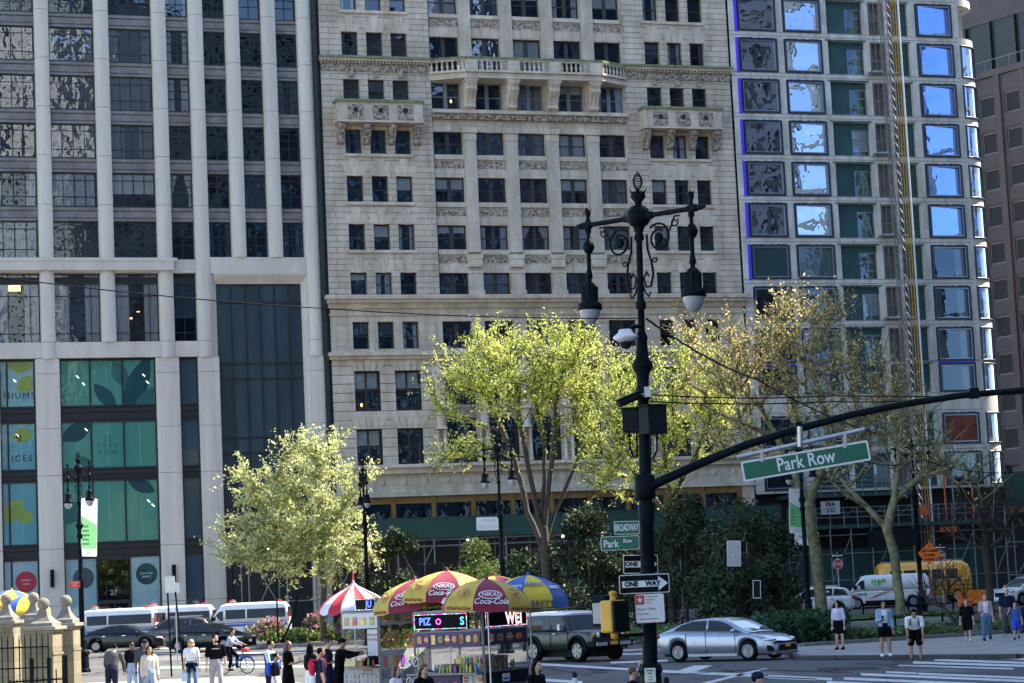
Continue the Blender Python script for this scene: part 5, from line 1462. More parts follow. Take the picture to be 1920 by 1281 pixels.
def simple_sign(name, label, cat, TL, TR, BL, Y, face, rim, bw, lines=(), ink='sign_white', wide=.85, th=.012, group=None, extra=None, dY=(0, 0)):
 t, w, h, r, u, n, P, plate = board(name, label, cat, TL, TR, BL, Y, None, dY=dY)
 mb = MB(); plate(mb, rrect(w, h, min(w, h) * .08), -th, 0); pn = mb.build('panel', MAT[rim], t)
 mb = MB(); plate(mb, rrect(w - 2 * bw, h - 2 * bw, min(w, h) * .06), 0.0005, .004); mb.build('face', MAT[face], t)
 for body, size, x, z, col in lines:
  text(t, body, size * h, MAT[col or ink], P(x * w, z * h, .009), r, u, wide=wide, ext=.002, bold=.004 * size)
 if extra: extra(t, w, h, r, u, n, P, plate)
 return t
SY = 34.72
def mounts(t, w, h, r, u, n, P, plate):
 mb = MB()
 for z in (-.3, .3): mb.add([P(-.06, z * h - .02, -.05), P(.06, z * h - .02, -.05), P(.06, z * h + .02, -.05), P(-.06, z * h + .02, -.05)], [(0, 1, 2, 3)])
 mb.build('clamp', MAT['steel'], t)
# overhead name sign on the signal arm
pr = simple_sign('street_name_sign', 'large green Park Row name sign hung from the curved signal arm', 'street sign', (1390, 866), (1628, 825), (1393.5, 904), 34.2, 'sign_green', 'sign_white', .03, [('Park Row', .92, 0.0, .0, None)], wide=.8)
tag(pr, None, None, 'street name signs')
def hang(t):
 c = t.location
 mb = MB()
 a, b = at(1382, 858, 34.2) - c, at(1622, 805, 34.2) - c; mb.tube([a + V((0, .03, 0)), b + V((0, .03, 0))], .035, 8)
 for x, y0, y1 in ((1428, 848, 866), (1584, 812, 840)): p, q = at(x, y0, 34.2) - c, at(x, y1, 34.2) - c; mb.bar(p, q, .05, .03)
 p, q = at(1500, 800, 34.2) - c, at(1500, 838, 34.2) - c; mb.tube([p, q], .045, 8)
 mb.build('hanger', MAT['steel'], t)
hang(pr)
bw_ = simple_sign('street_name_sign', 'dark BROADWAY name sign near the top of the sign cluster', 'street sign', (1151, 978), (1199, 976.5), (1151.5, 1003), SY - .1, 'sign_green', 'sign_white', .008, [('BROADWAY', .72, 0, 0, None)], wide=.44, group='street name signs')
ps = simple_sign('street_name_sign', 'small green Park Row name sign below the BROADWAY sign', 'street sign', (1126, 1007), (1198, 1004), (1127, 1033), SY - .16, 'sign_green', 'sign_white', .008, [('Park', .75, -.24, -.04, None), ('Row', .42, .2, .14, None)], wide=.8, group='street name signs')
def arrow(half):
 def f(t, w, h, r, u, n, P, plate):
  mb = MB(); b = h * .17; hx = w * .28
  plate(mb, [(-w * .44, -b), (hx, -b), (hx, -h * .38), (w * .47, 0), (hx, h * .38), (hx, b), (-w * .44, b)], .005, .008); mb.build('arrow', MAT['sign_white'], t)
  if half: text(t, 'ONE', h * .33, MAT['blackflat'], P(-w * .26, 0, .012), r, u, wide=.95, ext=.002, bold=.004)
  else: text(t, 'ONE', h * .36, MAT['blackflat'], P(-w * .26, 0, .012), r, u, wide=.95, ext=.002, bold=.005); text(t, 'WAY', h * .36, MAT['blackflat'], P(w * .17, 0, .012), r, u, wide=.95, ext=.002, bold=.005)
 return f
simple_sign('one_way_sign', 'complete black and white ONE WAY arrow sign in front of the lamp post', 'traffic sign', (1160, 1079), (1254, 1075), (1162, 1114.5), SY - .12, 'blackflat', 'sign_white', .012, extra=arrow(False), group='one way arrow signs')
simple_sign('one_way_sign', 'black ONE arrow sign half hidden behind the lamp post', 'traffic sign', (1168, 1041), (1233, 1040), (1169, 1076), 35.35, 'blackflat', 'sign_white', .012, extra=arrow(True), group='one way arrow signs')
def official(t, w, h, r, u, n, P, plate):
 mb = MB(); plate(mb, rect(w * .3, h * .32, -w * .33, h * .3), .005, .007); mb.build('red_square', MAT['redsign'], t)
 mb = MB(); st = []
 for i in range(10): a = PI / 2 + i * PI / 5; q = (.11 if i % 2 == 0 else .045) * w; st.append((-w * .33 + q * math.cos(a), h * .3 + q * math.sin(a)))
 plate(mb, st, .0075, .0095); mb.build('star', MAT['sign_white'], t)
 for i, s in enumerate(('Authorized', 'Vehicles', 'Only')): text(t, s, h * .1, MAT['redsign'], P(-w * .13, h * (.41 - i * .11), .007), r, u, align='LEFT', ext=.001, wide=.95)
 for i, s in enumerate(("Mayor's Office", 'City Hall')): text(t, s, h * .115, MAT['redsign'], P(-w * .44, h * (-.02 - i * .16), .007), r, u, align='LEFT', ext=.001, wide=.95)
 mb = MB(); plate(mb, [(-w * .38, -h * .36), (-w * .3, -h * .33), (-w * .3, -h * .35), (w * .26, -h * .35), (w * .26, -h * .375), (-w * .3, -h * .375), (-w * .3, -h * .395)], .005, .007); mb.build('arrow', MAT['redsign'], t)
simple_sign('parking_sign', 'white official sign with red star under the ONE WAY arrow', 'traffic sign', (1190, 1115), (1245, 1112), (1192.5, 1169.5), SY - .14, 'sign_white', 'redsign', .006, extra=official)
# stickers on the lamp post
for i, (x, y, w, h) in enumerate(((1219, 1262, 21, 18),)):
 t = simple_sign('paper_notice', 'pasted paper notice low on the big lamp post', 'notice', (x - w / 2, y - h / 2), (x + w / 2, y - h / 2 - .5), (x - w / 2, y + h), SY - .04, 'tape', 'tape', .004, [('HOP FENCE', .13, 0, .32, 'blackflat'), ('SHOW', .13, 0, .14, 'blackflat'), ('city events', .1, 0, -.1, 'blackflat'), ('free to all', .1, 0, -.3, 'blackflat')], wide=.7, th=.004)
# pedestrian signal
pc = at(1151, 1156, 34.5); t = thing('pedestrian_signal', 'yellow pedestrian signal seen side on, left of the lamp post', 'traffic signal', pc, R(38))
mb = MB(); mb.box(-.17, -.14, -.25, .17, .14, .25); mb.build('housing', MAT['yellow'], t, bev=.035)
mb = MB(); mb.box(-.148, -.16, -.24, .148, -.141, .24)
for i in range(12): mb.box(-.14, -.185, -.22 + i * .037, .14, -.143, -.212 + i * .037)
mb.box(-.15, -.19, -.235, -.14, -.142, .235); mb.box(.14, -.19, -.235, .15, -.142, .235); mb.build('grille_visor', MAT['graybox'], t)
mb = MB(); mb.lathe([(.05, .25), (.05, .3), (.035, .31), (.06, .33), (.06, .38), (.0, .4)], 10); mb.cut(); mb.lathe([(.0, -.36), (.06, -.34), (.06, -.28), (.05, -.25)], 10); mb.build_all('mounting_cap', MAT['yellow'], t)
d = V((at(1205, 1180, 34.8) - pc)); d = Matrix.Rotation(-R(38), 3, 'Z') @ d
mb = MB(); mb.tube([(0, 0, -.3), (d.x, d.y, -.3)], .028, 8); mb.build('bracket', MAT['black'], t)
pc = at(1128, 1145, 34.9); t = thing('pedestrian_signal', 'black signal box tucked behind the yellow one', 'traffic signal', pc, -R(30))
mb = MB(); mb.box(-.13, -.1, -.24, .13, .1, .24); mb.build('housing', MAT['graybox'], t, bev=.03)
mb = MB(); mb.box(-.1, -.11, -.2, .1, -.1, .12); mb.build('lens', MAT['lampglass'], t)
# signal arm
t = thing('traffic_mast', 'long dark curved signal arm reaching right from the lamp post', 'traffic arm', at(1210, 912, 34.9))
o = t.location; mb = MB()
pts = [(1206, 915), (1225, 909), (1260, 893), (1320, 866), (1400, 834), (1500, 803), (1600, 777), (1700, 757), (1800, 742), (1920, 731), (2100, 722)]
mb.tube([at(x, y, 34.9 - .5 * max(0, (x - 1210)) / 700) - o for x, y in pts], [.085, .08, .075, .07, .066, .062, .058, .055, .052, .05, .045], 10); mb.build('arm', MAT['iron'], t)
mb = MB(); c = at(1209, 912, 34.95) - o; mb.lathe([(.14, -.2), (.165, -.18), (.165, .16), (.14, .18)], 14, c); mb.build('clamp_collar', MAT['iron'], t)
mb = MB(); p = at(1497, 804, 34.6) - o; mb.cbox(p, (.1, .16, .2)); p = at(1826, 738, 34.4) - o; mb.cut(); mb.cbox(p, (.14, .14, .16)); mb.build_all('clamp', MAT['iron'], t)
# boxes and cameras on the lamp post
for lab, x, y, dx, w, dp, h, rz in (('black control cabinet on the right flank of the lamp post', 1224, 788, .0, .34, .3, .44, R(28)), ('black control cabinet behind the left flank of the lamp post', 1185, 789, 0, .26, .3, .37, -R(15))):
 t = thing('control_cabinet', lab, 'cabinet', at(x, y, 34.75 if rz > 0 else 35.2), rz, 'control cabinets on the lamp post')
 mb = MB(); mb.box(-w / 2, -dp / 2, -h / 2, w / 2, dp / 2, h / 2); mb.build('cabinet_body', MAT['graybox'], t, bev=.012)
 mb = MB(); mb.box(-w / 2 - .02, -dp / 2 - .02, h / 2 + .001, w / 2 + .02, dp / 2 + .02, h / 2 + .02); mb.build('lid', MAT['graybox'], t)
 mb = MB()
 for i in (-.06, .06): mb.tube([(i, 0, -h / 2), (i, .02, -h / 2 - .25), (i * .3, .1, -h / 2 - .4)], .016, 5); mb.cut()
 mb.build_all('cable', MAT['black'], t)
t = thing('dome_camera', 'white dome camera bracketed left of the lamp post', 'camera', at(1173, 634, 34.6)); mb = MB()
mb.lathe([(.0, .14), (.1, .135), (.12, .08), (.19, .03), (.2, .0), (.15, -.04), (.1, -.06)], 18); mb.build('housing', MAT['camwhite'], t)
mb = MB(); mb.ell((0, 0, -.08), (.09, .09, .1), 14, 8); mb.build('dome', MAT['graybox'], t)
mb = MB(); mb.tube([(0, 0, .1), (.1, .05, .17), (.26, .3, .22)], .035, 7); mb.build('bracket', MAT['iron'], t)
t = thing('bullet_camera', 'slanting tube camera above the control cabinets', 'camera', at(1182, 750, 34.6)); mb = MB()
mb.tube([(-.2, -.1, -.06), (.16, .05, .08)], .065, 10); mb.bar((-.24, -.12, -.01), (.17, .05, .15), .15, .012); mb.build('camera_body', MAT['graybox'], t)
mb = MB(); mb.tube([(.1, .05, .04), (.3, .25, .12)], .025, 6); mb.cbox((.28, .1, .12), (.1, .08, .16)); mb.build('bracket', MAT['steel'], t)
def wire(label, pts, r=.012, sag=0.0, n=14):
 P = [at(*p) for p in pts]; out = []
 for a, b in zip(P, P[1:]):
  for i in range(n + 1): f = i / n; out.append(a.lerp(b, f) - V((0, 0, sag * 4 * f * (1 - f))))
 t = MB(); o = P[0]; t.tube([p - o for p in out], r, 5); q = t.build('overhead_wire', MAT['black'], None, o); return tag(q, label, 'wire', 'overhead wires')
wire('thin wire crossing the pale tower from the left edge to the lamp post', [(-60, 512, 30), (600, 578, 33), (1195, 597, 34.9)], .009, .05)
wire('black wire slanting down from the lamp post towards the plane trees', [(1212, 598, 34.9), (1420, 712, 45), (1640, 812, 60)], .018, .1)
wire('upper of two level wires running right from the lamp post', [(1218, 740, 34.9), (1560, 742, 38), (1990, 734, 42)], .011, .05)
wire('lower of two level wires running right from the lamp post', [(1218, 753, 34.9), (1560, 753, 37), (1830, 742, 34.6)], .011, .04)
wire('thin wire behind the overhead Park Row sign', [(1560, 838, 60), (1730, 862, 60), (1990, 870, 60)], .013, .3)
# banners
def banner(label, TL, TR, BL, Y, dY):
 def words(t, w, h, r, u, n, P, plate):
  mb = MB(); plate(mb, [(-w / 2 + .02, -h * .36), (w / 2 - .02, -h * .36), (w / 2 - .02, h * .04), (-w / 2 + .02, h * .2)], .005, .007); mb.build('green_field', MAT['poster_g'], t)
  for i, s in enumerate(('Food', 'scene', 'capital', 'of the', 'world')): text(t, s, h * .055, MAT['ink_g'], P(-w * .42, h * (.02 - i * .075), .01), r, u, align='LEFT', ext=.001, wide=1.0 if w > .5 else .6, bold=.003)
  text(t, 'NYC', h * .05, MAT['blackflat'], P(0, h * .42, .008), r, u, ext=.001); text(t, 'NYC', h * .04, MAT['steel'], P(0, -h * .44, .008), r, u, ext=.001)
 t = simple_sign('lamp_banner', label, 'banner', TL, TR, BL, Y, 'bannerw', 'bannerw', .005, extra=words, dY=dY, group='banners on lamp posts')
 return t
banner('white and green banner on the lamp post before the pale tower', (151, 934), (181.5, 935), (152.5, 1043.5), 93.2, (.5, 0))
banner('green banner hanging beside the mottled plane trunk', (1478, 916), (1503, 917), (1482, 1000), 104.8, (.4, 0))
# left street signs
simple_sign('street_sign', 'small red sign on the banner lamp post', 'traffic sign', (128, 1089), (150, 1089), (128.5, 1102.5), 92.9, 'redsign', 'redsign', .01, [('NO STANDING', .22, 0, .2, None), ('ANYTIME', .22, 0, -.15, None)], wide=.7)
def pole_sign(label, x0, x1, ybot, Y):
 base = gx(x0, Y, .1); t = thing('sign_post', label, 'sign post', base); mb = MB()
 top = at(x1, 1083, Y) - base; mb.tube([(0, 0, 0), (top.x, 0, top.z)], .035, 8); mb.build('pole', MAT['black'], t); return t, base
tp, base = pole_sign('left leaning black pole of a pair carrying a blank white sign', 322, 313, 1259, 84)
tp2, base2 = pole_sign('right leaning black pole of a pair carrying a blank white sign', 345, 326, 1250, 84.4)
simple_sign('blank_sign', 'back of a pale sign plate fixed between two black poles', 'traffic sign', (308, 1082), (327, 1080), (311, 1112), 83.9, 'steel', 'sign_white', .02)
t = thing('sign_post', 'thin post with a pale plate close to the wall light', 'sign post', gx(333, 100, .1)); mb = MB(); mb.tube([(0, 0, 0), (0, 0, 3.6)], .03, 6); mb.build('pole', MAT['steel'], t); mb = MB(); mb.box(-.18, -.05, 3.1, .18, -.03, 3.55); mb.build('panel', MAT['sign_white'], t)
# tall bent pole in the bed
t = thing('leaning_pole', 'black pole bent over in the sunny flower bed', 'pole', gx(527, 121, .2)); mb = MB()
mb.tube([V((0, 0, 0)), at(540, 1180, 121) - t.location, at(552, 1150, 121) - t.location, at(558, 1110, 121) - t.location], .06, 7); mb.build('pole', MAT['black'], t)
t = thing('thin_pole', 'slim upright black pole in the sunny flower bed', 'pole', gx(522, 122, .2)); mb = MB(); mb.tube([(0, 0, 0), (0, 0, 4.2)], .045, 7); mb.build('pole', MAT['black'], t); mb = MB(); mb.lathe([(.14, 0), (.14, .05), (.06, .1)], 8); mb.build('base', MAT['black'], t)
# signs on the right
t = simple_sign('roadworks_sign', 'orange diamond roadworks sign fixed to the lamp post base', 'traffic sign', (1742.5, 1016), (1764, 1038), (1721, 1038), 106.8, 'osign', 'osign', .02, [])
for i, (s, z) in enumerate((('2', .34), ('LEFT LANES', .12), ('CLOSED', -.08), ('AHEAD', -.28))):
 w = .8; text(t, s, .15, MAT['blackflat'], (0, -.016, z), ext=.001, bold=.006)
def stop_sign(label, x, y, Y, r_px, back=False):
 c = at(x, y, Y); t = thing('stop_sign', label, 'traffic sign', V((c.x, Y, gz(Y))), 0, 'red stop signs'); z = c.z - gz(Y); r = r_px * Y / FPX
 mb = MB(); mb.tube([(0, .04, 0), (0, .04, z + r * 2.2)], .035, 6); mb.build('pole', MAT['steel'], t)
 mb = MB(); oc = [(r * math.cos(PI / 8 + i * PI / 4), z + r * math.sin(PI / 8 + i * PI / 4)) for i in range(8)]; mb.prismy(oc, -.02, 0); mb.build('plate', MAT['sign_white'], t)
 mb = MB(); oc = [(.9 * r * math.cos(PI / 8 + i * PI / 4), z + .9 * r * math.sin(PI / 8 + i * PI / 4)) for i in range(8)]; mb.prismy(oc, -.026, -.021); mb.build('face', MAT['redsign'], t)
 text(t, 'STOP', r * .62, MAT['sign_white'], (0, -.03, z), ext=.001, bold=.004)
 mb = MB(); mb.box(-r * 1.3, -.03, z + r * 1.25, r * 1.3, 0, z + r * 1.95); pl = mb.build('one_way_plate', MAT['blackflat'], t)
 mb = MB(); k = r; zc = z + r * 1.6; mb.prismy([(-1.15 * k, zc), (-.7 * k, zc + .25 * k), (-.7 * k, zc + .1 * k), (1.0 * k, zc + .1 * k), (1.0 * k, zc - .1 * k), (-.7 * k, zc - .1 * k), (-.7 * k, zc - .25 * k)], -.036, -.031); mb.build('arrow', MAT['sign_white'], pl)
 return t
stop_sign('red stop sign on a bent post left of the white van', 1571, 1058, 138, 10)
stop_sign('red stop sign partly behind the orange diamond sign', 1764, 1042, 120, 9.5)
t = simple_sign('parking_sign', 'grey sign back standing among the dark evergreens', 'traffic sign', (1362, 1014), (1388, 1014), (1364, 1062), 103, 'steel', 'sign_white', .03); c = t.location; mb = MB(); mb.tube([(0, .05, .3), (0, .05, -(c.z - gz(103)))], .04, 6); mb.build('pole', MAT['iron'], t)
t = simple_sign('parking_sign', 'small black and white sign low before the dark evergreens', 'traffic sign', (1411, 1088), (1426, 1088), (1412, 1122), 97, 'graybox', 'sign_white', .03); c = t.location; mb = MB(); mb.tube([(0, .05, .3), (0, .05, -(c.z - gz(97)))], .03, 6); mb.build('pole', MAT['iron'], t)
t = simple_sign('site_notice', 'white notice board fixed on the sidewalk shed above the umbrellas', 'notice', (893, 970), (942, 969), (893.5, 995), 152, 'sign_white', 'sign_white', .02, [('STORE OPEN', .26, 0, .22, 'steel'), ('DURING CONSTRUCTION', .2, 0, -.2, 'steel')], wide=.7)
t = simple_sign('site_sign', 'white 1 PARK ROW hoarding sign left of the plane trunk', 'notice', (1489, 997), (1534, 998), (1491, 1022), 158, 'sign_white', 'sign_white', .02, [('1 PARK ROW', .38, 0, .1, 'blackflat')], wide=.75)
# dark grey litter bins / cabinet behind umbrellas
t = thing('signal_cabinet', 'grey double cabinet standing above the maroon umbrella', 'cabinet', gx(808, 60, .1)); mb = MB(); b_ = t.location
for x0, x1 in ((783, 796), (797.5, 832)):
 a, b = at(x0, 1057, 60) - b_, at(x1, 1085, 60) - b_; mb.box(a.x, -.18, a.z - .6, b.x, .18, a.z); mb.cut()
mb.build_all('cabinet_body', MAT['graybox'], t, bev=.02); mb = MB(); mb.tube([(0, 0, 0), (0, 0, at(808, 1085, 60).z)], .06, 8); mb.build('pole', MAT['iron'], t)
# grey bollards in the street
for i, (x, y, Y, lab) in enumerate(((1084, 1262, 40, 'flexible grey lane post left of the big lamp post'), (1257, 1272, 36, 'flexible grey lane post just right of the big lamp post'))):
 t = thing('lane_post', lab, 'bollard', gx(x, Y), 0, 'flexible lane posts'); h = at(x, y, Y).z; mb = MB(); mb.lathe([(.12, 0), (.12, .03), (.045, .06), (.045, h), (.0, h + .03)], 10); mb.build('post', MAT['graybox'], t); mb = MB(); mb.lathe([(.047, h - .2), (.047, h - .08)], 10); mb.build('reflective_band', MAT['sign_white'], t)
# low iron railings round the right bed
def railing(label, pts, h=.8, step=1.9, rails=(1.0, .55)):
 t = thing('bed_railing', label, 'railing', V((pts[0][0], pts[0][1], gz(pts[0][1]))), 0, 'low iron railings'); o = t.location; mb = MB()
 for a, b in zip(pts, pts[1:]):
  n = max(1, int(math.dist(a, b) / step))
  A, B = V((a[0], a[1], gz(a[1]))) - o, V((b[0], b[1], gz(b[1]))) - o
  for f in rails: mb.tube([A + V((0, 0, h * f)), B + V((0, 0, h * f))], .03, 5)
  for i in range(n + 1): p = A.lerp(B, i / n); mb.tube([p + V((0, 0, .1)), p + V((0, 0, h + .08))], .045, 5)
 mb.build('rails', MAT['black'], t)
g1_, g2_, g3_ = gx(1580, 92), gx(1765, 93), gx(1920, 95)
railing('low black railing running behind the island pavement plants', [(g1_.x, 90.5), (g2_.x, 92.5), (g3_.x, 95)], .85)
g1_, g2_ = gx(1600, 108), gx(1760, 110); railing('low black railing under the plane trees', [(g1_.x, 104.5), (g2_.x, 106)], 1.0)
g1_, g2_, g3_ = gx(1160, 112), gx(1270, 108), gx(1340, 104); railing('low black railing behind the off-road car', [(g1_.x, 108.5), (g2_.x, 104), (g3_.x, 101)], .9)
mb = MB(); a, b = gx(1585, 96), gx(1782, 98); mb.box(0, -.6, 0, b.x - a.x, .6, .42); t = mb.build('planter_wall', pm('pale_paving', (.26, .26, .24), .85, 0, .3, 3, .3, 9), None, (a.x, 97, gz(97) + .16), .02); tag(t, 'low pale stone kerbed strip in the middle of the right bed', 'planter wall')

# ---------------------------------------------------------------- stone gate posts and iron gate at the left edge
def gate_post(label, x, ytop, Y, w, rz=R(-8)):
 b = gx(x, Y, .1); zt = at(x, ytop, Y).z - b.z
 t = thing('gate_post', label, 'gate post', b, rz, 'stone gate posts'); h = zt - .98
 mb = MB(); a = w / 2
 mb.box(-a * 1.12, -a * 1.12, 0, a * 1.12, a * 1.12, .3); mb.box(-a, -a, .3, a, a, h - .62)
 mb.box(-a * 1.06, -a * 1.06, h - .62, a * 1.06, a * 1.06, h - .55); mb.box(-a * .98, -a * .98, h - .55, a * .98, a * .98, h)
 for s in (-.12, 0, .12): mb.box(s - .04, -a * 1.02, h - .5, s + .04, -a * .981, h - .05)
 mb.build('shaft', MAT['gate_stone'], t, bev=.015)
 mb = MB(); mb.box(-a * 1.1, -a * 1.1, h + .002, a * 1.1, a * 1.1, h + .07); mb.box(-a * 1.28, -a * 1.28, h + .07, a * 1.28, a * 1.28, h + .17); mb.build('cornice', MAT['ball_stone'], t, bev=.02)
 mb = MB(); q = []
 for r_, z in ((.95, .17), (.95, .27), (.72, .32), (.45, .45), (.32, .58), (.27, .66)): q.append([(sx * a * r_, sy * a * r_, h + z) for sx, sy in ((-1, -1), (1, -1), (1, 1), (-1, 1))])
 mb.loft(q, 0, False); mb.build('flared_cap', MAT['ball_stone'], t)
 mb = MB(); mb.ell((0, 0, h + .8), .175, 18, 12); mb.build('ball', MAT['ball_stone'], t)
 return t
gate_post('bright sunlit stone gate post with ball at the left edge', 16, 1112, 66, .62)
gate_post('sunlit stone gate post with ball set farther back', 67, 1110, 70, .62)
gate_post('mossy stone gate post with ball nearest the viewer', 86, 1120, 62, .78)
gate_post('shaded grey stone gate post with ball left of the banner lamp', 128, 1115, 64, .62)
t = thing('iron_fence', 'black iron gate with spiked uprights before the gate posts', 'fence', gx(20, 60, .1), R(-6)); mb = MB()
for i in range(14):
 x = -1.0 + i * .16; hh = 1.95 + .06 * (i % 2); mb.tube([(x, 0, .1), (x, 0, hh), (x, 0, hh + .14)], [.018, .018, .003], 5)
for z in (.35, 1.2, 1.75): mb.bar((-1.0, 0, z), (1.08, 0, z), .05, .035)
mb.build('uprights', MAT['black'], t)
mb = MB()
for x in (.62, 1.1): mb.box(x - .05, -.06, 0, x + .05, .04, 1.45); 
mb.build('gate_stile', MAT['black'], t)
t = thing('iron_fence', 'lower black iron gate leaf with a round medallion panel', 'fence', gx(72, 57, .1), R(28)); mb = MB()
for i in range(9): x = -.7 + i * .17; mb.tube([(x, 0, .1), (x, 0, 1.0 + .4 * ((i - 2) / 7) ** 2 if i > 2 else 1.0)], .018, 5)
for z in (.3, .95): mb.bar((-.75, 0, z), (.7, 0, z), .05, .04)
mb.box(.66, -.05, 0, .78, .05, 1.55); mb.build('uprights', MAT['black'], t)
mb = MB(); mb.box(-.5, -.03, .3, .5, .03, .85); mb.build('panel', MAT['graybox'], t); mb = MB(); mb.tube([(.14 * math.cos(i * PI / 8), -.035, .62 + .14 * math.sin(i * PI / 8)) for i in range(17)], .015, 5); mb.build('medallion', MAT['steel'], t)
# ---------------------------------------------------------------- building-site base of the concrete building
t = thing('site_platform', 'construction platforms with railings and banners at the foot of the concrete building', 'scaffolding', FO, ALPHA); mb = MB()
for z, u0, u1 in ((9.0, 21, 31.5), (6.6, 20.5, 39)):
 mb.box(u0, -2.2, z - .5, u1, .9, z - .2, 0)
 mb.cut()
mb.build_all('deck', MAT['shed'], t)
mb = MB()
for z, u0, u1 in ((9.0, 21, 31.5), (6.6, 20.5, 39)):
 n = int((u1 - u0) / 1.1)
 for i in range(n + 1): u = u0 + (u1 - u0) * i / n; mb.bar((u, -2.2, z - .5), (u, -2.2, z + 1.1), .07, .07)
 for k in (.35, .72, 1.08): mb.bar((u0, -2.2, z + k), (u1, -2.2, z + k), .06, .06)
 for i in range(0, n, 2): u = u0 + (u1 - u0) * i / n; mb.bar((u, -2.2, z + .3), (u + 1.0, -2.2, z + 1.05), .04, .04)
for i in range(12): mb.tube([(20.5 + i * 1.75, -2.0, .4), (20.5 + i * 1.75, -2.0, 6.2)], .06, 6)
for z in (2.2, 4.2, 5.6): mb.tube([(20.4, -2.05, z), (40, -2.05, z)], .04, 5)
for i in range(0, 11, 2): mb.tube([(20.5 + i * 1.75, -2.05, 2.2), (22.25 + i * 1.75, -2.05, 5.6)], .04, 5)
mb.build('railing', MAT['pipe'], t)
MAT['siteo'] = pm('orange_site_steel', (.55, .10, .03), .6, 0, .25, 2); MAT['sitepink'] = pm('pink_red_panel', (.45, .10, .08), .7, 0, .3, 2)
for u0, z0, u1, z1, mt in ((33.2, 5.5, 34.6, 5.9, 'siteo'), (39.4, 6.8, 41.6, 8.2, 'sitepink'), (31.6, 6.9, 32.4, 7.6, 'siteo'), (23.2, 7.2, 24.8, 8.2, 'steel'), (27, 4.6, 31, 5.9, 'graybox')):
 mb = MB(); mb.box(u0, -2.32, z0, u1, -2.24, z1); mb.build('site_panel', MAT[mt], t)
text(t, 'FRA', .45, MAT['blackflat'], (24.0, -2.34, 7.95), bold=.01); text(t, 'CO', .45, MAT['blackflat'], (24.0, -2.34, 7.5), bold=.01)
for u in (34.2, 34.9, 36.6, 37.1): mb = MB(); mb.tube([(u, -1.6, 6.2), (u, -1.6, 10.2 if u < 35 else 9.0)], .08, 6); mb.build('site_pole', MAT['siteo' if u in (34.2, 36.6) else 'pipe'], t)
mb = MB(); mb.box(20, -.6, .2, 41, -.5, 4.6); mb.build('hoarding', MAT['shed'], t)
# the taller green boarding by the rounded corner
t = thing('sidewalk_shed', 'dark green boarded shed with white railings behind the bare right tree', 'sidewalk shed', FO + FE * 38 , ALPHA); mb = MB()
mb.box(0, -4, 7.2, 16, -3.92, 9.8); mb.build('parapet', MAT['shed'], t); mb = MB()
for i in range(8): mb.tube([(i * 2.2, -3.8, .4), (i * 2.2, -3.8, 7.2)], .06, 6)
for z in (1.2, 2.0, 4.5, 6.8): mb.tube([(0, -3.8, z), (16, -3.8, z)], .05, 5)
mb.tube([(1, -3.8, 2.2), (4, -3.8, 6.6)], .05, 5); mb.tube([(4, -3.8, 2.2), (1, -3.8, 6.6)], .05, 5); mb.build('scaffold_frame', MAT['pipe'], t)
mb = MB(); mb.box(0, -1, .2, 16, -.8, 7.1); mb.build('hoarding', MAT['dark'], t)
# orange water-filled barriers
for i in range(6):
 x = 1806 + i * 19; b = gx(x, 139, 0)
 t = thing('road_barrier', ('orange' if i < 3 else 'white') + ' plastic road barrier ' + ('nearest the yellow bus', 'second from the yellow bus', 'third from the yellow bus', 'just right of the orange ones', 'in the middle of the white ones', 'beside the parked car at the edge')[i], 'barrier', b, .05, 'plastic road barriers')
 mb = MB(); mb.prismy([(-.32, 0), (-.32, .35)], 0, 1) if 0 else mb.prismx([(-.28, 0), (-.28, .25), (-.14, .45), (-.12, 1.0), (.12, 1.0), (.14, .45), (.28, .25), (.28, 0)], -.3, .32); mb.build('shell', MAT['orange'] if i < 3 else MAT['sign_white'], t, bev=.03)
 mb = MB(); mb.box(-.2, -.3, .05, .2, -.281, .18); mb.build('fork_slot', MAT['dark'], t)
# ================================================================ vehicles (x forward, y left, z up)
def carpaint(name, col, metal=.3, rough=.28, coat=.8): return pm(name, col, rough, metal, .05, 2, spec=.5, coat=coat)
MAT.update({
 'silver': carpaint('silver_car_paint', (.30, .33, .40), .6, .3), 'carblack': carpaint('black_car_paint', (.004, .005, .007), .0, .3, .2),
 'cargrey': carpaint('grey_brown_car_paint', (.085, .078, .078), .4), 'cargreen': carpaint('dark_green_car_paint', (.007, .013, .011), .0, .35, .15),
 'carwhite': carpaint('white_car_paint', (.74, .75, .77), 0, .3), 'busyellow': carpaint('bus_yellow_paint', (.78, .36, .015), 0, .35),
 'carglass': pm('tinted_car_glass', (.022, .026, .032), .05, 0, .05, 1, spec=.25), 'carglass2': pm('light_car_glass', (.05, .07, .08), .03, 0, .05, 1, spec=1.0),
 'lens': pm('headlight_lens', (.62, .64, .66), .08, .3, .05, 3, spec=.8), 'amber': pm('amber_lens', (.75, .22, .02), .15, 0, .05, 3), 'taillight': pm('tail_lens', (.42, .012, .015), .12, 0, .1, 3),
 'plate': pm('yellow_number_plate', (.75, .40, .03), .4, 0, .05, 5), 'rim': pm('alloy_rim', (.26, .27, .29), .3, .8, .05, 4), 'trim': pm('black_trim', (.013, .014, .015), .45, 0, .1, 4, spec=.3),
 'pblue': pm('police_blue_stripe', (.02, .09, .42), .35, 0, .05, 2), 'lightred': pm('beacon_red', (.6, .03, .03), .2, 0, .05, 2), 'hgreen': pm('price_green', (.10, .45, .06), .4, 0, .08, 2),
 'seat': pm('dim_upholstery', (.03, .03, .032), .9, 0, .2, 4),
})
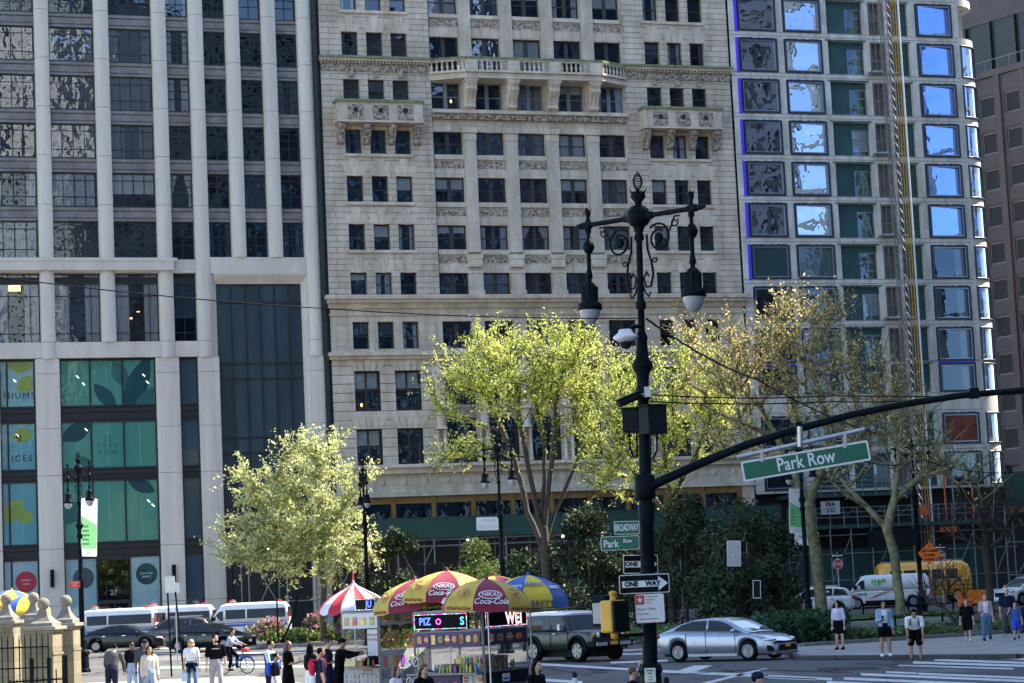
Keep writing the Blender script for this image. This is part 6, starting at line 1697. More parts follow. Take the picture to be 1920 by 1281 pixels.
def wheel(parent, x, y, r, w, spokes=10, rim='rim', thick=.022, dark=True):
 s = 1 if y > 0 else -1
 k = ('wheel', r, w, spokes, s, rim)
 if k not in GRID_CACHE:
  Q = Matrix.Rotation(-s * PI / 2, 4, 'X')
  mb = MB(Q); mb.lathe([(r * .62, -w / 2), (r * .9, -w / 2), (r * .985, -w / 2 + .03), (r, -w / 4), (r, w / 4), (r * .985, w / 2 - .03), (r * .9, w / 2), (r * .66, w / 2 - .005), (r * .64, w / 2 - .05)], 28)
  mb.lathe([(0.0, w / 2 - .07), (r * .65, w / 2 - .07)], 20)
  t = mb.mesh('wheel', MAT['rubber'])
  mb = MB(Q); mb.lathe([(r * .67, w / 2 - .03), (r * .67, w / 2 + .004), (r * .6, w / 2 + .004), (r * .58, w / 2 - .05)], 28); mb.lathe([(0, w / 2 + .012), (r * .13, w / 2 + .01), (r * .15, w / 2 - .03)], 12)
  for i in range(spokes):
   a = 2 * PI * i / spokes; d = .0 if spokes < 8 else .09 * (1 if i % 2 else -1)
   mb.bar((r * .1 * math.cos(a), r * .1 * math.sin(a), w / 2 - .008), (r * .62 * math.cos(a + d), r * .62 * math.sin(a + d), w / 2 - .006), thick * 2, .018)
  GRID_CACHE[k] = (t, mb.mesh('rim', MAT[rim]))
 t, m = GRID_CACHE[k]
 o = obj('wheel', t, parent, (x, y - s * w / 2, r)); obj('rim', m, o); return o
def vehicle(name, label, cat, loc, rz, L, W, belt, roof, wid, sill, wheels, paint, wind=(), tops=None, cabw=(.92, .76), group=None, arch=1.16, flank=.45, crown=.03, roofmat=None, tum=.985, spokes=10, rimr=None, ww=.22, thick=.022):
 """belt: [(x, z)] top of the lower body; roof: [(x, z)] cabin outline; wid: [(x, half width factor)]"""
 t = thing(name, label, cat, loc, rz, group)
 bx, bz = zip(*belt); wx, wz = zip(*wid); sx, sz = zip(*sill)
 xs = set(np.linspace(-L / 2, L / 2, 44).tolist())
 for xw, r in wheels:
  for q in np.linspace(-1, 1, 15): xs.add(xw + q * r * arch)
 xs = sorted(x for x in xs if -L / 2 <= x <= L / 2)
 hw = W / 2; secs = []
 for x in xs:
  top = float(np.interp(x, bx, bz)); w = float(np.interp(x, wx, wz)) * hw; zb = float(np.interp(x, sx, sz))
  for xw, r in wheels:
   if abs(x - xw) < r * arch: zb = max(zb, min(r + math.sqrt((r * arch) ** 2 - (x - xw) ** 2), top - .12))
  zm = zb + (top - zb) * flank
  half = [(w * .9, zb), (w * .985, zb + (top - zb) * .08), (w, zm), (w * tum, zb + (top - zb) * .8), (w * (tum - .03), top - .02), (w * (tum - .09), top), (w * .5, top + crown * .7), (0, top + crown)]
  secs.append([(x, -a, b) for a, b in half] + [(x, a, b) for a, b in half[::-1][1:]])
 mb = MB(); mb.loft(secs, 0, True)
 mb.box(-L / 2 + .25, -hw * .62, .17, L / 2 - .25, hw * .62, .5, 1)
 body = mb.build('body', [MAT[paint], MAT['trim']], t)
 cb, cr = cabw
 rx, rz_ = zip(*roof); bmin = lambda x: float(np.interp(x, bx, bz))
 zmax = max(rz_)
 def ywin(x, z):
  b = bmin(x) - .02; w = float(np.interp(x, wx, wz)) * hw
  f = min(1, max(0, (z - b) / (zmax - b))); return w * (cb + (cr - cb) * f ** 1.15)
 xs2 = sorted(set(np.linspace(rx[0], rx[-1], 30).tolist()) | set(rx)); secs = []
 for x in xs2:
  zr = float(np.interp(x, rx, rz_)); b = min(bmin(x) - .02, zr - .01); h = zr - b
  half = [(ywin(x, b), b), (ywin(x, b + h * .5), b + h * .5), (ywin(x, b + h * .86), b + h * .86), (ywin(x, b + h * .95) * .95, b + h * .96), (ywin(x, zr) * .8, zr), (0, zr + .025)]
  secs.append([(x, -a, q) for a, q in half] + [(x, a, q) for a, q in half[::-1][1:]])
 mb = MB(); mb.loft(secs, 0, True); mb.build('cabin', MAT[roofmat or paint], t)
 for poly in wind:                                                  # side glass
  for s in (-1, 1):
   mb = MB(); pts = [(x, s * (ywin(x, z) + .008), z) for x, z in poly]
   mb.add(pts, [tuple(range(len(pts)))]); mb.build('side_window', MAT['carglass'], t)
 def slant(p, q, name, mat, k0=.93, k1=.9, off=.012):               # windscreen between two roof-line points
  (xa, za), (xb, zb) = p, q; d = V((xb - xa, 0, zb - za)).normalized(); n = V((-d.z, 0, d.x)); n = n if n.z > 0 else -n
  rows = []
  for f in np.linspace(.06, .94, 6):
   x, z = xa + (xb - xa) * f, za + (zb - za) * f; w = ywin(x, max(z, bmin(x))) * (k0 + (k1 - k0) * f) * .93
   rows.append([V((x, y * w, z - .014 * abs(y) ** 2)) + n * (off + .016) for y in np.linspace(-1, 1, 7)])
  mb = MB(); mb.loft(rows, 0, True, False, False); mb.build(name, MAT[mat], t)
 for xw, r in wheels:
  wv = float(np.interp(xw, wx, wz)) * hw
  for s in (-1, 1): wheel(t, xw, s * (wv + .01), r, ww, spokes, rimr or 'rim', thick)
 return t, ywin, slant, bmin
def lamp_ell(t, name, c, r, mat, rot=0):
 mb = MB(); mb.ell(c, r, 12, 8, 0, Matrix.Rotation(rot, 3, 'Z')); return mb.build(name, MAT[mat], t)
def pbox(t, name, x0, y0, z0, x1, y1, z1, mat, bev=0.0):
 mb = MB(); mb.box(x0, y0, z0, x1, y1, z1); return mb.build(name, MAT[mat], t, bev=bev)
def sedan(label, loc, rz, paint, L=4.9, H=1.46, spokes=10, front='sport', plate='plate', group='passenger cars in the street', trim='trim', thick=.022):
 h = L / 2
 belt = [(-h, .82), (-h + .12, .98), (-h + .5, 1.03), (-1.3, 1.02), (0, .97), (1.0, .945), (h - 1.1, .91), (h - .5, .83), (h - .15, .70), (h, .60)]
 roof = [(-h + .35, 1.02), (-1.35, 1.30), (-.75, H - .03), (-.1, H), (.35, H - .03), (.7, 1.32), (1.45, .95)]
 wid = [(-h, .72), (-h + .2, .88), (-h + .6, .97), (-.8, 1.0), (.9, 1.0), (h - .6, .97), (h - .25, .86), (h, .66)]
 sill = [(-h, .42), (-h + .3, .26), (-1, .2), (1, .2), (h - .3, .2), (h, .24)]
 wl = [(-1.42, .335), (1.42, .335)]
 win = [[(-1.62, 1.07), (-1.32, 1.25), (-.85, 1.37), (-.28, 1.385), (-.28, 1.03)], [(-.2, 1.03), (-.2, 1.385), (.25, 1.36), (.6, 1.25), (1.06, 1.0)]]
 t, yw, slant, bm = vehicle('parked_car', label, 'car', loc, rz, L, 1.84, belt, roof, wid, sill, wl, paint, win, group=group, spokes=spokes, thick=thick)
 slant((1.45, .95), (.35, H - .03), 'windscreen', 'carglass2'); slant((-h + .5, 1.06), (-.75, H - .03), 'rear_window', 'carglass')
 for s in (-1, 1):
  lamp_ell(t, 'headlight', (h - .3, s * .66, .69), (.24, .17, .065), 'lens', -s * .5)
  lamp_ell(t, 'tail_light', (-h + .14, s * .66, .88), (.14, .2, .08), 'taillight', s * .4)
  mb = MB(); mb.ell((.95, s * 1.03, 1.02), (.1, .1, .075), 10, 8); mb.bar((.98, s * .86, .98), (.96, s * 1.0, 1.0), .06, .03); mb.build('mirror', MAT[paint], t)
  for x in (-.95, .2): pbox(t, 'door_handle', x - .1, s * .905 - .02, .86, x + .1, s * .905 + .03, .895, 'chrome' if paint != 'silver' else 'silver')
  mb = MB()
  for x in (-1.05, -.24, .95): mb.bar((x, s * .922, .3), (x - .03, s * .915, .98), .012, .012)
  mb.build('door_seam', MAT['trim'], t)
  pbox(t, 'side_skirt', -1.0, s * .89, .18, 1.0, s * .925, .26, 'trim' if paint != 'silver' else 'silver')
 mb = MB()
 mb.prismx([(-.62, .30), (.62, .30), (.5, .5), (-.5, .5)], h - .11, h + .012)
 if front == 'sport':
  mb.prismx([(-.75, .56), (.75, .56), (.6, .65), (0, .56 + .05), (-.6, .65)], h - .1, h + .004)
  for s in (-1, 1): mb.prismx([(s * .66, .28), (s * .82, .3), (s * .86, .5), (s * .7, .42)], h - .3, h - .12)
 else: mb.prismx([(-.5, .53), (.5, .53), (.58, .66), (-.58, .66)], h - .12, h + .006)
 mb.build('grille', MAT['trim'], t)
 if front != 'sport': mb = MB(); mb.bar((h + .008, -.5, .6), (h + .008, .5, .6), .02, .035); mb.build('chrome_bar', MAT['chrome'], t)
 pbox(t, 'number_plate', h + .0, -.16, .42, h + .028, .16, .54, plate, .01)
 pbox(t, 'bumper_lip', h - .25, -.7, .19, h - .02, .7, .25, 'trim' if paint != 'silver' else 'cargrey')
 mb = MB()
 for x in (-.55, .35):
  for s in (-.38, .38): mb.box(x - .1, s - .24, .6, x + .1, s + .24, 1.18)
 return t
def road(x, Y): return gx(x, Y, .01)
sedan('silver saloon turning left across the junction', road(1364, 77.0), -R(38), 'silver', L=4.88, spokes=10, front='sport', thick=.011)
sedan('black saloon parked nearest the gate posts', road(233, 127.5), -R(3), 'carblack', spokes=10, front='chrome', plate='sign_white')
sedan('black saloon with multi-spoke wheels behind the cyclist', road(394, 119.5), -R(24), 'carblack', spokes=18, front='chrome', plate='sign_white', L=5.0, thick=.013)
def suv(label, loc, rz, paint, group='passenger cars in the street'):
 L, h, H = 4.7, 2.35, 1.68
 belt = [(-h, .95), (-h + .1, 1.08), (-1, 1.1), (.9, 1.06), (h - 1.0, 1.03), (h - .35, .92), (h, .74)]
 roof = [(-h + .06, 1.1), (-h + .45, 1.55), (-1.3, H), (0, H + .02), (.45, H - .04), (1.45, 1.05)]
 wid = [(-h, .78), (-h + .3, .93), (-.8, 1), (.9, 1), (h - .5, .96), (h, .7)]
 t, yw, slant, bm = vehicle('parked_car', label, 'car', loc, rz, L, 1.9, belt, roof, wid, [(-h, .4), (-h + .3, .28), (h - .3, .26), (h, .34)], [(-1.35, .36), (1.4, .36)], paint,
                               [[(-1.95, 1.17), (-1.75, 1.5), (-1.15, 1.58), (-1.05, 1.17)], [(-.98, 1.16), (-1.05, 1.58), (-.2, 1.6), (-.2, 1.14)], [(-.12, 1.13), (-.12, 1.6), (.38, 1.56), (1.02, 1.1)]], group=group)
 slant((1.45, 1.05), (.45, H - .04), 'windscreen', 'carglass2'); slant((-h + .06, 1.12), (-h + .45, 1.55), 'rear_window', 'carglass')
 for s in (-1, 1):
  lamp_ell(t, 'headlight', (h - .25, s * .7, .86), (.2, .15, .08), 'lens', -s * .5); lamp_ell(t, 'tail_light', (-h + .08, s * .76, 1.02), (.12, .13, .13), 'taillight')
  mb = MB(); mb.ell((.98, s * 1.06, 1.14), (.1, .1, .08), 10, 8); mb.build('mirror', MAT[paint], t)
  for x in (-.95, .2): pbox(t, 'door_handle', x - .1, s * .93 - .02, .96, x + .1, s * .93 + .035, 1.0, 'chrome')
  mb = MB(); mb.tube([(-1.5, s * .66, H + .06), (.2, s * .66, H + .06)], .022, 6); mb.build('roof_rail', MAT['steel'], t)
 pbox(t, 'grille', h - .1, -.5, .55, h + .01, .5, .8, 'trim'); pbox(t, 'number_plate', h, -.16, .42, h + .025, .16, .54, 'sign_white')
 return t
suv('brown grey crossover parked between the black cars and the police vans', road(330, 132), PI - R(4), 'cargrey')
suv('white and blue car with red tail lamps behind the plane trunk', road(1528, 134), PI, 'carwhite')
suv('pale car nose cut by the right edge of the picture', road(1932, 137), -R(150), 'carwhite')
# the boxy off-roader
h = 2.2
t, yw, slant, bm = vehicle('off_road_car', 'dark green boxy off-road car with white roof beside the hot dog cart', 'car', road(1077, 83.5), -R(53), 4.45, 1.9,
 [(-h - .02, 1.02), (-h + .06, 1.12), (.6, 1.12), (.95, 1.13), (h - .2, 1.1), (h, 1.0)], [(-h + .02, 1.1), (-h + .12, 1.6), (-h + .25, 1.76), (-.9, 1.8), (.35, 1.78), (.52, 1.72), (.88, 1.12)],
 [(-h, .93), (-h + .25, .99), (.9, 1), (h - .25, .98), (h, .92)], [(-h, .55), (-h + .3, .42), (h - .35, .42), (h, .6)], [(-1.3, .41), (1.38, .41)], 'cargreen',
 [[(-.1, 1.2), (-.1, 1.62), (.38, 1.62), (.68, 1.2)], [(-.72, 1.2), (-.72, 1.62), (-.24, 1.62), (-.24, 1.2)], [(-1.85, 1.3), (-1.8, 1.6), (-1.45, 1.6), (-1.45, 1.3)]], cabw=(.95, .84), arch=1.2, roofmat='cargreen', spokes=6, ww=.27, thick=.05)
slant((.88, 1.12), (.52, 1.72), 'windscreen', 'carglass2')
mb = MB()
secs = [[(x, y * .8 * (1 if -2.0 < x < .4 else .96), z + .055 * (1 - abs(y) ** 4)) for y in np.linspace(-1, 1, 11)] + [(x, y * .8, z - .1) for y in (1, -1)] for x, z in ((-2.12, 1.70), (-2.0, 1.79), (-.9, 1.82), (.3, 1.80), (.5, 1.72))]
mb.loft(secs, 0, True); mb.build('roof', MAT['carwhite'], t)
mb = MB()
for s in (-.62, .62): mb.tube([(-1.9, s, 1.95), (.2, s, 1.95)], .022, 6)
for x in (-1.8, -1.2, -.6, 0, .2): mb.tube([(x, -.62, 1.95), (x, .62, 1.95)], .018, 5)
for x in (-1.7, 0): 
 for s in (-.62, .62): mb.tube([(x, s, 1.82), (x, s, 1.95)], .018, 5)
mb.build('roof_rack', MAT['trim'], t)
pbox(t, 'bumper', 2.08, -.94, .52, 2.38, .94, .74, 'trim', .05); pbox(t, 'grille', 2.16, -.5, .86, 2.235, .5, 1.06, 'trim', .02)
for s in (-1, 1):
 lamp_ell(t, 'headlight', (2.2, s * .58, .95), (.06, .1, .1), 'lens'); lamp_ell(t, 'indicator', (2.19, s * .8, .95), (.05, .1, .075), 'amber')
 pbox(t, 'bumper_insert', 2.36, s * .3 if s > 0 else -.82, .56, 2.4, .82 if s > 0 else -.3, .70, 'chrome', .02)
 mb = MB(); mb.box(.5, s * .95, 1.15, .66, s * 1.15, 1.4); mb.build('mirror', MAT['steel'], t, bev=.03)
 pbox(t, 'door_handle', -.02, s * .95 - .02, 1.02, .18, s * .95 + .03, 1.06, 'chrome')
 mb = MB(); mb.bar((.86, s * .956, .5), (.86, s * .956, 1.1), .014, .014); mb.bar((-.18, s * .956, .5), (-.18, s * .956, 1.1), .014, .014); mb.build('door_seam', MAT['trim'], t)
 for xw in (-1.3, 1.38):
  mb = MB(); mb.tube([(xw + .53 * math.cos(a), s * .955, .41 + .53 * math.sin(a)) for a in np.linspace(0, PI, 11)], .05, 6); mb.build('wheel_arch_trim', MAT['trim'], t)
pbox(t, 'number_plate', 2.385, -.17, .6, 2.415, .17, .72, 'plate')
mb = MB(Matrix.Translation((-2.4, .05, 1.0)) @ Matrix.Rotation(PI / 2, 4, 'Y')); mb.lathe([(.0, -.1), (.38, -.1), (.4, 0), (.38, .1), (.0, .1)], 24); mb.build('spare_wheel', MAT['trim'], t)
text(t, 'FJ', .12, MAT['steel'], (2.245, 0, .96), (0, 1, 0))
# vans
def van(label, loc, rz, L=5.9, H=2.42, paint='carwhite', group='white vans', police=False, nose=1.15):
 h = L / 2; f0 = h - nose
 belt = [(-h, 1.15), (h - nose - .1, 1.18), (h - .35, 1.06), (h - .1, .9), (h, .7)]
 roof = [(-h + .01, 1.1), (-h + .05, H - .3), (-h + .25, H - .04), (-h + 1, H), (f0 - .55, H), (f0 - .2, H - .1), (h - .55, 1.12)]
 wid = [(-h, .93), (-h + .2, .99), (f0, 1), (h - .4, .95), (h, .78)]
 win = [[(f0 - .35, 1.25), (f0 - .35, 1.85), (f0 - .08, 1.8), (f0 + .42, 1.25)]]
 if police: win += [[(f0 - 1.75, 1.32), (f0 - 1.75, 1.9), (f0 - .5, 1.9), (f0 - .5, 1.32)], [(-h + .2, 1.32), (-h + .2, 1.9), (f0 - 1.85, 1.9), (f0 - 1.85, 1.32)]]
 t, yw, slant, bm = vehicle('police_van' if police else 'delivery_van', label, 'van', loc, rz, L, 2.0, belt, roof, wid, [(-h, .5), (-h + .3, .34), (h - .3, .3), (h, .36)], [(-h + 1.15, .35), (h - .95, .35)], paint, win, cabw=(.99, .86), group=group, spokes=5, thick=.05)
 slant((h - .55, 1.12), (f0 - .2, H - .1), 'windscreen', 'carglass2')
 for s in (-1, 1):
  lamp_ell(t, 'headlight', (h - .2, s * .72, .95), (.16, .13, .14), 'lens', -s * .5); pbox(t, 'tail_light', -h - .02, s * .84 - .07, 1.05, -h + .05, s * .84 + .07, 1.65, 'taillight', .02)
  mb = MB(); mb.ell((f0 + .3, s * 1.1, 1.4), (.1, .1, .18), 10, 8); mb.build('mirror', MAT['trim'], t)
  mb = MB(); mb.bar((f0 - .4, s * 1.0, .45), (f0 - .4, s * .985, 1.15), .014, .014); mb.bar((f0 - 1.7, s * 1.0, .45), (f0 - 1.7, s * .985, 1.15), .014, .014); mb.bar((-h + .3, s * .99, 1.0), (f0 - .4, s * 1.0, 1.0), .02, .012); mb.build('door_seam', MAT['trim'], t)
  pbox(t, 'sill_trim', -h + 1.65, s * .975, .32, h - 1.5, s * 1.012, .5, 'trim')
 pbox(t, 'bumper', h - .12, -.8, .36, h + .04, .8, .62, 'trim', .04); pbox(t, 'grille', h - .2, -.5, .72, h - .02, .5, .95, 'trim', .02)
 for s in (-1, 1): pbox(t, 'rear_window', -h - .012, min(s * .1, s * .8), 1.35, -h + .03, max(s * .1, s * .8), 1.95, 'carglass', .01)
 pbox(t, 'number_plate', -h - .03, -.2, .75, -h + .0, .2, .9, 'plate'); 
 if police:
  for s in (-1, 1):
   mb = MB(); mb.prismy([(-h + .1, .82), (h - .55, .86), (h - .8, .98), (-h + .1, .98)], s * 1.003, s * 1.009); mb.cut(); mb.prismy([(-h + .1, 1.04), (h - .9, 1.06), (h - .9, 1.1), (-h + .1, 1.1)], s * .998, s * 1.004); mb.build_all('blue_stripe', MAT['pblue'], t)
   text(t, 'POLICE', .34, MAT['pblue'], (-.5, s * 1.02, .64), (s * -1, 0, 0) if s > 0 else (1, 0, 0), bold=.01)
  mb = MB(); mb.box(f0 - 1.0, -.65, H + .06, f0 - .7, .65, H + .14); bar = mb.build('light_bar', MAT['steel'], t)
  for s in (-.42, .42): mb = MB(); mb.ell((f0 - .85, s, H + .17), (.12, .2, .07), 10, 6); mb.build('beacon', MAT['lightred'], bar)
  mb = MB(); mb.box(-h + .5, -.2, H + .02, -h + .8, .2, H + .12); mb.build('rear_beacon', MAT['lightred'], t)
 return t, h, f0
PV = 'white police vans parked along the far kerb'
van('white police van parked farthest left, behind the black saloon', road(208, 141), PI, police=True, group=PV, H=2.3)
van('white police van parked in the middle of the row', road(318, 143.5), PI, police=True, group=PV, H=2.3)
van('white police van at the right end of the row near the flowers', road(462, 141), PI, police=True, group=PV, H=2.3, L=5.6)
t, h, f0 = van('white hire van with a green $19.95 price and red flash', road(1660, 146.5), PI - R(2), H=2.15, group=None, L=5.75)
for s in (1,):
 rt = (-1, 0, 0)
 text(t, '$', .3, MAT['hgreen'], (f0 - .85, s * .995, 1.74), rt, bold=.012); text(t, '19', .52, MAT['hgreen'], (f0 - 1.17, s * .99, 1.64), rt, bold=.025, wide=.95); text(t, '95', .3, MAT['hgreen'], (f0 - 1.6, s * .99, 1.76), rt, bold=.014)
 text(t, 'U-HAUL', .26, MAT['trim'], (f0 - .0, s * 1.012, .93), rt, bold=.006)
 for i in range(5): mb = MB(); x = f0 - .55 - i * .16; mb.prismy([(x, .62 + .05 * i), (x - .5, .72 + .06 * i), (x - .85, .95 + .04 * i), (x - .4, .8 + .04 * i)], s * 1.006, s * 1.012 + .001 * i); mb.build('red_flash', MAT['redsign'], t)
 text(t, 'vans and trucks', .14, MAT['trim'], (f0 - 2.0, s * 1.012, 1.12), rt)
# school bus
t = thing('school_bus', 'short yellow school bus behind the white hire van', 'bus', road(1733, 153.5), R(0)); h = 3.15; H = 2.9
secs = []
for x, k, zt in ((-h, .86, H - .35), (-h + .1, .95, H - .15), (-h + .45, 1, H), (h - 1.1, 1, H), (h - .5, .99, H - .05), (h - .15, .95, H - .3), (h, .9, H - .65)):
 secs.append([(x, -1.15 * k, .5), (x, -1.17 * k, 1.4), (x, -1.1 * k, zt - .35), (x, -.85 * k, zt - .06), (x, 0, zt + .04), (x, .85 * k, zt - .06), (x, 1.1 * k, zt - .35), (x, 1.17 * k, 1.4), (x, 1.15 * k, .5)])
mb = MB(); mb.loft(secs, 0, True); mb.build('body', MAT['busyellow'], t)
mb = MB(); mb.loft([[(x, y * 1.05 * k, z + .045 - .1 * abs(y) ** 3) for y in np.linspace(-.75, .75, 9)] for x, k, z in ((-h + .4, 1, H), (h - .9, 1, H), (h - .5, .97, H - .04))], 0, True, False, False); mb.build('white_roof', MAT['carwhite'], t)
for s in (-1, 1):
 for i in range(5): x = -h + .75 + i * .95; mb = MB(); mb.quad((x, s * 1.172, 1.62), (x + .82, s * 1.172, 1.62), (x + .82, s * 1.125, 2.3), (x, s * 1.125, 2.3)); mb.build('side_window', MAT['carglass'], t)
 for z in (.85, 1.15, 1.45): pbox(t, 'rub_rail', -h + .1, s * 1.155, z, h - .1, s * 1.19, z + .05, 'trim')
 text(t, 'SCHOOL TRANSIT', .26, MAT['trim'], (-.4, s * 1.2, 1.3), (-s, 0, 0), bold=.006)
 lamp_ell(t, 'warning_lamp', (-h + .03, s * .6, 2.45), (.05, .1, .1), 'amber'); lamp_ell(t, 'headlight', (h - .02, s * .8, .9), (.05, .12, .12), 'lens')
for x in (-h + 1.5, h - 1.0):
 for s in (-1, 1): wheel(t, x, s * 1.16, .45, .26, 5, 'steel', .05)
mb = MB(); mb.quad((h + .01, -.85, 1.5), (h + .01, .85, 1.5), (h - .14, .8, 2.3), (h - .14, -.8, 2.3)); mb.build('windscreen', MAT['carglass'], t)
pbox(t, 'bumper', h, -1, .45, h + .12, 1, .7, 'trim', .03)
# ---------------------------------------------------------------- bicycle
def bicycle(label, loc, rz):
 t = thing('bicycle', label, 'bicycle', loc, rz); BL = pm('bike_blue', (.03, .09, .40), .3, .2, .05, 3)
 for x in (-.52, .55):
  Q = Matrix.Translation((x, 0, .33)) @ Matrix.Rotation(PI / 2, 4, 'X'); mb = MB(Q); mb.tube([(.31 * math.cos(a), .31 * math.sin(a), 0) for a in np.linspace(0, 2 * PI, 29)], .02, 6, cap=False); w = mb.build('wheel', MAT['rubber'], t)
  mb = MB(Q); 
  for i in range(14): a = i * 2 * PI / 14; mb.tube([(0, 0, 0), (.3 * math.cos(a), .3 * math.sin(a), 0)], .004, 4)
  mb.tube([(0, 0, -.05), (0, 0, .05)], .035, 8); mb.build('spokes', MAT['steel'], w)
 mb = MB(); A, B, C_, D = (-.52, 0, .33), (-.1, 0, .3), (-.28, 0, .82), (.38, 0, .8)
 for p, q, r in ((B, C_, .025), (B, (.36, 0, .66), .04), (A, B, .015), (A, C_, .014), (D, (.55, 0, .33), .02), ((.36, 0, .6), (.32, 0, 1.0), .022)): mb.tube([p, q], r, 7)
 mb.build('frame', BL, t)
 mb = MB(); mb.tube([(.32, -.3, 1.05), (.36, -.12, 1.08), (.32, 0, 1.02), (.36, .12, 1.08), (.32, .3, 1.05)], .015, 6); mb.build('handlebar', MAT['black'], t)
 mb = MB(); mb.ell((-.31, 0, .9), (.14, .08, .04), 10, 6); mb.tube([(-.28, 0, .8), (-.3, 0, .88)], .015, 6); mb.build('saddle', MAT['black'], t)
 mb = MB()
 for x in (-.52, .55): mb.tube([(x + .36 * math.cos(a), 0, .33 + .36 * math.sin(a)) for a in np.linspace(.3, 2.6, 10)], .022, 5, flat=1.6); mb.cut()
 mb.build_all('mudguard', BL, t)
 mb = MB(); mb.box(.38, -.13, .82, .62, .13, .98); mb.build('front_basket', MAT['redsign'], t, bev=.02)
 mb = MB(); mb.tube([(-.1, -.08, .3), (-.03, -.08, .16)], .012, 5); mb.box(-.08, -.2, .14, .03, -.08, .16); mb.tube([(-.1, .08, .3), (-.17, .08, .44)], .012, 5); mb.box(-.22, .08, .43, -.11, .2, .45); mb.lathe([(0, -.0), (.09, 0)], 12, (-.1, 0, .3)); mb.build('pedals', MAT['trim'], t)
 return t
bike_loc = road(441, 86.0); bicycle('blue hire bicycle with a red front basket ridden by the cyclist', bike_loc, -R(24))
# ================================================================ food carts and umbrellas
MAT['stainless'] = pm('cart_stainless', (.15, .16, .18), .45, .6, .25, 5)
MAT.update({
 'maroon': pm('maroon_canvas', (.20, .012, .04), .75, 0, .12, 3), 'ucream': pm('mustard_canvas', (.42, .31, .05), .75, 0, .15, 3), 'uwhite': pm('white_canvas', (.58, .59, .62), .75, 0, .08, 3),
 'ured': pm('red_canvas', (.42, .015, .03), .75, 0, .12, 3), 'ublue': pm('blue_canvas', (.04, .10, .34), .75, 0, .12, 3), 'uyellow': pm('yellow_canvas', (.62, .46, .03), .75, 0, .1, 3),
 'navy': pm('navy_lettering', (.015, .03, .16), .6, 0, .05, 3), 'tan': pm('printed_tan', (.50, .28, .10), .7, 0, .3, 8),
 'ledblack': pm('led_screen_black', (.004, .004, .006), .3, 0, .1, 3), 'quilt': pm('quilted_stainless', (.45, .47, .50), .3, .85, .25, 9),
 'acrylic': glass('clear_acrylic', (.8, .82, .82), (.9, .95, 1), .06, .01, 2), 'menuw': pm('menu_white', (.48, .49, .52), .5, 0, .05, 2), 'menudark': pm('menu_dark_violet', (.035, .015, .10), .5, 0, .3, 3),
})
def food_mat(i):
 c = [(.55, .25, .07), (.45, .10, .05), (.70, .50, .15), (.30, .35, .08), (.60, .35, .18), (.75, .2, .1), (.25, .12, .06), (.8, .65, .3)][i % 8]
 return pm('food_print_%s' % 'amber brick mustard olive toffee coral cocoa straw'.split()[i % 8], c, .5, 0, .35, 14)
LED = [emit('led_red', (1, .02, .04), .9), emit('led_green', (.05, 1, .25), .5), emit('led_blue', (.08, .15, 1), .8), emit('led_white', (1, 1, 1), .5), emit('led_cyan', (.1, .8, 1), .4), emit('led_pink', (1, .1, .8), .5)]
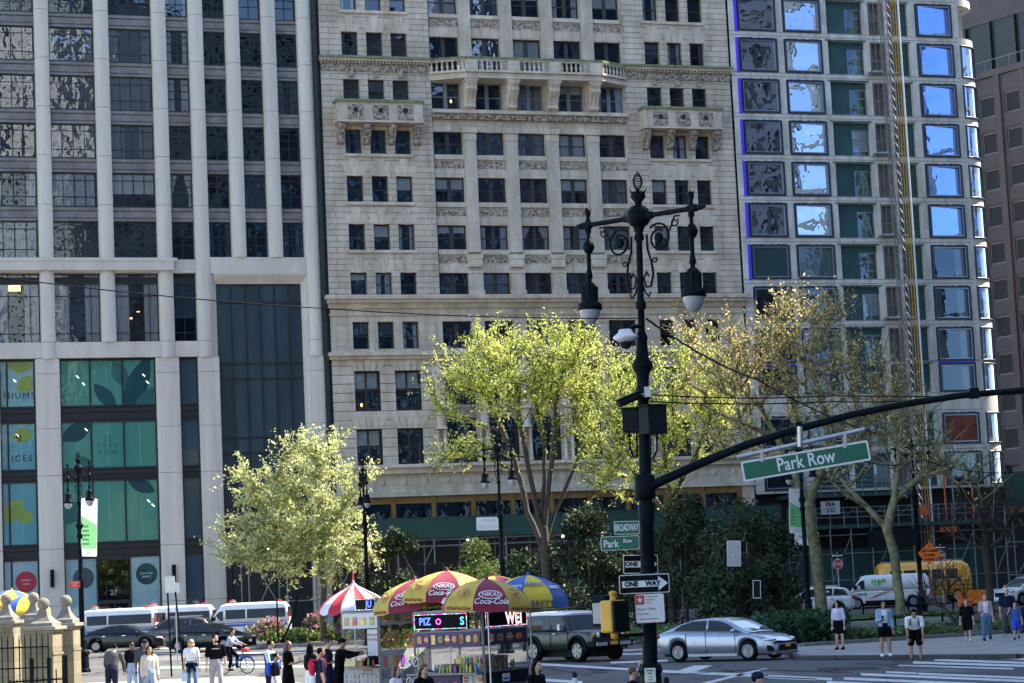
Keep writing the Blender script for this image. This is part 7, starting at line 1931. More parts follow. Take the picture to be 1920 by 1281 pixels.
def umbrella(label, x, yapex, Y, rad, cols, n=8, rot=0.0, drop=.62, tilt=0.0, lets=(), group='cart umbrellas', spike=False, zbase=None, val=.17):
 ap = at(x, yapex, Y); zb = gz(Y); t = thing('cart_umbrella', label, 'umbrella', V((ap.x, Y, zb)), 0, group); za = ap.z - zb
 mb = MB(); mb.tube([(0, 0, .3), (0, 0, za - .02)], .022, 7); mb.build('pole', MAT['steel'], t)
 T = Matrix.Translation((0, 0, za)) @ Matrix.Rotation(tilt, 4, 'Y')
 prof = [(0, 0), (.22, .07), (.45, .19), (.68, .36), (.86, .62), (.95, .82), (1.0, 1.0)] if not spike else [(.0, 0), (.04, .15), (.13, .26), (.34, .40), (.62, .58), (.85, .79), (1.0, 1.0)]
 prof = [(0.004 if r == 0 else r, z) for r, z in prof]
 def P(a, i, sag=0.0, out=0.0):                                     # point on the canopy: seams stand up, the cloth sags between ribs
  r, z = prof[i]; return V((rad * r * math.cos(a), rad * r * math.sin(a), -drop * z - sag * math.sin(PI * min(1, r)) * .0))
 sub = 4
 for k in range(n):
  mb = MB(T); rows = []
  for i in range(len(prof)):
   row = []
   for j in range(sub + 1):
    f = j / sub; a0, a1 = rot + 2 * PI * k / n, rot + 2 * PI * (k + 1) / n
    p = P(a0, i).lerp(P(a1, i), f); c = prof[i][0]; p.z -= .03 * c * (4 * f * (1 - f)); row.append(p)
   rows.append(row)
  edge_ = rows[-1]; rows.append([p + V((p.x * .015, p.y * .015, -val - (.03 * (1 - abs(2 * j / sub - 1)) if spike else 0))) for j, p in enumerate(edge_)])
  mb.loft(rows, 0, True, False, False); pn = mb.build('canopy_panel', MAT[cols[k % len(cols)]], t)
  for kk, body, size, i, col, wide, ital in lets:
   if kk != k % len(cols): continue
   am = rot + 2 * PI * (k + .5) / n; tang = V((-math.sin(am), math.cos(am), 0)); rr = V((math.cos(am), math.sin(am), 0))
   if i < 0: c = (edge_[sub // 2] + V((0, 0, -val * .5))) + rr * .03; upv = V((0, 0, 1))
   else:
    i0 = int(i); f = i - i0; A = rows[i0][sub // 2].lerp(rows[i0 + 1][sub // 2], f); upv = (rows[i0][sub // 2] - rows[i0 + 1][sub // 2]).normalized(); nn = tang.cross(upv); nn = nn if nn.dot(rr) > 0 else -nn; c = A + nn * .03
   rt = tang if tang.cross(upv).dot(rr) > 0 else -tang
   if body == 'OVAL':
    mb = MB(); q = [T @ (c + rt * (.27 * math.cos(b)) + upv * (.12 * math.sin(b))) for b in np.linspace(0, 2 * PI, 22)[:-1]]; mb.add(q, [tuple(range(21))])
    mb.build('oval_logo', MAT['sign_white'], t); q = MB(); qq = [T @ (c + (tang.cross(upv) if tang.cross(upv).dot(rr) > 0 else -tang.cross(upv)) * .006 + rt * (.24 * math.cos(b)) + upv * (.095 * math.sin(b))) for b in np.linspace(0, 2 * PI, 22)[:-1]]; q.add(qq, [tuple(range(21))]); q.build('oval_logo', MAT['maroon'], t); continue
   if body == 'SEAL':
    mb = MB()
    for q0 in (.17, .12): mb.tube([T @ (c + rt * (q0 * math.cos(b)) + upv * (q0 * math.sin(b))) for b in np.linspace(0, 2 * PI, 22)], .008, 4)
    mb.ell(T @ c, .06, 8, 6); mb.build('round_seal', MAT['tan'], t); continue
   c2 = T @ (c + (rt.cross(upv)) * .012); R3 = T.to_3x3()
   text(t, body, size, MAT[col], c2, R3 @ rt, R3 @ upv, ext=.003, wide=wide, bold=.002, italic=ital)
 mb = MB(T)
 for k in range(n):
  a = rot + 2 * PI * k / n; mb.tube([P(a, i) - V((0, 0, .02)) for i in range(1, len(prof))], .008, 4)
 mb.build('ribs', MAT['steel'], t); mb = MB(T); mb.lathe([(.04, -.02), (.045, .03), (.02, .06), (.0, .09)] if not spike else [(.03, -.03), (.02, .06), (.0, .2)], 8); mb.build('finial', MAT[cols[0]], t)
 return t
NK = [(0, 'OVAL', 0, 4.1, '', 1, 0), (0, 'NIKAS', .15, 4.1, 'sign_white', .95, .15), (0, 'Coca-Cola', .2, 5.45, 'sign_white', .9, .35), (1, 'SEAL', 0, 3.9, '', 1, 0), (1, 'All Beef Hot Dogs', .11, -1, 'maroon', .85, 0)]
SB = [(1, 'SABRETT', .17, 3.2, 'ublue', .9, 0), (1, 'SABRETT', .2, -1, 'navy', 1.0, 0), (0, 'SABRETT', .15, 3.6, 'sign_white', .9, 0)]
CA, CB = 2 * PI / 8, PI / 8
umbrella('red and white striped umbrella with a spiked top over the juice cart', 662, 1084, 59, .98, ['ured', 'uwhite'], 16, .1, .80, 0, (), spike=True, val=.1)
umbrella('maroon and mustard hot dog umbrella farthest left, tilted low', 778, 1086, 57, 1.16, ['maroon', 'ucream'], 8, -PI / 2 - CB - .28 - 2 * CA * 0, .60, -.10, NK)
umbrella('maroon and mustard hot dog umbrella standing tallest in the middle', 838, 1070, 56, 1.16, ['maroon', 'ucream'], 8, -PI / 2 - CB - .05, .60, .03, NK)
umbrella('maroon and mustard hot dog umbrella in front, over the corner of the cart', 912, 1085, 50.5, 1.04, ['maroon', 'ucream'], 8, -PI / 2 - CB + .12, .55, .05, NK)
umbrella('maroon and mustard umbrella mostly hidden behind the others', 927, 1079, 58, 1.0, ['maroon', 'ucream'], 8, -PI / 2 + .1, .55, .0, ())
umbrella('blue and yellow hot dog umbrella on the right of the cart', 990, 1078, 52.5, .95, ['ublue', 'uyellow'], 8, R(-143), .56, .05, SB)
umbrella('blue and yellow umbrella behind the sunlit gate posts', 22, 1106, 96, 1.3, ['uyellow', 'ublue'], 8, -.3, .7, .08, ())
umbrella('yellow umbrella with blue edge between the gate posts', 46, 1118, 92, 1.1, ['uyellow', 'uyellow', 'ublue', 'uyellow'], 8, -.9, .6, .0, ())
def food_tile(parent, P, w, h, kind, seed):
 """one printed picture: backing and a few shapes"""
 r = random.Random(seed); mb = MB()
 if kind == 'dog':
  mb.ell((0, 0, 0), (w * .42, .006, h * .3), 10, 6, 0); mb.ell((0, -.004, 0), (w * .36, .006, h * .14), 10, 6, 1)
 elif kind == 'bottle':
  mb.box(-w * .16, -.004, -h * .4, w * .16, .002, h * .12, 0); mb.box(-w * .07, -.004, h * .12, w * .07, .002, h * .38, 1)
 elif kind == 'bun':
  mb.ell((0, 0, h * .12), (w * .36, .006, h * .24), 10, 6, 0); mb.box(-w * .38, -.007, -h * .1, w * .38, .002, h * .04, 1); mb.ell((0, 0, -h * .2), (w * .36, .006, h * .14), 10, 6, 2)
 else: mb.box(-w * .3, -.005, -h * .4, w * .3, .001, h * .4, 0); mb.box(-w * .3, -.006, h * .2, w * .3, .002, h * .26, 1)
 mb.T = None
 vs = [P @ V(v) for v in mb.v]; mb.v = [tuple(v) for v in vs]
 return mb.build('food_picture', [food_mat(seed), food_mat(seed + 3), food_mat(seed + 5)], parent)
class Side:
 """one side of a cart: x along the side, y outward is negative, z up"""
 def __init__(s, a, b): s.a, s.b = V(a), V(b); d = s.b - s.a; s.L = d.length; s.d = d.normalized(); s.rz = math.atan2(d.y, d.x); s.M = Matrix.Translation((s.a.x, s.a.y, 0)) @ Matrix.Rotation(s.rz, 4, 'Z')
 def mb(s): return MB(s.M)
 def p(s, x, y, z): return s.M @ V((x, y, z))
 def up(s, x, z): return s.M @ Matrix.Translation((x, -.03, z))
def led(t, S, x0, x1, z0, z1, words):
 mb = S.mb(); mb.box(x0, -.05, z0, x1, .04, z1); sc = mb.build('led_screen', MAT['ledblack'], t)
 r = random.Random(int(x0 * 100 + z0 * 10 + S.L * 7)); parts = [S.mb() for _ in LED]
 n = int((x1 - x0) / .03)
 for i in range(n):
  for z in (z0 + .015, z1 - .03): parts[(i // 2 + r.randint(0, 1)) % 6].box(x0 + i * .03 + .004, -.056, z, x0 + i * .03 + .026, -.051, z + .017)
 for i in range(int((z1 - z0) / .03)):
  for x in (x0 + .004, x1 - .024): parts[(i + r.randint(0, 1)) % 6].box(x, -.056, z0 + i * .03, x + .02, -.051, z0 + i * .03 + .02)
 for q, m in zip(parts, LED): q.build('led_border', m, sc)
 for body, size, x, z, c in words:
  if c == 0: text(sc, body, size, LED[3], S.p(x, -.058, z), S.d, ext=.001, bold=.012, wide=.95, space=1.12); text(sc, body, size, LED[0], S.p(x, -.064, z), S.d, ext=.001, bold=-.006, wide=.95, space=1.12)
  else: text(sc, body, size, LED[c], S.p(x, -.058, z), S.d, ext=.001, bold=.006)
 return sc
# --- the hot dog cart
c0 = gx(912, 51.5, .02); zc = .02
def cart(name, label, corner, ang, la, lb):
 """corner: nearest bottom corner; the long side runs back to the left, the short side back to the right"""
 t = thing(name, label, 'food cart', corner); A = V((-math.cos(ang) * la, math.sin(ang) * la, 0)); B = V((math.sin(ang) * lb, math.cos(ang) * lb, 0))
 return t, Side(A, (0, 0, 0)), Side((0, 0, 0), B), A, B
t, SL, SR, A, B = cart('hot_dog_cart', 'large hot dog cart with LED signs and picture panels under the maroon umbrellas', c0, R(33), 1.95, 1.85)
Hc = 2.32
mb = MB()
for q in (V((0, 0, 0)), A, B, A + B): mb.bar(q + V((0, 0, .25)), q + V((0, 0, Hc)), .055, .055)
for p, q in ((V((0, 0, 0)), A), (V((0, 0, 0)), B), (A, A + B), (B, A + B)):
 for z in (.3, .92, 1.86, Hc): mb.bar(p + V((0, 0, z)), q + V((0, 0, z)), .05, .05)
mb.build('frame', MAT['stainless'], t)
mb = MB(); k = .04; mb.add([A * .98 + B * .02 + V((0, 0, .34)), A * .02 + B * .02 + V((0, 0, .34)), A * .02 + B * .98 + V((0, 0, .34)), A * .98 + B * .98 + V((0, 0, .34)), A * .98 + B * .02 + V((0, 0, .9)), A * .02 + B * .02 + V((0, 0, .9)), A * .02 + B * .98 + V((0, 0, .9)), A * .98 + B * .98 + V((0, 0, .9))], [(0, 1, 5, 4), (1, 2, 6, 5), (2, 3, 7, 6), (3, 0, 4, 7), (4, 5, 6, 7), (0, 3, 2, 1)]); mb.build('base_cabinet', MAT['stainless'], t)
mb = MB(); mb.add([A + V((0, 0, Hc + .03)), V((0, 0, Hc + .03)), B + V((0, 0, Hc + .03)), A + B + V((0, 0, Hc + .03))], [(0, 1, 2, 3)]); mb.build('roof', MAT['stainless'], t)
led(t, SL, .04, SL.L * .80, 1.92, Hc - .02, [('PIZ', .24, .36, 2.11, 2), ('O', .2, .75, 2.1, 5), ('S', .26, 1.42, 2.1, 4)]); led(t, SR, .05, SR.L - .03, 1.92, Hc - .02, [('WEI', .38, 1.25, 2.1, 0)])
mb = SL.mb(); mb.box(.05, -.04, 1.52, SL.L - .05, .0, 1.86); mb.build('picture_band', MAT['menudark'], t); mb = SR.mb(); mb.box(.05, -.04, 1.52, SR.L - .05, .0, 1.86); mb.build('picture_band', MAT['menudark'], t)
for i in range(9): food_tile(t, SL.up(.18 + i * .2, 1.69) @ Matrix.Translation((0, -.02, 0)), .19, .27, ['bun', 'dog', 'box', 'dog'][i % 4], i)
for i in range(4): food_tile(t, SR.up(.25 + i * .4, 1.69) @ Matrix.Translation((0, -.02, 0)), .36, .28, ['bun', 'dog', 'bun', 'dog'][i % 4], i + 2)
mb = SL.mb(); mb.box(-.05, -.32, .88, SL.L, 0, .92); mb.build('counter', MAT['stainless'], t)
for S_ in (SL, SR):
 mb = S_.mb(); mb.quad((.06, -.005, 1.0), (S_.L - .06, -.005, 1.0), (S_.L - .06, -.005, 1.5), (.06, -.005, 1.5)); mb.build('sneeze_guard', MAT['acrylic'], t)
r = random.Random(5)
def goods(S, n, x0, x1, z, y0, y1, hh, seed, name='drink_bottle', lab=None):
 rr = random.Random(seed); P = [S.mb() for _ in range(5)]
 for i in range(n):
  x = x0 + (x1 - x0) * (i + .5) / n; y = rr.uniform(y0, y1); h = hh * rr.uniform(.8, 1.1); P[rr.randrange(5)].lathe([(.028, 0), (.03, .02), (.03, h * .6), (.014, h * .78), (.014, h), (.0, h)], 7, (x, y, z))
 for i, q in enumerate(P):
  if q.v: q.build('drink_bottles', [MAT['redsign'], food_mat(2), MAT['pblue'], food_mat(3), MAT['sign_white']][i], t)
goods(SL, 16, .7, 1.9, .92, -.28, -.1, .22, 3); goods(SL, 14, 1.2, 1.9, 1.12, -.06, .02, .18, 8); goods(SR, 14, .2, 1.7, .94, .05, .3, .2, 5)
mb = SL.mb(); mb.box(.9, .3, .92, 1.3, .7, 1.22); mb.box(.4, .3, .92, .8, .6, 1.1); mb.build('griddle', MAT['graybox'], t); mb = SR.mb(); mb.box(.5, -.5 + .8, .92, .9, .9, 1.3); mb.build('steam_box', MAT['steel'], t); mb = SR.mb(); mb.box(1.1, .4, .92, 1.6, .8, 1.25); mb.build('snack_boxes', food_mat(1), t)
mb = SL.mb(); mb.box(1.35, -.035, .40, SL.L - .04, -.0, .88); mb.build('picture_panel', MAT['menuw'], t)
for i in range(3):
 for j in range(2): food_tile(t, SL.up(1.45 + i * .2, .52 + j * .24) @ Matrix.Translation((0, -.012, 0)), .18, .2, ['dog', 'bun', 'bottle'][(i + j) % 3], i * 2 + j)
mb = SL.mb(); mb.box(.1, -.035, .36, 1.3, -.0, .86); mb.build('picture_panel', MAT['menudark'], t)
for i in range(5): food_tile(t, SL.up(.24 + i * .23, .6) @ Matrix.Translation((0, -.012, 0)), .22, .3, ['bun', 'dog'][i % 2], i + 1)
mb = SR.mb(); mb.box(.05, -.03, .62, SR.L - .05, .0, .9); mb.build('side_panel', MAT['graybox'], t); mb = SR.mb(); mb.box(.68, -.045, .66, .98, -.031, .84); st = mb.build('sticker', MAT['sign_white'], t); mb = SR.mb(); mb.box(.72, -.05, .7, .94, -.046, .75); mb.build('sticker_band', MAT['pblue'], st)
for i in range(3): food_tile(t, SR.up(.35 + i * .55, .48) @ Matrix.Translation((0, -.01, 0)), .45, .22, 'bun', i + 4)
for q in (A * .2 + B * .1, A * .2 + B * .9, A * .85 + B * .1, A * .85 + B * .9): wheel(t, q.x, q.y + .1, .26, .14, 5, 'steel', .04)
# pretzels hanging on the left post
for i, z in enumerate((1.2, .72)):
 mb = MB(SL.M @ Matrix.Translation((-.02, -.1, z)))
 for dx in (-.1, .1): mb.tube([(dx + .085 * math.cos(a), 0, .11 * math.sin(a)) for a in np.linspace(0, 2 * PI, 15)], .014, 5); mb.tube([(dx - .06, 0, -.06), (dx + .05, 0, .08)], .012, 5)
 mb.build('pretzel_sign', MAT['sign_white'], t)
# --- the juice and fruit cart
c1 = gx(716, 57.0, .02)
t, SL, SR, A, B = cart('juice_cart', 'white juice and smoothie cart under the striped umbrella', c1, R(46), 1.45, 1.6); Hc = 2.38
mb = MB()
for q in (V((0, 0, 0)), A, B, A + B): mb.bar(q + V((0, 0, .25)), q + V((0, 0, Hc + (.35 if q.length < .1 else 0))), .07, .07)
for p, q in ((V((0, 0, 0)), A), (V((0, 0, 0)), B), (A, A + B), (B, A + B)):
 for z in (.3, .98, Hc - .02): mb.bar(p + V((0, 0, z)), q + V((0, 0, z)), .05, .05)
mb.build('frame', MAT['stainless'], t)
mb = MB(); mb.add([A * .98 + B * .02 + V((0, 0, .3)), A * .02 + B * .02 + V((0, 0, .3)), A * .02 + B * .98 + V((0, 0, .3)), A * .98 + B * .98 + V((0, 0, .3)), A * .98 + B * .02 + V((0, 0, .96)), A * .02 + B * .02 + V((0, 0, .96)), A * .02 + B * .98 + V((0, 0, .96)), A * .98 + B * .98 + V((0, 0, .96))], [(0, 1, 5, 4), (1, 2, 6, 5), (2, 3, 7, 6), (3, 0, 4, 7), (4, 5, 6, 7), (0, 3, 2, 1)]); mb.build('base_cabinet', MAT['menuw'], t)
mb = MB(); mb.add([A + V((0, 0, Hc + .03)), V((0, 0, Hc + .03)), B + V((0, 0, Hc + .03)), A + B + V((0, 0, Hc + .03))], [(0, 1, 2, 3)]); mb.build('roof', MAT['stainless'], t)
led(t, SL, .6, SL.L - .03, Hc + .02, Hc + .34, [('JU', .24, 1.15, Hc + .18, 2)])
mb = SL.mb(); mb.box(0.02, -.03, 1.95, SL.L - .02, 0, Hc - .04); mb.build('menu_panel', MAT['menuw'], t)
for i in range(4): food_tile(t, SL.up(.2 + i * .34, 2.14) @ Matrix.Translation((0, -.01, 0)), .28, .26, 'box', i)
mb = SL.mb(); mb.quad((.06, -.005, 1.02), (.9, -.005, 1.02), (.9, -.005, 1.94), (.06, -.005, 1.94)); mb.build('side_glazing', MAT['acrylic'], t)
mb = SL.mb(); mb.box(1.0, -.02, 1.25, SL.L - .05, .0, 1.92); ml = mb.build('menu_panel', MAT['menuw'], t); text(ml, 'FRESH JUICE', .08, MAT['redsign'], SL.p(1.2, -.03, 1.78), SL.d, ext=.001); text(ml, 'SMOOTHIES', .08, MAT['redsign'], SL.p(1.2, -.03, 1.66), SL.d, ext=.001)
mb = SL.mb(); mb.box(.1, -.3, .96, SL.L, 0, 1.0); mb.build('counter', MAT['stainless'], t)
mb = SL.mb(); mb.box(.75, .05, 1.0, 1.05, .4, 1.2); mb.lathe([(.13, 1.2), (.15, 1.3), (.12, 1.52), (.05, 1.56)], 12, (.9, .22, 0)); mb.build('juice_machine', MAT['graybox'], t)
goods(SL, 9, .15, 1.4, 1.0, -.25, -.1, .2, 12)
mb = SL.mb(); mb.box(.35, -.28, 1.0, .8, -.12, 1.14); mb.build('ice_tray', food_mat(7), t)
mb = SL.mb(); mb.box(.02, -.035, .34, SL.L - .02, 0, .95); ml = mb.build('juice_menu', MAT['menuw'], t); text(ml, 'SMOOTHIES', .075, MAT['redsign'], SL.p(1.0, -.045, .88), SL.d, ext=.001); text(ml, 'FRESH FRUIT JUICES', .06, MAT['redsign'], SL.p(1.0, -.045, .8), SL.d, ext=.001)
for i in range(8):
 for j in range(3): food_tile(ml, SL.up(.13 + i * .17, .42 + j * .16) @ Matrix.Translation((0, -.012, 0)), .1, .14, 'bottle', i + j * 3)
mb = SR.mb(); mb.box(.03, -.03, 2.02, SR.L - .03, 0, Hc - .04); mb.build('menu_panel', MAT['menuw'], t)
for i in range(4): food_tile(t, SR.up(.22 + i * .38, 2.17) @ Matrix.Translation((0, -.01, 0)), .3, .24, 'bun', i + 2)
P = [SR.mb() for _ in range(4)]; rr = random.Random(9)
for i in range(90): P[0 if i % 3 and i < 60 else 1 if i > 55 else 2].ell((.1 + 1.4 * rr.random(), .12 + .2 * rr.random(), 1.42 + .48 * rr.random()), .06, 7, 5)
for q, m in zip(P, (food_mat(3), food_mat(0), food_mat(2))): 
 if q.v: q.build('fruit_pile', m, t)
mb = SR.mb(); mb.box(.03, -.03, .88, SR.L - .03, 0, 1.38); ml = mb.build('smoothie_panel', MAT['menuw'], t)
for i, m in enumerate((pm('pink_drink', (.75, .2, .25), .5), pm('cream_drink', (.75, .6, .25), .5), pm('orange_drink', (.75, .3, .08), .5), pm('purple_drink', (.3, .08, .5), .5))):
 mb = SR.mb(); mb.prismy([(.1 + i * .2, .95), (.2 + i * .2, .95), (.22 + i * .2, 1.22), (.08 + i * .2, 1.22)], -.04, -.031); mb.build('drink_picture', m, ml)
mb = SR.mb()
for x, z, q in ((1.1, 1.1, .12), (1.25, 1.18, .1), (1.35, 1.05, .13), (1.2, 1.0, .1), (1.42, 1.2, .09)): mb.ell((x, -.035, z), (q, .02, q), 10, 6, rr.randrange(4))
mb.build('fruit_picture', [food_mat(1), MAT['uyellow'], food_mat(5), food_mat(3)], ml)
mb = SR.mb(); mb.box(.03, -.04, .68, SR.L - .03, 0, .87)
for i in range(14): mb.bar((.05 + i * .11, -.045, .69), (.15 + i * .11, -.045, .86), .012, .012); mb.bar((.15 + i * .11, -.045, .69), (.05 + i * .11, -.045, .86), .012, .012)
mb.build('quilted_panel', MAT['quilt'], t)
mb = SR.mb(); mb.box(.03, -.03, .3, SR.L - .03, 0, .66); mb.build('menu_panel', MAT['menuw'], t)
for i in range(3): food_tile(t, SR.up(.3 + i * .5, .5) @ Matrix.Translation((0, -.01, 0)), .35, .25, 'bun', i)
for q in (A * .2 + B * .1, A * .2 + B * .9, A * .85 + B * .1, A * .85 + B * .9): wheel(t, q.x, q.y + .1, .26, .14, 5, 'steel', .04)
# ================================================================ people
SKIN = {'light': pm('skin_light', (.56, .33, .235), .5, 0, .06, 20), 'tan': pm('skin_tan', (.40, .215, .135), .5, 0, .06, 20), 'dark': pm('skin_dark', (.13, .065, .042), .45, 0, .08, 20)}
EYE = pm('eye_dark', (.02, .015, .012), .3, 0, .05, 5); LIP = pm('lip', (.35, .10, .09), .5, 0, .05, 5)
def cloth(name, col, var=.14): return pm('cloth_' + name, col, .85, 0, var, 7, .25, 14, spec=.15)
CL = {k: cloth(k, v) for k, v in {'black': (.006, .006, .008), 'charcoal': (.075, .078, .085), 'white': (.70, .70, .74), 'lilac': (.52, .52, .66), 'denim': (.10, .17, .33), 'paledenim': (.28, .37, .55), 'navy': (.010, .014, .04),
      'grey': (.30, .31, .34), 'cream': (.58, .52, .43), 'sky': (.42, .56, .78), 'red': (.40, .02, .05), 'blue': (.05, .11, .32), 'royal': (.04, .08, .55), 'rose': (.45, .30, .32), 'plaid': (.34, .36, .45), 'brown': (.16, .075, .035), 'olive': (.10, .11, .06)}.items()}
HAIR = {'black': pm('hair_black', (.006, .005, .005), .6, 0, .3, 30), 'brown': pm('hair_brown', (.06, .028, .014), .5, 0, .35, 30), 'blond': pm('hair_blond', (.40, .25, .10), .5, 0, .3, 30), 'red': pm('hair_auburn', (.20, .07, .025), .5, 0, .3, 30)}
def remesh(mb, vox, name, mat, smooth=4):
 me = mb.mesh('raw', mat); o = bpy.data.objects.new('raw', me); COL.objects.link(o)
 m = o.modifiers.new('r', 'REMESH'); m.mode = 'VOXEL'; m.voxel_size = vox; m.use_smooth_shade = True
 s = o.modifiers.new('s', 'SMOOTH'); s.iterations = smooth; s.factor = .5
 out = bpy.data.meshes.new_from_object(o.evaluated_get(bpy.context.evaluated_depsgraph_get())); out.name = name
 bpy.data.objects.remove(o); bpy.data.meshes.remove(me)
 out.materials.clear(); out.materials.append(mat); return out
def limb(mb, pts, rs, n=10):
 mb.tube(pts, rs, n, 0, True)
 for p, r in zip(pts, rs): mb.ell(p, r, n, 6)
def person(label, x, ytop, h, face, skin='light', hair=('brown', 'short'), top=('white', .45), legs=('denim', .97), shoes='black', la=None, ra=None, ll=None, rl=None, lean=0.0, dz=.02, Y=None, headturn=0.0, headtilt=0.0, female=False, extra=(), group='people in the square', drop=0.0, layer=None, dress=None, zoff=0.0):
 """face: degrees, 0 looks at the viewer, 90 to the right. Arms and legs: (out, forward, down) directions of the upper and lower bone"""
 d = ray(x, ytop)
 if Y is None:
  Y = 60.0
  for _ in range(10): zt = gz(Y) + dz + h * (1 - drop); t = (zt - CAMH) / d.z; Y = (CAM + d * t).y
 p0 = at(x, ytop, Y); loc = V((p0.x, Y, gz(Y) + dz + zoff)); rz = R(face)
 la = la or ((.16, .02, 1), (.06, .2, 1)); ra = ra or ((.16, .02, 1), (.06, .2, 1)); ll = ll or ((.07, .03, 1), (.02, -.05, 1)); rl = rl or ((.05, -.02, 1), (.03, -.03, 1))
 D = lambda s, v: V((s * v[0], -v[1], -v[2])).normalized()
 hipz = .52 * h; sw = (.104 if female else .122) * h; hw = .052 * h
 legz = []
 for s, L in ((1, ll), (-1, rl)): legz.append(-(D(s, L[0]).z * .245 + D(s, L[1]).z * .235) * h)
 hipz = max(legz) + .04 * h
 hip = V((0, 0, hipz)); sp = V((0, -math.sin(lean), math.cos(lean))); fw = V((0, -math.cos(lean), -math.sin(lean)))
 chest = hip + sp * .3 * h; neck = hip + sp * .335 * h; nd = (sp + V((0, -.12, .25))).normalized(); head = neck + nd * .075 * h + fw * .012 * h
 HR = Matrix.Rotation(headturn, 3, 'Z') @ Matrix.Rotation(headtilt + lean * .55, 3, 'X')
 hc = head + V((0, 0, .012 * h)); k = h / 1.7
 def hp(a, b, c): return hc + HR @ V((a * k, -b * k, c * k))
 def torso(mb, g=0.0, z0=-.03, z1=.315, hips=True):
  secs = []
  prof = [(-.03, .092, .064), (.02, .104 if female else .098, .072), (.09, .084 if female else .096, .062), (.17, .089 if female else .104, .068), (.24, .1 if female else .118, .072), (.29, .09 if female else .11, .062), (.32, .05, .045), (.34, .035, .035)]
  for t, rx, ry in prof:
   if t < z0 - .001 or t > z1 + .001: continue
   c = hip + sp * (t * h)
   secs.append([c + V((1, 0, 0)) * ((rx * h + g) * math.cos(a)) + fw * ((ry * h * (1.12 if female and .2 < t < .27 and math.sin(a) > .3 else 1) + g) * math.sin(a)) for a in np.linspace(0, 2 * PI, 17)[:-1]])
  mb.loft(secs, 0, True)
 def arm(s, A): sh = chest + V((s * sw, 0, 0)) - sp * .012 * h; el = sh + D(s, A[0]) * .165 * h; wr = el + D(s, A[1]) * .15 * h; return sh, el, wr
 def leg(s, L): hp_ = hip + V((s * hw, 0, -.0 * h)); kn = hp_ + D(s, L[0]) * .245 * h; an = kn + D(s, L[1]) * .235 * h; return hp_, kn, an
 arms = [(1, arm(1, la), la), (-1, arm(-1, ra), ra)]; lgs = [(1, leg(1, ll)), (-1, leg(-1, rl))]
 mb = MB(); torso(mb)
 mb.ell(hc, (.074 * k, .092 * k, .112 * k), 16, 12, 0, HR); mb.ell(hp(0, .025, -.055), (.054 * k, .062 * k, .058 * k), 12, 8, 0, HR); mb.ell(hp(0, .097, -.018), (.015 * k, .02 * k, .026 * k), 8, 6, 0, HR)
 for s in (-1, 1): mb.ell(hp(s * .076, -.005, -.01), (.012 * k, .02 * k, .03 * k), 8, 6, 0, HR)
 limb(mb, [neck - sp * .03 * h, head - nd * .01 * h], [.036 * h, .033 * h])
 for s, (sh, el, wr), A in arms:
  limb(mb, [chest + V((s * sw * .5, 0, 0)), sh, sh.lerp(el, .5), el, el.lerp(wr, .35), wr], [.035 * h, .031 * h, .027 * h, .022 * h, .023 * h, .0145 * h])
  hd = D(s, A[1]); side = hd.cross(fw); side = side.normalized() if side.length > .1 else V((1, 0, 0)); pal = wr + hd * .045 * h; nrm = hd.cross(side)
  mb.ell(pal, (.022 * h, .011 * h, .028 * h), 10, 7, 0, Matrix((side, nrm, hd)).transposed())
  for i, (q, ln) in enumerate(((-.017, .036), (-.006, .043), (.006, .04), (.016, .031))):
   b = pal + side * q * h + hd * .02 * h; m1 = b + hd * ln * .55 * h; m2 = m1 + (hd * .8 + nrm * .5 * s) * ln * .5 * h; mb.tube([b, m1, m2], [.0062 * h, .0058 * h, .005 * h], 6)
  b = pal - side * .018 * h - hd * .012 * h; mb.tube([b, b + (hd * .6 - side * .8) * .022 * h, b + (hd * 1.1 - side * .9) * .038 * h], [.008 * h, .007 * h, .0055 * h], 6)
 for s, (a, b, c) in lgs:
  limb(mb, [a, a.lerp(b, .4), b, b.lerp(c, .3), c], [.058 * h, .05 * h, .034 * h, .033 * h, .021 * h]); mb.ell(c + V((0, -.035 * h, -.022 * h)), (.026 * h, .068 * h, .02 * h), 10, 7)
 o = obj('person', remesh(mb, .0095, 'person', SKIN[skin]), None, loc, rz); tag(o, label, 'person', group)
 mb = MB()
 for s in (-1, 1): mb.ell(hp(s * .03, .081, .012), (.012 * k, .008 * k, .007 * k), 8, 6, 0, HR)
 mb.build('eyes', EYE, o); mb = MB(); mb.ell(hp(0, .083, -.062), (.02 * k, .008 * k, .006 * k), 8, 6, 0, HR); mb.build('mouth', LIP, o)
 mb = MB()
 for s in (-1, 1): mb.bar(hp(s * .014, .089, .032), hp(s * .048, .078, .034), .008 * k, .006 * k)
 mb.build('eyebrows', HAIR[hair[0]] if hair[0] in HAIR else EYE, o)
 # hair
 if hair[1] != 'bald':
  mb = MB(); mb.ell(hp(0, -.016, .026), (.084 * k, .094 * k, .1 * k), 14, 10, 0, HR)
  cut = MB()
  if hair[1] in ('long', 'bob'):
   ln = .3 if hair[1] == 'long' else .12
   for s in (-1, 1): limb(mb, [hp(s * .07, -.02, .03), hp(s * .082, -.03, -.06), hp(s * .075, -.035 + (.05 if s > 0 else .0), -.02 - ln * .6), hp(s * .06, -.04 + .04, -.04 - ln * .8)], [.035 * k, .034 * k, .032 * k, .02 * k], 8)
   limb(mb, [hp(0, -.07, .02), hp(0, -.085, -.08), hp(0, -.09, -.06 - ln * .9)], [.06 * k, .065 * k, .045 * k], 8)
  if hair[1] == 'bun': mb.ell(hp(0, -.1, .08), (.045 * k,) * 3, 10, 8)
  if hair[1] == 'tail': limb(mb, [hp(0, -.09, .04), hp(0, -.13, -.02), hp(0, -.11, -.14)], [.03 * k, .035 * k, .015 * k], 8)
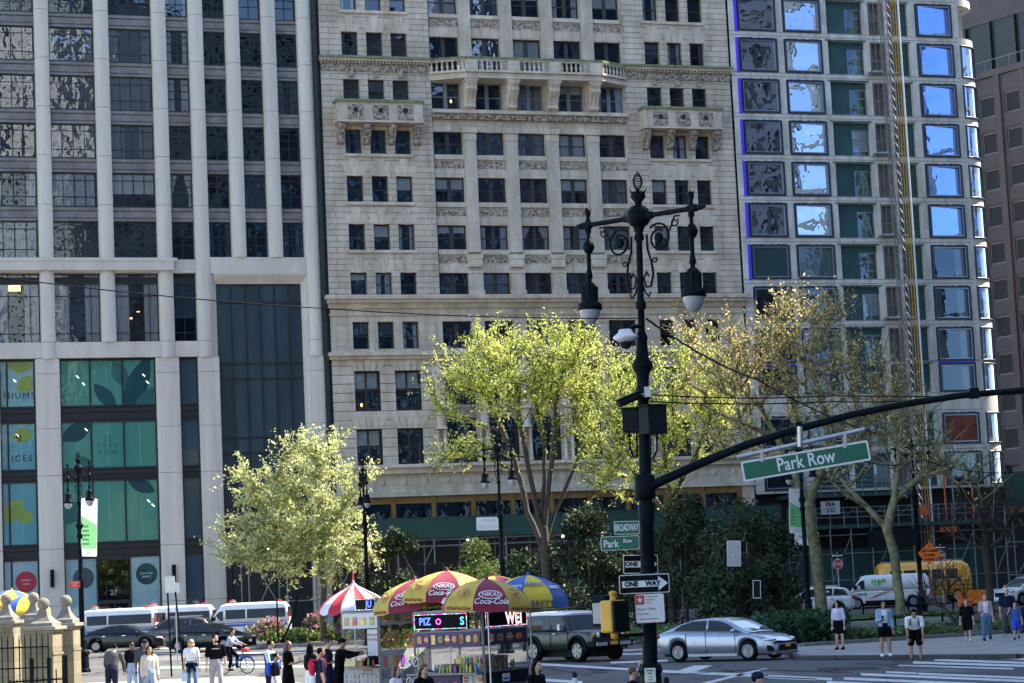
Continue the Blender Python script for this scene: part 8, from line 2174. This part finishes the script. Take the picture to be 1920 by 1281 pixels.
  # keep the face clear: cut the cap back in front
  me = remesh(mb, .012, 'hair', HAIR[hair[0]], 2)
  inv = HR.inverted()
  for v in me.vertices:
   q = inv @ (v.co - hc); lim = (.045 + .03 * max(0, (q.z / k - .05) / .06)) * k
   if -q.y > lim and q.z < .085 * k and abs(q.x) < .09 * k: v.co = hc + HR @ V((q.x * .9, -lim * .75, q.z))
  obj('hair', me, o)
 if 'beard' in extra:
  mb = MB(); mb.ell(hp(0, .05, -.075), (.05 * k, .045 * k, .04 * k), 10, 8, 0, HR); mb.build('beard', HAIR[hair[0]], o)
 if 'sunglasses' in extra:
  mb = MB()
  for s in (-1, 1): mb.ell(hp(s * .033, .09, .012), (.028 * k, .01 * k, .021 * k), 10, 6, 0, HR); mb.bar(hp(s * .06, .08, .016), hp(s * .08, 0, .016), .006, .006)
  mb.build('sunglasses', MAT['trim'], o)
 for e in extra:
  if isinstance(e, tuple) and e[0] == 'cap':
   mb = MB(); mb.ell(hp(0, -.008, .05), (.09 * k, .102 * k, .078 * k), 14, 8, 0, HR)
   q = [hp(.08 * math.cos(a), .075 + .085 * math.sin(a), .045) for a in np.linspace(0, PI, 9)]; mb.add(q + [p + V((0, 0, .012)) for p in q], [tuple(range(9)), tuple(range(9, 18))] + [(i, i + 1, i + 10, i + 9) for i in range(8)])
   cp = mb.build('cap', CL[e[1]], o)
   if len(e) > 2: text(cp, e[2], .06, MAT['sign_white'], hp(0, .102, .075), HR @ V((1, 0, 0)), HR @ V((0, .35, 1)), ext=.001, bold=.002)
 # clothes
 tc, sl = top; g = .012
 mb = MB(); torso(mb, g, -.03 if tc != 'none' else .1, .32)
 for s, (sh, el, wr), A in arms:
  pts = [chest + V((s * sw * .5, 0, 0)), sh]; rs = [.036 * h + g, .034 * h + g]
  if sl > 0:
   m = sh.lerp(el, min(1, sl / .5)); pts.append(m); rs.append(.03 * h + g * 1.2)
  if sl > .5: m = el.lerp(wr, (sl - .5) / .5); pts.append(m); rs.append(.02 * h + g)
  limb(mb, pts, rs)
 obj('shirt', remesh(mb, .014, 'shirt', CL[tc]), o)
 if layer:
  mb = MB(); torso(mb, g + .014, -.05 if len(layer) < 3 else layer[2], .31)
  for s, (sh, el, wr), A in arms:
   if layer[1] > .05: limb(mb, [chest + V((s * sw * .6, 0, 0)), sh, sh.lerp(el, min(1, layer[1] / .5))] + ([el.lerp(wr, (layer[1] - .5) / .5)] if layer[1] > .5 else []), [.042 * h + g, .04 * h + g, .034 * h + g] + ([.024 * h + g] if layer[1] > .5 else []))
  me = remesh(mb, .014, 'jacket', CL[layer[0]])
  if 'open' in layer:
   for v in me.vertices:                                       # an open front
    q = v.co - hip
    if -q.y > 0 and abs(q.x) < .05 * h and q.z > -.1: v.co.y += .06
  obj('jacket', me, o)
 lc, lf = legs
 mb = MB(); torso(mb, .017, -.03, .09)
 for s, (a, b, c) in lgs:
  pts = [a, a.lerp(b, min(1, lf / .5))]; rs = [.06 * h + g, (.052 if lf < .5 else .038) * h + g * (1.6 if lf < .5 else 1)]
  if lf > .5: pts += [b.lerp(c, .4 * (lf - .5) / .5), b.lerp(c, (lf - .5) / .5)]; rs += [.035 * h + g, .028 * h + g]
  limb(mb, pts, rs)
 if dress: 
  mb.lathe([((.095 + .035 * i / 5) * h + .01, -.0 - i * dress / 5 * h) for i in range(6)], 18, hip + V((0, 0, .03 * h)), sy=.8)
  mb.add([hip + V((.13 * h * math.cos(a), .1 * h * math.sin(a), .03 * h - dress * h)) for a in np.linspace(0, 2 * PI, 19)[:-1]], [tuple(range(18))])
 obj('trousers' if lf > .6 else 'skirt' if dress else 'shorts', remesh(mb, .014, 'trousers', CL[lc]), o)
 mb = MB()
 for s, (a, b, c) in lgs: mb.ell(c + V((0, -.035 * h, -.02 * h)), (.032 * h, .08 * h, .026 * h), 10, 7); limb(mb, [c + V((0, 0, .005)), c + V((0, 0, -.015 * h))], [.03 * h, .032 * h])
 obj('shoes', remesh(mb, .012, 'shoes', CL[shoes]), o)
 for e in extra:
  if isinstance(e, tuple) and e[0] == 'pack':
   mb = MB(); c = chest - fw * .12 * h - sp * .09 * h; mb.ell(c, (.1 * h, .06 * h, .13 * h), 12, 8, 0, Matrix.Rotation(lean, 3, 'X'))
   for s in (-1, 1): mb.tube([c + V((s * .06 * h, 0, 0)) + sp * .1 * h, chest + V((s * .065 * h, 0, 0)) + fw * .075 * h + sp * .02 * h, chest + V((s * .075 * h, 0, 0)) + fw * .08 * h - sp * .1 * h], .013, 6)
   mb.build('backpack', CL[e[1]], o)
  if e == 'tied':
   mb = MB(); mb.lathe([(.1 * h, .05), (.115 * h, 0), (.12 * h, -.08), (.1 * h, -.12)], 16, hip + V((0, 0, .05)), sy=.75)
   for s in (-1, 1): mb.tube([hip + V((s * .02, -.085 * h, .04)), hip + V((s * .09, -.09 * h, -.12)), hip + V((s * .11, -.08 * h, -.22))], [.03, .045, .03], 8)
   mb.build('tied_jacket', CL['black'], o)
  if isinstance(e, tuple) and e[0] == 'bag':
   wr = arms[0 if e[2] > 0 else 1][1][2]; B_ = thing('hand_bag', e[3], 'bag', loc, rz); mb = MB(); c = wr + V((0, -.0, -.28)); mb.box(c.x - .1, c.y - .05, c.z - .17, c.x + .1, c.y + .05, c.z + .12); mb.build('bag_body', CL[e[1]], B_, bev=.03)
   mb = MB(); mb.tube([c + V((-.07, 0, .1)), wr + V((0, 0, -.12)), c + V((.07, 0, .1))], .01, 5); mb.build('handle', CL[e[1]], B_)
  if e == 'phone':
   wr = arms[1][1][2] + D(-1, arms[1][2][1]) * .08; ph = thing('mobile_phone', 'dark phone held by the woman in the denim jacket', 'phone', loc, rz); mb = MB(); mb.cbox(wr + V((0, -.02, .03)), (.075, .012, .15)); mb.build('case', MAT['trim'], ph)
  if isinstance(e, tuple) and e[0] == 'print': mb = MB(); [mb.box(-.11 + i * .028, -.0, 0, -.09 + i * .028, .004, .03) for i in range(8)]; mb.v = [tuple(chest + fw * (.071 * h + .022) + V((a, b, c)) - sp * .05 * h) for a, b, c in mb.v]; mb.build('chest_print', MAT['sign_white'], o)
 return o
DN = ((.14, 0, 1), (.04, .12, 1)); UPF = ((.15, .25, 1), (-.25, 1, -.15)); STEP = (((.05, .36, 1), (.03, .08, 1)), ((.05, -.24, 1), (.02, -.6, 1)))
person('man in a charcoal jumper seen from behind, bending by the lamp base', 208, 1214, 1.76, 172, 'light', ('black', 'short'), ('charcoal', .97), ('navy', .97), lean=.42, la=((.25, .3, 1), (-.1, .5, 1)), ra=((.25, .3, 1), (-.1, .5, 1)), drop=.09)
t = thing('suitcase', 'dark soft case standing by the bending man', 'suitcase', gx(193, 58, .02), .3); mb = MB(); mb.box(-.22, -.13, .05, .22, .13, .62); mb.build('case_body', CL['black'], t, bev=.05); mb = MB(); mb.tube([(-.1, 0, .62), (-.1, 0, .8), (.1, 0, .8), (.1, 0, .62)], .012, 6); mb.build('handle', MAT['trim'], t)
person('woman in black jumper, red sunglasses and pale jeans', 247, 1204, 1.66, 15, 'dark', ('black', 'short'), ('black', .97), ('paledenim', .97), female=True, extra=('sunglasses',), la=UPF)
person('person in a dark beanie and grey shirt behind the woman with long hair', 270, 1200, 1.76, 20, 'dark', ('black', 'short'), ('charcoal', .5), ('denim', .97), extra=(('cap', 'navy'),))
person('woman with long dark hair, cream jacket and pale jeans', 279, 1211, 1.64, 25, 'tan', ('black', 'long'), ('white', .5), ('paledenim', .97), female=True, layer=('cream', .97, -.05, 'open'), ll=STEP[0], rl=STEP[1])
person('blond woman in white tee with a dark jacket tied at her waist', 358, 1198, 1.68, 8, 'light', ('blond', 'bob'), ('white', .35), ('denim', .97), female=True, extra=('sunglasses', 'tied', ('bag', 'sky', -1, 'pale blue bag hanging from the blond woman\'s hand')), ll=STEP[0], rl=STEP[1])
person('bearded man in printed black tee and grey trousers', 403, 1189, 1.84, 12, 'light', ('black', 'short'), ('black', .42), ('grey', .97), 'white', extra=('beard', ('print',)), headturn=.5, ll=STEP[0], rl=STEP[1])
cy = person('cyclist in a pale check shirt riding the blue bicycle', 430, 1178, 1.66, 66, 'tan', ('black', 'tail'), ('plaid', .9), ('black', .97), female=True, Y=86.0, lean=.3, la=((.1, .8, .9), (-.05, 1, .25)), ra=((.1, .8, .9), (-.05, 1, .25)), ll=((.08, .75, .6), (.02, -.1, 1)), rl=((.08, .45, .9), (.02, -.25, 1)), headturn=-.5, zoff=.2)
cy.location = bike_loc + Matrix.Rotation(-R(24), 3, 'Z') @ V((-.27, 0, .14))
person('man in a navy waistcoat and pale blue sleeves beside the child in a white skirt', 505, 1202, 1.70, 75, 'tan', ('black', 'short'), ('sky', .97), ('navy', .97), layer=('navy', 0), la=DN, ra=UPF)
person('child with dark hair, black top and white skirt', 516, 1226, 1.42, 80, 'tan', ('black', 'bun'), ('black', .6), ('white', .45), female=True, dress=.22, extra=(('pack', 'royal'),))
person('woman with long hair and dark dress holding her hands up to her chest', 538, 1203, 1.68, 78, 'tan', ('brown', 'long'), ('black', .45), ('black', .4), female=True, dress=.24, la=UPF, ra=UPF)
person('woman with very long dark hair and white shorts waiting with a brown bag', 581, 1208, 1.64, 130, 'tan', ('black', 'long'), ('black', .45), ('white', .36), female=True, extra=(('bag', 'brown', -1, 'brown bag on the arm of the woman in white shorts'),))
person('man in navy shirt with a red and white sleeve edge in the queue', 599, 1216, 1.6, 100, 'tan', ('black', 'short'), ('navy', .4), ('navy', .97), extra=(('pack', 'red'),))
person('woman in navy dress with her hair pinned up, arms folded', 613, 1199, 1.7, 85, 'light', ('brown', 'bun'), ('navy', .42), ('navy', .5), female=True, dress=.3, la=((.12, .2, 1), (-.8, .7, -.05)), ra=((.12, .2, 1), (-.8, .7, -.05)))
person('person in black jumper and cap reaching over the juice counter', 633, 1198, 1.73, 82, 'tan', ('black', 'short'), ('black', .97), ('black', .97), extra=(('cap', 'black'),), la=((.15, 1, .25), (0, 1, -.05)), ra=((.15, 1, .45), (0, 1, -.2)), lean=.12)
person('girl with wavy brown hair and white tee passing the juice cart', 741, 1249, 1.48, 70, 'light', ('brown', 'long'), ('white', .4), ('denim', .97), female=True)
person('woman with long brown hair looking down in front of the hot dog cart', 793, 1246, 1.54, 45, 'light', ('brown', 'long'), ('black', .5), ('black', .97), female=True, headtilt=.35)
person('girl with a dark bob and black top at the right corner of the cart', 1004, 1240, 1.5, 50, 'light', ('black', 'bob'), ('black', .4), ('black', .97), female=True)
person('boy with short brown hair low beside the lamp post', 1184, 1257, 1.42, 95, 'light', ('brown', 'short'), ('black', .5), ('black', .97), Y=37)
person('balding man partly hidden behind the lamp post', 1202, 1247, 1.5, 100, 'tan', ('black', 'bald'), ('navy', .5), ('navy', .97), Y=37.5)
person('person in a navy cap with white letters at the bottom edge', 1417, 1262, 1.5, 80, 'light', ('black', 'short'), ('navy', .5), ('navy', .97), extra=(('cap', 'navy', 'NY'),))
IG = 'people on the island pavement'
person('woman in a loose pale shirt and black shorts waiting nearest the silver car', 1570, 1127, 1.70, -35, 'light', ('black', 'bob'), ('lilac', .6), ('black', .3), 'black', female=True, dz=.13, extra=('sunglasses',), headturn=-.5, group=IG)
person('woman in a denim jacket and white sneakers looking at her phone', 1655, 1127, 1.74, 5, 'tan', ('black', 'long'), ('white', .3), ('black', .26), 'white', female=True, dz=.13, layer=('paledenim', .95, .0, 'open'), ra=UPF, extra=('phone',), headtilt=.25, group=IG, dress=.1)
person('person in a white tee stooping with hands on bare knees', 1712, 1144, 1.72, -8, 'tan', ('black', 'short'), ('white', .42), ('black', .42), 'charcoal', lean=.75, dz=.13, la=((.05, .35, 1), (-.02, .1, 1)), ra=((.05, .35, 1), (-.02, .1, 1)), extra=(('pack', 'black'),), ll=((.1, .05, 1), (.02, -.05, 1)), rl=((.1, .05, 1), (.02, -.05, 1)), headtilt=.3, drop=.13, group=IG)
person('boy in black tee and black shorts walking on the island pavement', 1810, 1118, 1.52, -20, 'light', ('red', 'short'), ('black', .5), ('black', .42), 'white', Y=81, dz=.13, ll=STEP[0], rl=STEP[1], headturn=.4, group=IG)
person('woman in a rose cardigan and blue jeans walking', 1846, 1118, 1.68, -10, 'light', ('red', 'bob'), ('white', .4), ('denim', .97), 'black', Y=81, female=True, dz=.13, layer=('rose', .8, .0, 'open'), ll=STEP[1], rl=STEP[0], ra=UPF, group=IG)
person('tall bald man in navy tee and dark trousers', 1886, 1098, 1.84, -5, 'light', ('brown', 'bald'), ('navy', .45), ('charcoal', .97), 'grey', Y=84, dz=.13, ll=STEP[0], rl=STEP[1], group=IG)
person('fair haired boy in blue tee and bright blue shorts shading his face', 1902, 1127, 1.32, -8, 'light', ('blond', 'short'), ('blue', .45), ('royal', .44), 'black', Y=80.5, dz=.13, ra=((.5, .3, .6), (-.35, .5, -1)), ll=STEP[1], rl=STEP[0], group=IG)
# ---------------------------------------------------------------- camera, sky and sun
cam = bpy.data.cameras.new('camera'); co = bpy.data.objects.new('camera', cam); COL.objects.link(co)
M = Matrix((_r, _u, -_f)).transposed().to_4x4(); M.translation = CAM
co.matrix_world = M
cam.sensor_width = 36; cam.lens = 36 * FPX / 1920; cam.clip_end = 2000; cam.clip_start = .5
scene.camera = co
SUN_B, SUN_E = R(25), R(47)
sd = V((math.cos(SUN_B) * math.cos(SUN_E), math.sin(SUN_B) * math.cos(SUN_E), math.sin(SUN_E)))
sl = bpy.data.lights.new('sun', 'SUN'); sl.energy = 5.0; sl.angle = R(.53); sl.color = (1, .91, .76)
so = bpy.data.objects.new('sun', sl); COL.objects.link(so); so.rotation_euler = sd.to_track_quat('Z', 'Y').to_euler()
w = bpy.data.worlds.new('World'); scene.world = w; w.use_nodes = True
nt = w.node_tree; bg = nt.nodes['Background']
sk = nt.nodes.new('ShaderNodeTexSky'); sk.sky_type = 'NISHITA'; sk.sun_disc = False
sk.sun_elevation = SUN_E; sk.sun_rotation = PI / 2 - SUN_B; sk.dust_density = .6; sk.air_density = 1.0; sk.ozone_density = 1.0
nt.links.new(sk.outputs[0], bg.inputs[0]); bg.inputs[1].default_value = .13
scene.view_settings.view_transform = 'Standard'; scene.view_settings.look = 'None'
scene.view_settings.gamma = 1; scene.view_settings.exposure = 1.88
scene.render.engine = 'CYCLES'
scene.cycles.max_bounces = 6; scene.cycles.diffuse_bounces = 3; scene.cycles.glossy_bounces = 3; scene.cycles.transparent_max_bounces = 12
scene.cycles.transmission_bounces = 3; scene.cycles.caustics_reflective = False; scene.cycles.caustics_refractive = False
scene.cycles.use_denoising = True; scene.cycles.use_adaptive_sampling = True; scene.cycles.adaptive_threshold = .02
scene.cycles.sample_clamp_indirect = 6
